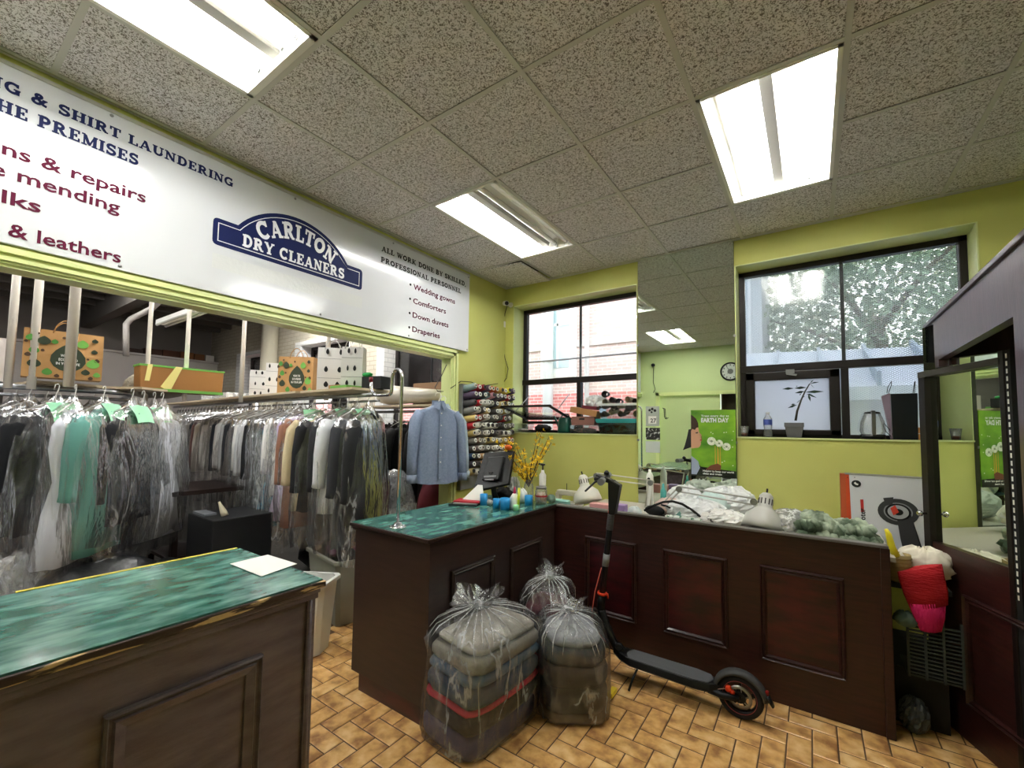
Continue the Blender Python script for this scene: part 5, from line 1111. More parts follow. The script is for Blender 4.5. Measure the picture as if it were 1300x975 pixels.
b=MB(); p=item(787,642,3.22); b.box(p+Vector((-.045,-.03,0)),p+Vector((.045,.05,.1))); b.build('lilac_box',cmat('a88cc4',.5),tag=('lilac box behind the scooter stem','box'),bev=.006)
cr(806,648,3.2,(.05,.04,.05),cmat('d6dfe0',.5),'small white crumpled tissue right of the scooter stem','tissue',seed=31,name='tissue')
cr(700,636,3.07,(.035,.03,.035),cmat('6f8a7c',.7),'grey green yarn ball at the counter corner behind the jar','yarn',seed=33,name='yarn_ball',z=1.0015)
# chunky knit
KN=thing('chunky_knit_blanket',(.1,3.33,DZ_),'chunky grey green braided knit piled on the desk at the partition end','blanket')
YM=mat('grey_green_yarn','aab59f',.85,col2='4c5c47',nscale=9,bump=.5,bscale=120,contrast=(.4,.6))
def braid(path,r=.03,name='knit_strand'):
    P=[Vector(p) for p in path]
    for s in range(3):
        pts=[];N=len(P)*6; 
        for i in range(N):
            t=i/(N-1)*(len(P)-1); k=min(int(t),len(P)-2); c=P[k].lerp(P[k+1],t-k); d=(P[k+1]-P[k]).normalized(); sd=d.cross(Vector((0,0,1))).normalized()
            ph=i*.55+s*2*pi/3; pts.append(c+sd*r*1.1*sin(ph)+Vector((0,0,r*.7*sin(2*ph)+r*.2)))
        b=MB(); b.tube(pts,[r*(.66+.2*sin(i*1.1+s*2)) for i in range(N)],7); b.build(name,YM,KN)
for k,(dy,z,x0,x1) in enumerate(((0,.03,-.08,.30),(.07,.03,-.06,.30),(.14,.03,-.04,.3),(.03,.09,-.08,.13),(.1,.085,-.05,.28),(.17,.09,0,.25),(.07,.13,-.06,.08))):
    braid([(x0+(x1-x0)*t,3.20+dy+.015*sin(t*6+k),DZ_+z+.012*sin(t*5+2*k)) for t in [i/5 for i in range(6)]],.034)
# yellow thing, basket, box, cloth, knit hat hanging
b=MB(); p=at(1128,680,y=3.22); b.tube([p+Vector((-.01,0,.035)),p+Vector((0,0,.01)),p+Vector((.012,0,-.06)),p+Vector((.03,.0,-.11))],[.008,.014,.018,.02],10); b.build('yellow_tube',cmat('e8d428',.5),tag=('bright yellow plastic sleeve at the end of the green knit','sleeve'))
BK=thing('wicker_basket',(.385,3.26,.78),'small tan wicker basket at the partition end','basket'); WK=mat('tan_wicker','9c8656',.7,bump=.8,bscale=60,stretch=(1,1,3))
b=MB(); b.rings([[(.385+w2*cos(a),3.26+w2*sin(a),z) for a in [2*pi*i/20 for i in range(20)]] for w2,z in ((.045,.78),(.052,.83),(.055,.93),(.05,.93),(.045,.80))],(True,False)); b.build('body',WK,BK)
for k in range(7):
    b=MB(); b.lathe([(.046+.0013*k,0),(.052+.0013*k,.006),(.047+.0013*k,.012)],(.385,3.26,.785+.02*k),n=18,cap=(False,False)); b.build('wicker_band',WK,BK)
b=MB(); b.box((.33,3.2,.755),(.585,3.6,.779)); b.build('side_shelf',BLACKM,tag=('dark side shelf behind the partition end','shelf'))
SB=thing('scooter_box',(.42,3.85,DZ_),'white carton with an orange edge picturing a scooter wheel','box')
bx0,bx1=.188,.60; by=3.80; zt=EYE-.285
b=MB(); b.box((bx0,by,.78),(bx1,by+.13,zt)); b.build('carton',mat('white_carton','d9dbdf',.4),SB)
OR=cmat('c94a1e',.5); b=MB(); b.box((bx0-.001,by-.001,.78),(bx0+.001,by+.13,zt+.001)); b.quad((bx0,by-.001,.78),(bx0+.028,by-.001,.78),(bx0+.018,by-.001,zt),(bx0,by-.001,zt)); b.build('orange_edge',OR,SB)
b=MB(); b.box((bx0-.03,by+.0,.9),(bx0-.001,by+.11,zt)); b.build('side_flap',cmat('b5532c',.6),SB)
b=MB(); b.box((bx0-.002,by-.002,zt),(bx1,by+.132,zt+.003)); b.build('lid_edge',cmat('8a8a88',.5),SB)
fb=Frame((0,by-.001,0),(1,0,0),(0,0,1),.0012)
def q2(u,v): p=at(u,v,y=by); return (p.x,p.z)
def pg(pts,k,m,nm): fan(fb,[q2(u,v) for u,v in pts],k).build(nm,m,SB)
ell(fb,*q2(1087,614),.026,.024,1,20).build('logo_print',BLACK,SB)
c0=q2(1087,614); b=MB(); 
b.add([fb.p(c0[0]+x,c0[1]+y_,2) for x,y_ in ((-.014,.004),(-.004,.012),(.002,.002),(.012,.0),(.008,-.01),(-.006,-.006))],[(0,1,2,3,4,5)]); b.build('logo_mark',PAPERW,SB)
for u in(1076,1085): ell(fb,*q2(u,606),.003,.003,1,8).build('dot_print',BLACKM,SB)
pg([(1092,634),(1096,634),(1097,650),(1093,650)],1,cmat('c8302c',.5),'red_label_print')
a_=q2(1099,672); f9=Frame((a_[0],by-.001,a_[1]),(0,0,1),(-1,0,0),.0012); sans(f9,'scooter',.0,.0,.03,m=BLACKM,parent=SB,width=.14,k=2)
wc=q2(1140,650)
RG=MATS['dark_grey_rubber']; 
b=MB(); n=26; 
for (ro,ri,k,mm_,nm) in ((.105,.0,1,RG,'tyre_print'),(.074,0,2,cmat('8a8d90',.4),'rim_print'),(.066,0,3,BLACKM,'rim_print'),(.054,0,4,cmat('b0b2b4',.4),'disc_print'),(.026,0,5,BLACKM,'hub_print')):
    ell(fb,wc[0],wc[1],ro*.98,ro*.82,k,n).build(nm,mm_,SB)
pg([(1138,655),(1156,652),(1166,688),(1172,700),(1147,700),(1143,684)],3,cmat('3b3b3d',.5),'stem_print'); pg([(1121,632),(1134,631),(1133,640),(1124,642)],6,cmat('3b3b3d',.5),'fender_print')
pg([(1130,645),(1136,641),(1141,650),(1134,654)],7,cmat('d8402c',.5),'brake_print')
CR=mat('cream_ruffled_cloth','dfd6c4',.8,bump=.6,bscale=10)
def drape(name,pts,m,lab,cat='cloth',seed=1,th=.012):
    b=MB(); rnd=random.Random(seed); rs=[]
    for row in pts:
        rs.append([Vector(p)+Vector((0,rnd.uniform(-.01,.01)-.02*sin(i*1.9+seed),rnd.uniform(-.005,.005))) for i,p in enumerate(row)])
    b.rings(rs,(False,False),closed=False); o=b.build(name,m,tag=(lab,cat)); s=o.modifiers.new('s','SUBSURF'); s.levels=2; s.render_levels=2; so_=o.modifiers.new('t','SOLIDIFY'); so_.thickness=th; return o
crumple('cream_cloth',(.50,3.36,.785),(.12,.09,.085),CR,'cream ruffled cloth between the carton and the mirror door','cloth',41,.4)
crumple('maroon_cloth',(.43,3.3,.78),(.07,.06,.05),cmat('8a1430',.8),'maroon cloth tucked under the cream cloth','cloth',42,.35)
HT=thing('knit_hat',(.47,3.22,.5),'bright red and pink ribbed knit hanging at the partition end','knitwear')
KR=mat('ribbed_red_knit','b0101c',.85,bump=1.,bscale=30,stretch=(1,1,4),bdist=.01); KP=mat('ribbed_pink_knit','c8155a',.85,bump=1.,bscale=30,stretch=(4,1,1),bdist=.01)
def sheet(rows,ribs,amp,m,nm,par,yoff=3.2):
    b=MB(); rs=[]; n=30
    for (u0,v0,u1,v1) in rows:
        p=at(u0,v0,y=yoff); q=at(u1,v1,y=yoff)
        top=[p.lerp(q,i/n)+Vector((0,-.03*sin(pi*i/n)-amp*abs(sin(ribs*pi*i/n)),0)) for i in range(n+1)]
        bot=[p.lerp(q,i/n)+Vector((0,.05*sin(pi*i/n),0)) for i in range(n,-1,-1)]
        rs.append(top+bot)
    b.rings(rs,(True,True)); return b.build(nm,m,par)
sheet([(1139,726,1196,716),(1141,735,1200,735),(1147,754,1204,752),(1155,772,1204,768)],14,.006,KR,'crown',HT)
sheet([(1153,766,1201,764),(1160,784,1200,786),(1168,800,1196,801)],16,.007,KP,'ribbed_cuff',HT)
b=MB(); 
GB=thing('mesh_crate',(.5,3.3,.2),'grey green mesh crate under the red knit','crate'); GM=cmat('333a36',.6)
for k in range(14): b=MB(); z=.32+.02*k; b.box((.40,3.2,z),(.62,3.21,z+.008)); b.build('bar',GM,GB)
for x in(.40,.47,.54,.61): b=MB(); b.box((x,3.195,.3),(x+.01,3.215,.62)); b.build('post',GM,GB)
b=MB(); b.box((.4,3.21,.3),(.62,3.45,.31)); b.build('floor_panel',GM,GB)
b=MB(); b.box((.34,3.3,0),(.575,3.9,.299)); b.build('dark_cabinet',BLACKM,tag=('black cabinet in the shadow under the side shelf','cabinet'))
crumple('grey_bag',(.42,3.22,0),(.06,.06,.09),mat('dusty_grey_film','3c3f3d',.5,bump=.8,bscale=10),'small dusty grey bag on the floor beside the partition','plastic bag',51,.3)
crumple('green_cloth',(.40,3.22,.55),(.05,.05,.04),mat('dull_green_cloth','5c7060',.8,bump=.6,bscale=20),'dull green cloth on the crate in the gap','cloth',52,.3)
# ================================================================= tall mirror cabinet on the right
def onp(u,v): 
    d=_f+_R*((u-CX)/FPX)-_U*((v-CY)/FPX); y_=1.98/(d.x/d.y+.4); return Vector((d.x*y_/d.y,y_,EYE+d.z*y_/d.y))
MC=thing('display_partition',(.62,2.9,0),'tall dark wooden partition at the right with a mirror behind its frame','partition')
PX=.60; DW=mat('plum_brown_wood','4a3236',.35,bump=.3,bscale=30,col2='3c282b',nscale=5,stretch=(1,8,1),coat=.2)
b=MB(); yf=3.64; zt=EYE+.675
b.box((PX,1.7,zt-.25),(PX+.04,yf,zt-.015)); b.build('top_board',DW,MC)
b=MB(); b.box((PX-.012,1.7,zt-.015),(PX+.06,yf+.02,zt+.01)); b.build('cap_rail',DW,MC,bev=.004)
b=MB(); b.box((PX-.01,yf,0),(PX+.02,yf+.03,zt-.015)); b.build('edge_bead',WOOD,MC)
b=MB(); b.box((PX,3.36,EYE+.385),(PX+.04,yf,zt-.25)); b.build('far_post',DW,MC)
b=MB(); b.box((PX,1.7,0),(PX+.04,2.26,zt-.25)); b.build('near_post',DW,MC)
b=MB(); b.box((PX+.04,3.3,EYE+.385),(PX+.12,3.5,zt-.25)); b.build('inner_cheek',WOODP,MC)
b=MB(); b.box((PX+.04,1.7,zt-.03),(PX+.5,yf,zt-.015)); b.build('roof_board',WOOD,MC)
# mirrored door, swung at an angle behind the frame
A=onp(1176,550); B_=onp(1288,550); A.z=0; B_.z=0; dd=(B_-A).normalized(); nn=Vector((dd.y,-dd.x,0)); nn=-nn if nn.x>0 else nn
MD=thing('mirror_door',tuple(A.lerp(B_,.5)),'black framed mirror door with a round knob, lower half dark panelled wood','door')
Ld=(B_-A).length; zb,zm=EYE-.62,EYE+.375
def dbox(s0,s1,z0,z1,d0,d1): 
    b=MB(); c=A+dd*((s0+s1)/2)+nn*((d0+d1)/2)+Vector((0,0,(z0+z1)/2)); b.obox(c,dd*(s1-s0),nn*(d1-d0),(0,0,z1-z0)); return b
Lx=Ld+.35
P0=A+nn*.0; b=MB(); b.quad(*[A+dd*s+Vector((0,0,z)) for s,z in ((0,zb),(Lx,zb),(Lx,zt-.03),(0,zt-.03))]); b.build('mirror_glass',MIRROR,MD)
dbox(0,Lx,zb,zt-.03,-.012,-.002).build('backing',BLACKM,MD)
BF=mat('black_door_frame','17100f',.35)
dbox(-.005,.05,0,zm,-.01,.03).build('stile',BF,MD,bev=.003); dbox(Ld-.03,Ld+.0,0,zm+.03,-.0,.03).build('stile',BF,MD,bev=.003); dbox(0,Ld-.02,zm-.035,zm,.0,.035).build('top_rail',mat('grey_metal_rail','4c4846',.35,.5),MD,bev=.003)
dbox(Ld,Ld+.03,0,zm+.03,0,.025).build('slotted_standard',BLACKM,MD)
for k in range(32): dbox(Ld+.008,Ld+.016,zm-.01-.036*k,zm+.012-.036*k,.0255,.0265).build('slot',PAPERW,MD)
dbox(.05,Lx,0,zb,-.01,.02).build('lower_panel',WOOD,MD)
pm=A+dd*.27+nn*.02+Vector((0,0,.2)); mould(pm,dd,(0,0,1),.6,.56,nn).build('panel_moulding',WOOD,MD)
kz=EYE-.465; b=MB(); c=A+dd*.025+nn*.03+Vector((0,0,kz)); b.lathe([(.006,0),(.006,.02),(.016,.026),(.018,.038),(.01,.046)],c,nn,14); b.build('knob',CHROME,MD)
# ================================================================= window sill items
SZ=WZ0+.001; sy=4.15
def sp(u,y=sy): p=at(u,550,y=y); return Vector((p.x,y,SZ))
WTR=film('clear_cup',.16,.0,9,.0,.6,(1,1,1))
p=sp(945,4.12); CU=thing('plastic_cup',tuple(p),'clear plastic cup with red drink at the left end of the right sill','cup'); b=MB(); b.lathe([(.025,0),(.036,.085),(.038,.088),(.035,.088),(.024,.004)],p,n=18,cap=(True,False)); b.build('cup',WTR,CU); b=MB(); b.lathe([(.023,.005),(.027,.03)],p,n=16); b.build('drink',cmat('b04a22',.2),CU)
p=sp(975); WB_=thing('water_bottle',tuple(p),'clear water bottle with a blue label on the right sill','bottle'); b=MB(); b.lathe([(.03,0),(.032,.02),(.029,.06),(.032,.1),(.032,.15),(.013,.185),(.013,.195)],p,n=16); b.build('bottle',WTR,WB_); b=MB(); b.lathe([(.0325,.1),(.0325,.145)],p,n=16,cap=(False,False)); b.build('label',cmat('4a5aa0',.5),WB_); b=MB(); b.lathe([(.015,.19),(.015,.205)],p,n=14); b.build('cap',PAPERW,WB_)
p=sp(1008.5,4.16); PT=thing('potted_plant',tuple(p),'small leafy plant in a square grey pot on the right sill','plant'); b=MB()
b.rings([[p+Vector((sx*w2,sy_*w2,z)) for sx,sy_ in((-1,-1),(1,-1),(1,1),(-1,1))] for w2,z in ((.048,0),(.062,.085),(.066,.085),(.066,.118),(.056,.118),(.055,.1))],smooth=False); b.build('pot',mat('grey_pot','6a6a68',.7,bump=.4,bscale=60),PT); b=MB(); b.box(p+Vector((-.055,-.055,.1)),p+Vector((.055,.055,.106))); b.build('soil',cmat('2c2620',.9),PT)
stem=[at(u,v,y=4.16) for u,v in ((1010,534),(1012,522),(1017,508),(1022,497),(1028,487))]; b=MB(); b.tube(stem,[.009,.008,.006,.005,.004],7); b.build('stem',cmat('3f3a2c',.8),PT)
LF=mat('dark_leaf','28402a',.5)
for k,(u0,v0,u1,v1) in enumerate(((1028,487,1040,485),(1028,487,1034,493),(1028,487,1033,482),(1024,492,1008,493),(1008,493,993,494),(1022,497,1009,499),(1010,491,1013,490),(1017,500,1018,496),(1015,502,1017,500),(1022,498,1046,497),(1024,500,1037,505),(1026,500,1029,510),(1024,501,1031,500),(1018,505,1022,503),(1012,514,1000,518),(1010,513,1004,514),(1016,508,1011,512))):
    a_=at(u0,v0,y=4.16+.02*sin(k*2)); c=at(u1,v1,y=4.14+.03*cos(k*3)); d=c-a_; s=Vector((0,.6,.5)).cross(d).normalized()*max(.006,d.length*.13); m0=a_+d*.5
    b=MB(); b.add([a_,m0+s+Vector((0,0,.003)),c,m0-s],[(0,1,2,3)]); b.build('leaf',LF,PT)
p=sp(1108,4.17); KT=thing('glass_kettle',tuple(p),'round glass kettle with black base and steel handle on the right sill','kettle'); b=MB(); b.lathe([(.068,.03),(.078,.06),(.07,.13),(.05,.185),(.048,.19)],p,n=22,cap=(False,False)); b.build('jug',WTR,KT); b=MB(); b.lathe([(.075,0),(.077,.03),(.07,.035)],p,n=22); b.build('base',mat('kettle_base','4a4a4a',.25,.6),KT); b=MB(); b.lathe([(.05,.188),(.045,.2),(.012,.205)],p,n=18); b.build('lid',BLACK,KT); b=MB(); b.box(p+Vector((-.012,-.09,.03)),p+Vector((.012,-.075,.21))); b.box(p+Vector((-.012,-.09,.19)),p+Vector((.012,-.03,.21))); b.build('handle',STEEL,KT,bev=.003)
b=MB(); b.tube([at(u,v,y=4.14) for u,v in ((1121,540),(1122,537),(1129,545),(1134,553),(1131,554),(1124,547),(1121,540))],.0025,6); b.build('cable_loop',BLACKM,tag=('thin black cable loop between the kettle and the black bag','cable'))
BB=thing('gift_bag',tuple(sp(1148,4.16)),'tall black paper bag with cord handles on the right sill','bag'); p=sp(1148,4.16)
b=MB(); b.rings([[p+Vector((x*w2,y*.045,z)) for x,y in((-1,-1),(1,-1),(1,1),(-1,1))] for w2,z in ((.066,0),(.072,.33))],(True,False),smooth=False); b.build('body',mat('black_gloss_paper','15181a',.3,bump=.4,bscale=10),BB); b=MB(); b.prism([p+Vector((-.073,-.04,.0)),p+Vector((-.073,.04,0)),p+Vector((-.115,.05,.32)),p+Vector((-.077,-.045,.335))],(1,0,0),.002); b.build('side_fold',cmat('8d7a86',.5),BB)
for u in((1126,1132),(1159,1162)):
    b=MB(); b.tube([at(q,v,y=4.14) for q,v in ((u[0],499),(u[0]+1,492),(u[1]-1,485),(u[1],484),(u[1]-.5,489),(u[0]+2,499))],.0025,6); b.build('cord_handle',BLACKM,BB)
p=sp(1176,4.15); 
for k,z in enumerate((0,.046)): b=MB(); b.box(p+Vector((-.045,-.03,z)),p+Vector((.045,.03,z+.042))); b.build('small_carton',[cmat('b9773c',.6)],tag=(['lower orange carton beside the black bag','upper orange carton beside the black bag'][k],'box'),bev=.002)
# left sill
p=sp(664,4.14); b=MB(); b.rings([[p+Vector((x*w2,y*w2*.8,z)) for x,y in((-1,-1),(1,-1),(1,1),(-1,1))] for w2,z in ((.085,0),(.1,.095),(.105,.1))],(True,False),smooth=False); b.build('clear_tub',CLEAR,tag=('empty clear plastic tub at the left end of the left sill','container'))
cr(664,550,4.14,(.06,.05,.02),cmat('b9b6aa',.6),'pale scrap cloth inside the clear tub','cloth',seed=61,z=SZ+.004,name='cloth_scrap')
cr(689,550,4.14,(.095,.06,.045),BLACKM,'black bundle beside the watering can','cloth',seed=62,z=SZ,name='black_bundle')
p=sp(717,4.13); WC=thing('watering_can',tuple(p),'dark green plastic watering can on the left sill','watering can'); GN=mat('dark_green_plastic','0f4a3c',.35)
b=MB(); b.lathe([(.075,0),(.078,.03),(.068,.15),(.06,.165)],p,n=18); b.build('body',GN,WC); b=MB(); b.tube([p+Vector((-.06,0,.04)),p+Vector((-.1,0,.12)),p+Vector((-.13,0,.18))],[.016,.012,.01],8); b.build('spout',GN,WC); b=MB(); b.tube([p+Vector((-.05,0,.16)),p+Vector((-.02,0,.205)),p+Vector((.04,0,.2)),p+Vector((.065,0,.15))],.008,8); b.build('handle',GN,WC)
p=sp(745,4.16); b=MB(); b.box(p+Vector((-.15,-.09,0)),p+Vector((.15,.08,.085))); o=b.build('clear_container',CLEAR,tag=('clear container with mixed bits under the brown cartons','container'))
cr(742,550,4.15,(.12,.06,.025),mat('mixed_bits','b98a80',.6,col2='6e6a66',nscale=25,contrast=(.45,.55)),'mixed sewing bits inside the clear container','sewing bits',seed=63,z=SZ+.006,name='sewing_bits')
b=MB(); b.box(p+Vector((-.14,-.08,.087)),p+Vector((.12,.08,.175))); o=b.build('carton',mat('rosy_carton','8a5f54',.7),tag=('rose brown carton with a hand slot on the left sill','box'),bev=.003); b=MB(); b.box(p+Vector((-.05,-.082,.14)),p+Vector((.01,-.0805,.158))); b.build('hand_slot',BLACKM,o)
b=MB(); c=p+Vector((.0,-.01,.225)); b.obox(c,(.30,0,-.055),(0,.17,0),(.012,0,.06)); b.build('open_carton',CARD,tag=('tilted tan carton tray on top of the rose brown carton','box'),bev=.003)
b=MB(); b.obox(c+Vector((.04,.02,.045)),(.17,0,-.02),(0,.08,0),(.004,0,.035)); b.build('red_packet',cmat('6a2430',.6),tag=('dark red packet lying in the tilted tray','packet'))
cr(757,500,4.2,(.12,.05,.07),BAGW,'white crumpled bag in the window behind the tilted tray',seed=64,z=SZ+.26)
def bin_(x0,x1,z0,z1,m,nm,lab,rim):
    B=thing(nm,((x0+x1)/2,4.15,z0),lab,'container'); b=MB(); s=.02
    b.rings([[(x0+s*(1-t),4.05+s*(1-t),lerp(z0,z1,t)),(x1-s*(1-t),4.05+s*(1-t),lerp(z0,z1,t)),(x1-s*(1-t),4.25-s*(1-t),lerp(z0,z1,t)),(x0+s*(1-t),4.25-s*(1-t),lerp(z0,z1,t))] for t in(0,1)],(True,False),smooth=False); b.build('body',m,B)
    b=MB(); 
    for a,c in (((x0-.01,4.04,z1-.015),(x1+.01,4.05,z1+.008)),((x0-.01,4.25,z1-.015),(x1+.01,4.26,z1+.008)),((x0-.01,4.05,z1-.015),(x0,4.25,z1+.008)),((x1,4.05,z1-.015),(x1+.01,4.25,z1+.008))): b.box(a,c)
    b.build('rim',rim,B); return B
TB=bin_(-1.775,-1.385,SZ,SZ+.125,glassy('teal_tinted_plastic','6f9590',.2,.12),'storage_bin','teal lidded plastic bin at the right end of the left sill',cmat('2c9a98',.4))
b=MB(); b.box((-1.79,4.035,SZ+.126),(-1.375,4.265,SZ+.15)); b.build('lid',cmat('2c9a98',.4),TB)
cr(780,550,4.15,(.14,.06,.04),mat('orange_bits','c05a4a',.6,col2='d8d2c8',nscale=25,contrast=(.45,.55)),'coloured bits inside the teal lidded bin','sewing bits',seed=65,z=SZ+.01,name='sewing_bits')
UB=bin_(-1.765,-1.37,SZ+.152,SZ+.295,CLEAR,'storage_bin','clear bin heaped with empty thread cones on the teal bin',cmat('c9cdca',.4))
BRC=cmat('3a2a24',.7); rnd=random.Random(4)
for k in range(16):
    x=-1.71+.078*(k%5)+rnd.uniform(-.012,.012); z=SZ+.20+.06*(k//5)+ (0.02 if k%2 else 0); b=MB(); rr=.026+.008*rnd.random()
    b.lathe([(rr*1.1,0),(rr*1.1,.01),(rr*.7,.12),(rr*.5,.12),(rr*.8,.012)],(x,4.09,z),(rnd.uniform(-.3,.3),1,rnd.uniform(-.05,.15)),12,cap=(False,False)); b.build('empty_cone',[BRC,cmat('c4b89a',.6),cmat('5a4a40',.6)][k%3],tag=('%s empty cone, %s in the %s layer of the clear bin'%(['dark brown','pale tan','taupe'][k%3],ORD[k%5],['bottom','second','third','top'][k//5]),'thread cone','empty thread cones in the clear bin'))
# ================================================================= till end of the middle counter
Z1=1.0015
MN=thing('monitor',(-2.1,2.76,Z1),'black flat monitor seen from behind on the middle counter','monitor')
y0=2.86
tlc,trc,brc,blc=[at(u,v,y=yy) for (u,v),yy in (((615,575),2.93),((652,572),2.93),((645,614),2.80),((600,624),2.74))]
nn2=(trc-tlc).cross(blc-tlc).normalized(); nn2=-nn2 if nn2.y>0 else nn2
b=MB(); b.prism([tlc,trc,brc,blc],-nn2,.028); b.build('screen_case',BLACK,MN,bev=.004)
cc=(tlc+trc+brc+blc)/4; ex=(trc-tlc); ey=(blc-tlc)
b=MB(); b.obox(cc+nn2*.012,ex*.55,ey*.6,nn2*.03); b.build('back_bulge',BLACK,MN,bev=.01)
b=MB(); b.obox(cc+nn2*.029+ey*.22,ex*.4,ey*.04,nn2*.004); b.obox(cc+nn2*.029+ey*.3,ex*.3,ey*.03,nn2*.004); b.build('vent_slot',MGREY,MN)
b=MB(); fo=Vector((cc.x+.02,cc.y-.02,Z1)); b.tube([cc+nn2*.03+ey*.1,fo+Vector((0,0,.06)),fo+Vector((0,.02,.02))],[.02,.024,.03],10); b.build('neck',BLACK,MN); b=MB(); b.lathe([(.11,0),(.11,.01),(.05,.025)],fo,n=22); b.build('stand_base',BLACK,MN)
def oc(u,v): return at(u,v,z=Z1)
for k,(u,v,r,h,lab) in enumerate(((614,641,.030,.085,'blue cup leftmost on the middle counter'),(630,645,.026,.07,'blue cup just behind the pair\'s front cup'),(641,647,.036,.085,'largest blue cup, nearest the counter front edge'),(671,641,.032,.075,'blue cup in front of the flower vase'))):
    p=oc(u,v); b=MB(); b.lathe([(r*.96,0),(r,h),(r*.9,h),(r*.85,.004)],p,n=20,cap=(True,False)); b.build('blue_cup',mat('blue_cup_%d'%k,'1c8fd0',.35),tag=(lab,'cup'))
VS=thing('flower_vase',tuple(oc(671,637)),'glass vase of yellow forsythia branches on the middle counter','vase'); p=oc(671,637)
b=MB(); b.lathe([(.035,0),(.042,.02),(.04,.13),(.03,.16),(.034,.18)],p,n=18,cap=(True,False)); b.build('vase',WTR,VS)
FY=mat('forsythia_yellow','f2c81c',.6); BR=cmat('5a4226',.8); rnd=random.Random(9)
fm=MB()
for k in range(4):
    a=pi/2*k; d=Vector((cos(a),sin(a),.5)); s=Vector((-sin(a),cos(a),0))*.35; fm.add([Vector((0,0,0)),d*.5+s,d,d*.5-s],[(0,1,2,3)],False)
fo0=None; nf=0
for k,(u,v,dy) in enumerate(((632,560,-.1),(645,556,-.05),(648,580,-.12),(655,565,0),(664,570,.05),(682,552,.1),(688,548,.15),(697,555,.12),(700,562,.05),(660,585,-.05),(676,580,.0),(690,570,.1),(651,595,-.1),(668,592,.05))):
    tip=at(u,v,y=p.y+dy); st=p+Vector((0,0,.12)); mid=st.lerp(tip,.5)+Vector((0,0,.03)); pts=[st.lerp(mid,t/4) if t<4 else mid.lerp(tip,(t-4)/4) for t in range(9)]
    b=MB(); b.tube(pts,.003,5); br=b.build('branch',BR,VS); bw=wpos(br)
    for t in range(2,9):
        for _ in range(2):
            q=pts[t]+Vector((rnd.uniform(-.022,.022),rnd.uniform(-.022,.022),rnd.uniform(-.018,.018))); s=rnd.uniform(.014,.024)
            if fo0 is None: fo0=fm.build('flower',FY,br,world=False); f_=fo0
            else: f_=fo0.copy(); COL.objects.link(f_); f_.parent=br
            f_.location=q-bw; f_.scale=(s,s,s); f_.rotation_euler=(rnd.uniform(0,3),rnd.uniform(0,3),rnd.uniform(0,6)); nf+=1
b=MB(); q=at(645,568,y=p.y-.08); b.ball(q,(.03,.03,.025),9,6,.3,3); b.build('orange_bloom',cmat('d8641c',.6),VS)
p=oc(687,639); JR=thing('storage_jar',tuple(p),'glass jar with a red band under the pump bottle','jar'); b=MB(); b.lathe([(.045,0),(.05,.02),(.05,.1),(.04,.12)],p,n=20); b.build('jar',WTR,JR); b=MB(); b.lathe([(.051,.055),(.051,.068)],p,n=20,cap=(False,False)); b.build('red_band',cmat('a02028',.4),JR); b=MB(); b.lathe([(.043,.12),(.043,.135)],p,n=20); b.build('lid',STEEL,JR); b=MB(); b.lathe([(.038,.01),(.042,.05),(.03,.09)],p,n=14); b.build('contents',mat('beads','b8794a',.6,col2='d8cfc4',nscale=40),JR)
pz=p+Vector((0,.02,.136)); PB=thing('pump_bottle',tuple(pz),'white pump bottle with black nozzle standing above the jar','bottle'); b=MB(); b.lathe([(.026,0),(.028,.01),(.028,.09),(.015,.11),(.012,.13)],pz,n=18); b.build('bottle',PAPERW,PB,); b=MB(); b.lathe([(.006,.13),(.006,.165),(.02,.168),(.02,.18)],pz,n=12); b.box(pz+Vector((-.035,-.008,.172)),pz+Vector((.0,.008,.182))); b.build('pump',BLACK,PB)
p=oc(653,646); GL=thing('glue_bottle',tuple(p),'white glue bottle with a red tip in front of the monitor','bottle'); b=MB(); b.lathe([(.036,0),(.038,.02),(.036,.08),(.014,.115)],p,n=18); b.build('bottle',PAPERW,GL); b=MB(); b.lathe([(.012,.115),(.01,.13),(.004,.165)],p,n=10); b.build('tip',cmat('b01c50',.4),GL)
b=MB(); p=oc(658,647); b.tube([p+Vector((0,0,.005)),p+Vector((.005,0,.16))],.01,8); b.build('yellow_marker',cmat('dce23c',.4),tag=('yellow marker standing beside the glue bottle','marker'))
b=MB(); b.lathe([(.022,0),(.02,.04)],oc(655,648),n=14); b.build('green_pot',cmat('8fd0a0',.4),tag=('pale green pot in front of the glue bottle','pot'))
def ccr(u,v,r,m,lab,cat,seed,nm): p=oc(u,v); return crumple(nm,p,r,m,lab,cat,seed,.35)
ccr(662,638,(.045,.035,.055),cmat('e2e2de',.6),'white crumpled cloth between the glue bottle and the vase cup','cloth',71,'white_cloth')
ccr(652,634,(.05,.05,.09),BAGW,'white plastic bag behind the monitor foot','plastic bag',72,'plastic_bag')
ccr(621,641,(.03,.02,.02),cmat('b8b6b0',.6),'grey crumpled wrapper between the blue cups','wrapper',73,'wrapper')
ccr(640,634,(.09,.07,.05),BLACKM,'tangle of black cables under the monitor','cable',74,'cable_tangle')
b=MB(); p=oc(583,640); b.obox(p+Vector((.03,.04,.004)),(.2,.1,0),(-.08,.16,0),(0,0,.008)); b.build('black_folder',BLACKM,tag=('thin black folder at the rear edge of the middle counter','folder'))
b=MB(); b.obox(p+Vector((.04,.05,.0125)),(.17,.08,0),(-.07,.14,0),(0,0,.007)); b.build('grey_notebook',cmat('8f9294',.5),tag=('grey notebook on the black folder','notebook'))
b=MB(); b.obox(p+Vector((.04,.07,.022)),(.2,.07,.0),(-.05,.13,0),(0,0,.01)); b.build('red_book',cmat('b8142c',.5),tag=('red book under the white papers','book'))
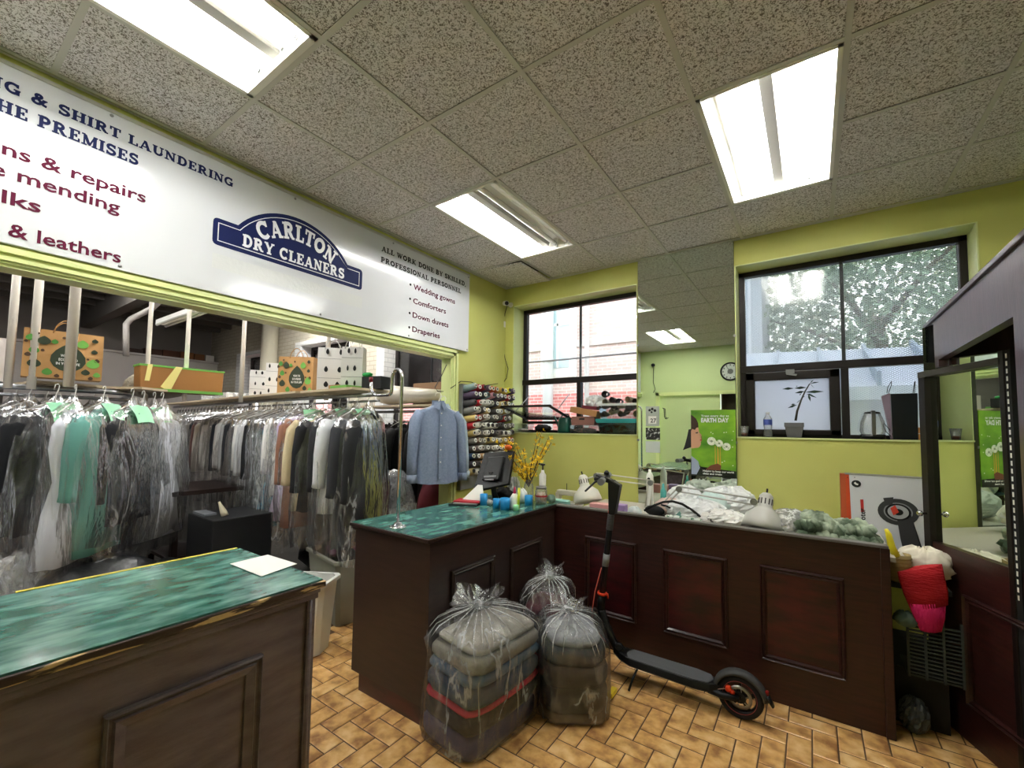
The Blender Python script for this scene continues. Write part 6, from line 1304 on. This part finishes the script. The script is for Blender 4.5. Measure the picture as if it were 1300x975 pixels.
b=MB(); b.prism([p+Vector((-.02,.06,.028)),p+Vector((.17,.1,.03)),p+Vector((.1,.16,.14)),p+Vector((.06,.15,.14))],(0,1,.2),.003); b.build('white_papers',PAPERW,tag=('white papers leaning against the monitor','paper'))
# ================================================================= clear sacks of folded clothes on the floor
CREASE=film('film_crease',.42,.3,20,.6,.6,(1,1,1))
def sack(name,lab,c,w_,d,h,yaw,layers,seed,lean=(0,0),knot=(0,0),hk=.12):
    S_=thing(name,c,lab,'garment bag',rz=yaw); rnd=random.Random(seed)
    z=.01; n=24
    def sup(w2,d2,zz,e=.5,ox=0,oy=0,am=.02):
        return [(ox+math.copysign(abs(cos(a))**e*w2,cos(a))*(1+am*sin(5*a+zz*9)),oy+math.copysign(abs(sin(a))**e*d2,sin(a))*(1+am*sin(7*a+zz*7+seed)),zz+am*.3*sin(3*a+seed)) for a in [2*pi*i/n for i in range(n)]]
    for k,(th,colr,sc) in enumerate(layers):
        b=MB(); W2=w_/2*sc*.97; D2=d/2*sc*.97; ox=lean[0]*z; oy=lean[1]*z
        b.rings([sup(W2*.94,D2*.94,z,.45,ox,oy),sup(W2,D2,z+th*.3,.45,ox,oy),sup(W2*1.0,D2,z+th*.7,.45,ox,oy),sup(W2*.93,D2*.93,z+th-.003,.5,ox,oy)]); b.build('folded_garment',colr if not isinstance(colr,str) else mat('fold_%s_%d_%d'%(colr,seed,k),colr,.8,bump=.6,bscale=9,bdist=.02),S_,world=False); z+=th
    b=MB(); n=40; rs=[]; H=h
    prof=[(.0,.96,.5),(.03,1.04,.5),(.25,1.06,.5),(.5,1.06,.5),(.7,1.05,.5),(.82,1.0,.55),(.9,.84,.65),(.945,.58,.8),(.97,.3,1),(.985,.12,1),(1.0,.10,1),(1.02,.26,1),(1.06,.44,1),(1.09,.52,1)]
    P=[rnd.uniform(0,6) for _ in range(5)]
    for j,(t,s,e) in enumerate(prof):
        zz=.004+t*H; kx=lean[0]*zz+knot[0]*max(0,t-.7)/.3; ky=lean[1]*zz+knot[1]*max(0,t-.7)/.3; rr=[]
        pl=.02+(.07 if .8<t<.96 else .22 if t>=.96 else 0)
        for i in range(n):
            a=2*pi*i/n; f=1+pl*sin(a*10+P[0])*.5+pl*.6*sin(a*7+P[1]+t*4)+.012*rnd.uniform(-1,1)
            rr.append((kx+math.copysign(abs(cos(a))**e*w_/2*s*f,cos(a)),ky+math.copysign(abs(sin(a))**e*d/2*s*f,sin(a)),zz+(.03*sin(a*3+P[2]) if t>1.02 else 0)))
        rs.append(rr)
    b.rings(rs,(True,False)); b.build('clear_sack',BAGF,S_,world=False)
    b=MB()
    for k in range(22):
        a=2*pi*k/22+rnd.uniform(-.1,.1); pts=[]; tmin=rnd.choice([.55,.7,.8,.86])
        for t,s_,e in prof[::-1]:
            if t>.99 or t<tmin: continue
            zz=.004+t*H; kx=lean[0]*zz+knot[0]*max(0,t-.7)/.3; ky=lean[1]*zz+knot[1]*max(0,t-.7)/.3
            pts.append((kx+math.copysign(abs(cos(a))**e*w_/2*s_*1.015,cos(a)),ky+math.copysign(abs(sin(a))**e*d/2*s_*1.015,sin(a)),zz+.004)); a+=rnd.uniform(-.03,.03)
        if len(pts)>2: b.tube(pts,[.006]+[rnd.uniform(.002,.006) for _ in pts[2:]]+[.0008],5,flat=.6)
    o=b.build('crease',CREASE,S_,world=False); o['kind']='stuff'
    b=MB(); b.lathe([(.02,-.02),(.032,-.008),(.034,.008),(.02,.02)],(lean[0]*H+knot[0],lean[1]*H+knot[1],.004+H*.99),(0.2,0.1,1),14); b.build('knot',FILMF,S_,world=False)
    return S_
sack('garment_sack','largest clear sack of folded clothes, with grey, blue and a red band',(-1.52,1.92,.001),.43,.60,.62,R(-6),[(.11,'343a66',1.0),(.09,'1b1d26',1.0),(.03,'c02444',1.0),(.10,'38526e',.99),(.055,'4a6886',.98),(.08,'8a857c',.96),(.04,'9a948a',.86)],1,(0.05,.05),(-.06,-.03))
sack('garment_sack','clear sack of dark clothes at the back, against the middle counter',(-1.50,2.60,.001),.33,.38,.61,R(15),[(.16,'15161a',1),(.12,'2a2c34',1),(.10,'1a1a1e',.95),(.05,'5a3038',.8)],2,(0,0),(.02,0))
sack('garment_sack','clear sack of black clothes at the front, next to the scooter wheel end',(-1.20,2.37,.001),.39,.45,.53,R(35),[(.05,'5a4a36',1),(.13,'17171c',1),(.11,'20222a',1),(.09,'34373f',.93),(.04,'8a8c92',.8)],3,(0,0),(-.02,0))
b=MB(); b.box((-1.02,2.48,.035),(-.99,2.56,.06)); b.build('yellow_tag',cmat('d8c020',.5),tag=('yellow tag under the front garment sack','tag'))
# ================================================================= kick scooter
KS=thing('kick_scooter',(-.75,2.80,0),'black electric kick scooter parked along the mahogany partition','scooter')
ys=2.80; RW=.118; wr=Vector((-.362,ys,RW)); wf=Vector((-1.30,ys,RW))
GRP=mat('grip_tape','56575a',.85,bump=.8,bscale=300); BK2=mat('satin_black_metal','16171a',.38,.3); RD=mat('orange_red_anodised','e0401c',.4)
for wc_,nm in ((wr,'rear'),(wf,'front')):
    b=MB(); n=36; prof=[(.082,-.02),(.1,-.026),(.114,-.018),(.118,0),(.114,.018),(.1,.026),(.082,.02)]
    b.lathe([(r,h) for r,h in prof],wc_,(0,1,0),n,(False,False)); tw=b.build('tyre',mat('tyre_'+nm,'17181a',.75,bump=.3,bscale=90),KS)
    b=MB(); b.lathe([(.084,-.017),(.078,-.016),(.078,.016),(.084,.017)],wc_,(0,1,0),n,(False,False)); b.build('rim',BK2,tw)
    b=MB(); b.lathe([(.0845,-.0235),(.0865,-.0235),(.0865,-.022),(.0845,-.022)],wc_,(0,1,0),n,(False,False)); b.build('red_rim_line',cmat('b04a4a',.5),tw)
    b=MB(); b.lathe([(.045,-.018),(.063,-.018),(.063,-.0155),(.045,-.0155)],wc_,(0,1,0),n,(False,False))
    b.build('brake_disc',STEEL,tw)
    for k in range(6):
        a=2*pi*k/6; b=MB(); b.tube([wc_+Vector((.018*cos(a),-.016,.018*sin(a))),wc_+Vector((.035*cos(a+.3),-.0165,.035*sin(a+.3))),wc_+Vector((.05*cos(a+.4),-.017,.05*sin(a+.4)))],.003,5); b.build('disc_spoke',STEEL,tw)
    for k in range(5):
        a=2*pi*k/5+.3; b=MB(); b.obox(wc_+Vector((.05*cos(a),0,.05*sin(a))),(.07*cos(a),0,.07*sin(a)),(0,.02,0),(-.014*sin(a),0,.014*cos(a))); b.build('spoke',BK2,tw)
    b=MB(); b.lathe([(.03,-.022),(.03,.022)],wc_,(0,1,0),18); b.lathe([(.01,-.032),(.01,-.022)],wc_,(0,1,0),10); b.build('hub',BK2,tw)
def fender(c,a0,a1,nm):
    b=MB(); rs=[]
    for i in range(15):
        a=R(lerp(a0,a1,i/14)); u=Vector((cos(a),0,sin(a))); rs.append([c+u*.118+Vector((0,-.034,0)),c+u*.131+Vector((0,-.034,0)),c+u*.142+Vector((0,-.018,0)),c+u*.143+Vector((0,.018,0)),c+u*.131+Vector((0,.034,0)),c+u*.118+Vector((0,.034,0)),c+u*.126])
    b.rings(rs); return b.build(nm,MATS['dark_grey_rubber'],KS)
fender(wr,172,8,'rear_fender'); fender(wf,150,20,'front_fender')
b=MB(); b.tube([wr+Vector((.13,0,.05)),wr+Vector((.16,0,.0))],[.03,.02],8,flat=.4); b.build('mud_flap',BK2,KS); b=MB(); b.box(wr+Vector((.122,-.012,.045)),wr+Vector((.14,.012,.07))); b.build('tail_light',cmat('7a1010',.3),KS)
b=MB(); b.ball(wr+Vector((-.055,-.03,.035)),(.018,.012,.02),9,6,.25,2); b.ball(wr+Vector((-.035,-.03,.022)),(.014,.01,.014),8,6,.25,3); b.build('brake_caliper',RD,KS)
b=MB(); b.tube([wr+Vector((-.06,-.032,.035)),wr+Vector((-.10,-.035,.02)),wr+Vector((-.14,-.03,.0))],.002,5); b.build('brake_wire',cmat('c8a090',.5),KS)
for q in(-1,1): b=MB(); b.tube([(-.52,ys+.03*q,.115),(-.44,ys+.038*q,.11),wr+Vector((0,.034*q,0))],[.022,.02,.016],8); b.build('rear_fork',BK2,KS)
# deck
b=MB(); sec=lambda x,z,w2,h:[(x,ys-w2,z-h*.2),(x,ys-w2*.85,z+h*.5),(x,ys+w2*.85,z+h*.5),(x,ys+w2,z-h*.2),(x,ys+w2*.8,z-h*.5),(x,ys-w2*.8,z-h*.5)]
b.rings([sec(-1.10,.165,.03,.05),sec(-1.05,.145,.055,.05),sec(-.98,.135,.075,.052),sec(-.6,.13,.078,.052),sec(-.51,.13,.06,.05),sec(-.46,.135,.03,.05)],smooth=False); b.build('deck',BK2,KS,bev=.004)
b=MB(); pts=[(-1.04,-.04),(-1.0,-.062),(-.6,-.066),(-.52,-.05),(-.5,0),(-.52,.05),(-.6,.066),(-1.0,.062),(-1.04,.04),(-1.06,0)]; b.prism([(x,ys+y_,.158+ (.004 if x<-1 else 0)) for x,y_ in pts],(0,0,1),.004); b.build('deck_mat',GRP,KS)
b=MB(); b.lathe([(.024,-.02),(.028,.0),(.02,.02)],(-1.06,ys-.02,.19),(0.3,-1,.3),14); b.build('charge_cap',BK2,KS)
# neck and stem
top=Vector((-1.105,ys,1.205)); bot=Vector((-1.20,ys,.39)); ax=(top-bot).normalized()
b=MB(); b.tube([(-1.02,ys,.15),(-1.10,ys,.185),(-1.15,ys,.27),(-1.19,ys,.37),bot],[.03,.028,.026,.027,.027],12); b.build('neck',BK2,KS)
b=MB(); b.tube([(-1.08,ys,.18),(-1.13,ys,.28),(-1.17,ys,.33)],.011,8); b.build('neck_brace',BK2,KS)
for q in(-1,1): b=MB(); b.tube([bot+Vector((-.01,.036*q,-.03)),wf+Vector((.03,.038*q,.1)),wf+Vector((0,.034*q,0))],[.016,.014,.012],8); b.build('front_fork',BK2,KS)
b=MB(); b.tube([bot,bot+ax*.1],[.028,.025],14); b.build('folding_joint',BK2,KS); b=MB(); b.lathe([(.032,0),(.034,.008),(.032,.016)],bot+ax*.10,ax,16); b.tube([bot+ax*.105+Vector((.03,-.01,0)),bot+ax*.12+Vector((.045,-.02,.0)),bot+ax*.09+Vector((.05,-.02,0))],.006,6); b.build('clamp_ring',RD,KS)
b=MB(); b.tube([bot+ax*.1,top],[.0215,.019],14); st=b.build('stem',BK2,KS)
def band(t0,t1,r,m,nm):
    b=MB(); b.tube([bot.lerp(top,t0),bot.lerp(top,t1)],r,14); b.build(nm,m,st)
band(.795,.815,.0235,cmat('d8502c',.4),'orange_band'); band(.66,.79,.0225,GRP,'ribbed_sleeve'); band(.36,.46,.0228,MGREY,'grey_badge')
for k in range(9): band(.67+.013*k,.675+.013*k,.0235,DGREY,'sleeve_rib')
b=MB(); b.prism([(top.x-.03,ys-.028,top.z-.17),(top.x+.012,ys-.028,top.z-.17),(top.x+.05,ys-.028,top.z+.03),(top.x-.035,ys-.028,top.z+.07)],(0,1,0),.056); b.build('stem_head',BLACK,KS,bev=.006)
hb=top+Vector((-.02,0,.055)); hx=Vector((-.10,0,.02))
b=MB(); b.obox(hb+hx*.4+Vector((-.0,0,-.005)),(.13,0,-.035),(0,.045,0),(.006,0,.03)); b.build('display_head',BLACK,KS,bev=.006)
hc=hb+Vector((-.045,0,.01)); bd=Vector((-.28,.96,0)); b=MB(); b.tube([hc-bd*.21,hc+bd*.22],.0135,10); b.build('handlebar',BK2,KS)
for q in(-1,1): b=MB(); b.tube([hc+bd*.13*q,hc+bd*.24*q],[.021,.0225],12); g=b.build('grip',MGREY,KS); 
b=MB(); b.tube([hc-bd*.08,hc-bd*.09+Vector((-.06,0,-.02)),hc-bd*.15+Vector((-.09,0,-.05)),hc-bd*.21+Vector((-.11,0,-.07))],[.01,.008,.007,.006],6); b.build('brake_lever',BLACK,KS); b=MB(); b.lathe([(.018,0),(.02,.015),(.01,.03)],hc+bd*.09+Vector((0,0,.015)),(0,.3,1),12); b.build('bell',BLACK,KS); b=MB(); b.ball(hc+Vector((-.045,-.04,-.005)),(.02,.018,.018),8,6); b.build('throttle',BLACK,KS)
b=MB(); pr_=bot; b.tube([pr_+ax*.28+Vector((-.022,-.012,0)),pr_+ax*.12+Vector((-.045,-.02,0)),pr_+Vector((-.055,-.02,-.03)),pr_+Vector((-.03,-.02,-.13)),(-1.15,ys-.03,.2)],.0035,6); b.build('red_cable',cmat('d86a58',.5),KS)
b=MB(); b.tube([(-.93,ys-.03,.115),(-.945,ys-.1,.06),(-.955,ys-.14,.006)],.007,8); b.build('kick_stand',BK2,KS)
# ================================================================= outside, beyond the windows
b=MB(); b.box((-16,YB+.36,-.6),(8,26,-.5)); b.build('ground',cmat('8d8b88',.9))['kind']='structure'
GL2=cmat('b9d2d6',.3)
NB=thing('neighbour_building',(-5.5,8.2,-.5),'light brick building across the lane with a white framed window','building')
b=MB(); b.box((-15,8.0,-.5),(-2.35,9,2.35)); b.build('lower_wall',XBRICKR,NB); b=MB(); b.box((-15,8.0,2.35),(-2.35,9,9)); b.build('upper_wall',XBRICK,NB); b=MB(); b.box((-15,7.95,3.3),(-2.3,8.0,3.42)); b.build('stone_band',cmat('c9c4c0',.8),NB)
a_=at(707,395,y=8.0); c_=at(730,445,y=8.0)
def xwin(x0,x1,z0,z1):
    b=MB(); b.box((x0-.15,7.93,z0-.2),(x1+.15,8.0,z1+.15)); w_=b.build('window',cmat('e6ecea',.6),NB); b=MB(); b.box((x0,7.92,z0),(x1,7.93,z1)); b.build('pane',GL2,w_); b=MB(); b.box((x0,7.905,(z0+z1)/2-.03),(x1,7.92,(z0+z1)/2+.03)); b.box(((x0+x1)/2-.02,7.905,z0),((x0+x1)/2+.02,7.92,z1)); b.build('glazing_bar',cmat('eef2f0',.6),w_)
xwin(a_.x-.2,c_.x-.1,c_.z-.35,a_.z+.6); xwin(-9.8,-8.9,2.6,4.6); xwin(-12.6,-11.7,2.6,4.6)
for u in (696,):
    x=at(u,450,y=7.8).x; b=MB(); b.cyl((x,7.8,-.5),(x,7.8,9),.11,12); b.build('drain_pipe',cmat('d0d8d8',.5),NB)
x=at(745,450,y=7.85).x; b=MB(); b.cyl((x,7.85,-.5),(x,7.85,9),.05,10); b.build('thin_pipe',cmat('c9cccc',.5),NB)
b=MB(); pts=[at(u,v,y=7.7) for u,v in ((640,462),(700,458),(760,452),(830,446))]; b.tube(pts,.02,6); b.build('overhead_cable',cmat('5a5a5a',.6),tag=('dark cable strung across the brick building outside','cable'))
# lean-to roof and bay seen through the right window
LT=thing('lean_to_roof',(.2,7.5,-.5),'blue grey metal lean-to roof beyond the right window','roof')
b=MB(); b.prism([(-2.2,6.6,2.1),(3.6,6.6,2.1),(3.6,8.4,2.72),(-2.2,8.4,2.95)],(0,0,1),.06); b.build('roof_sheet',cmat('aab6c6',.5),LT)
for k in range(11): b=MB(); x=-2.1+.55*k; b.prism([(x,6.6,2.16),(x+.04,6.6,2.16),(x+.04,8.4,2.8+(.0)),(x,8.4,2.8)],(0,0,1),.18); b.build('roof_rib',cmat('8194aa',.5),LT)
b=MB(); b.box((-2.2,6.55,2.0),(3.6,6.62,2.16)); b.build('gutter',cmat('a9b6c4',.4),LT); b=MB(); b.box((-2.1,7.0,-.5),(3.5,7.1,2.1)); b.build('front_wall',cmat('c2ccd8',.7),LT)
BY=thing('bay_building',(-2.1,10,-.5),'pale house bay with tall windows seen at the left of the right window','building')
b=MB(); b.box((-3.2,9.5,-.5),(-.75,11.5,8)); b.build('wall',cmat('aab4bf',.8),BY)
for x0 in(-1.9,-1.35):
    b=MB(); b.box((x0,9.44,2.6),(x0+.42,9.5,4.9)); w_=b.build('window',cmat('d5dde6',.5),BY); b=MB(); b.box((x0+.05,9.43,2.66),(x0+.37,9.44,4.84)); b.build('pane',cmat('8fa6bb',.2),w_)
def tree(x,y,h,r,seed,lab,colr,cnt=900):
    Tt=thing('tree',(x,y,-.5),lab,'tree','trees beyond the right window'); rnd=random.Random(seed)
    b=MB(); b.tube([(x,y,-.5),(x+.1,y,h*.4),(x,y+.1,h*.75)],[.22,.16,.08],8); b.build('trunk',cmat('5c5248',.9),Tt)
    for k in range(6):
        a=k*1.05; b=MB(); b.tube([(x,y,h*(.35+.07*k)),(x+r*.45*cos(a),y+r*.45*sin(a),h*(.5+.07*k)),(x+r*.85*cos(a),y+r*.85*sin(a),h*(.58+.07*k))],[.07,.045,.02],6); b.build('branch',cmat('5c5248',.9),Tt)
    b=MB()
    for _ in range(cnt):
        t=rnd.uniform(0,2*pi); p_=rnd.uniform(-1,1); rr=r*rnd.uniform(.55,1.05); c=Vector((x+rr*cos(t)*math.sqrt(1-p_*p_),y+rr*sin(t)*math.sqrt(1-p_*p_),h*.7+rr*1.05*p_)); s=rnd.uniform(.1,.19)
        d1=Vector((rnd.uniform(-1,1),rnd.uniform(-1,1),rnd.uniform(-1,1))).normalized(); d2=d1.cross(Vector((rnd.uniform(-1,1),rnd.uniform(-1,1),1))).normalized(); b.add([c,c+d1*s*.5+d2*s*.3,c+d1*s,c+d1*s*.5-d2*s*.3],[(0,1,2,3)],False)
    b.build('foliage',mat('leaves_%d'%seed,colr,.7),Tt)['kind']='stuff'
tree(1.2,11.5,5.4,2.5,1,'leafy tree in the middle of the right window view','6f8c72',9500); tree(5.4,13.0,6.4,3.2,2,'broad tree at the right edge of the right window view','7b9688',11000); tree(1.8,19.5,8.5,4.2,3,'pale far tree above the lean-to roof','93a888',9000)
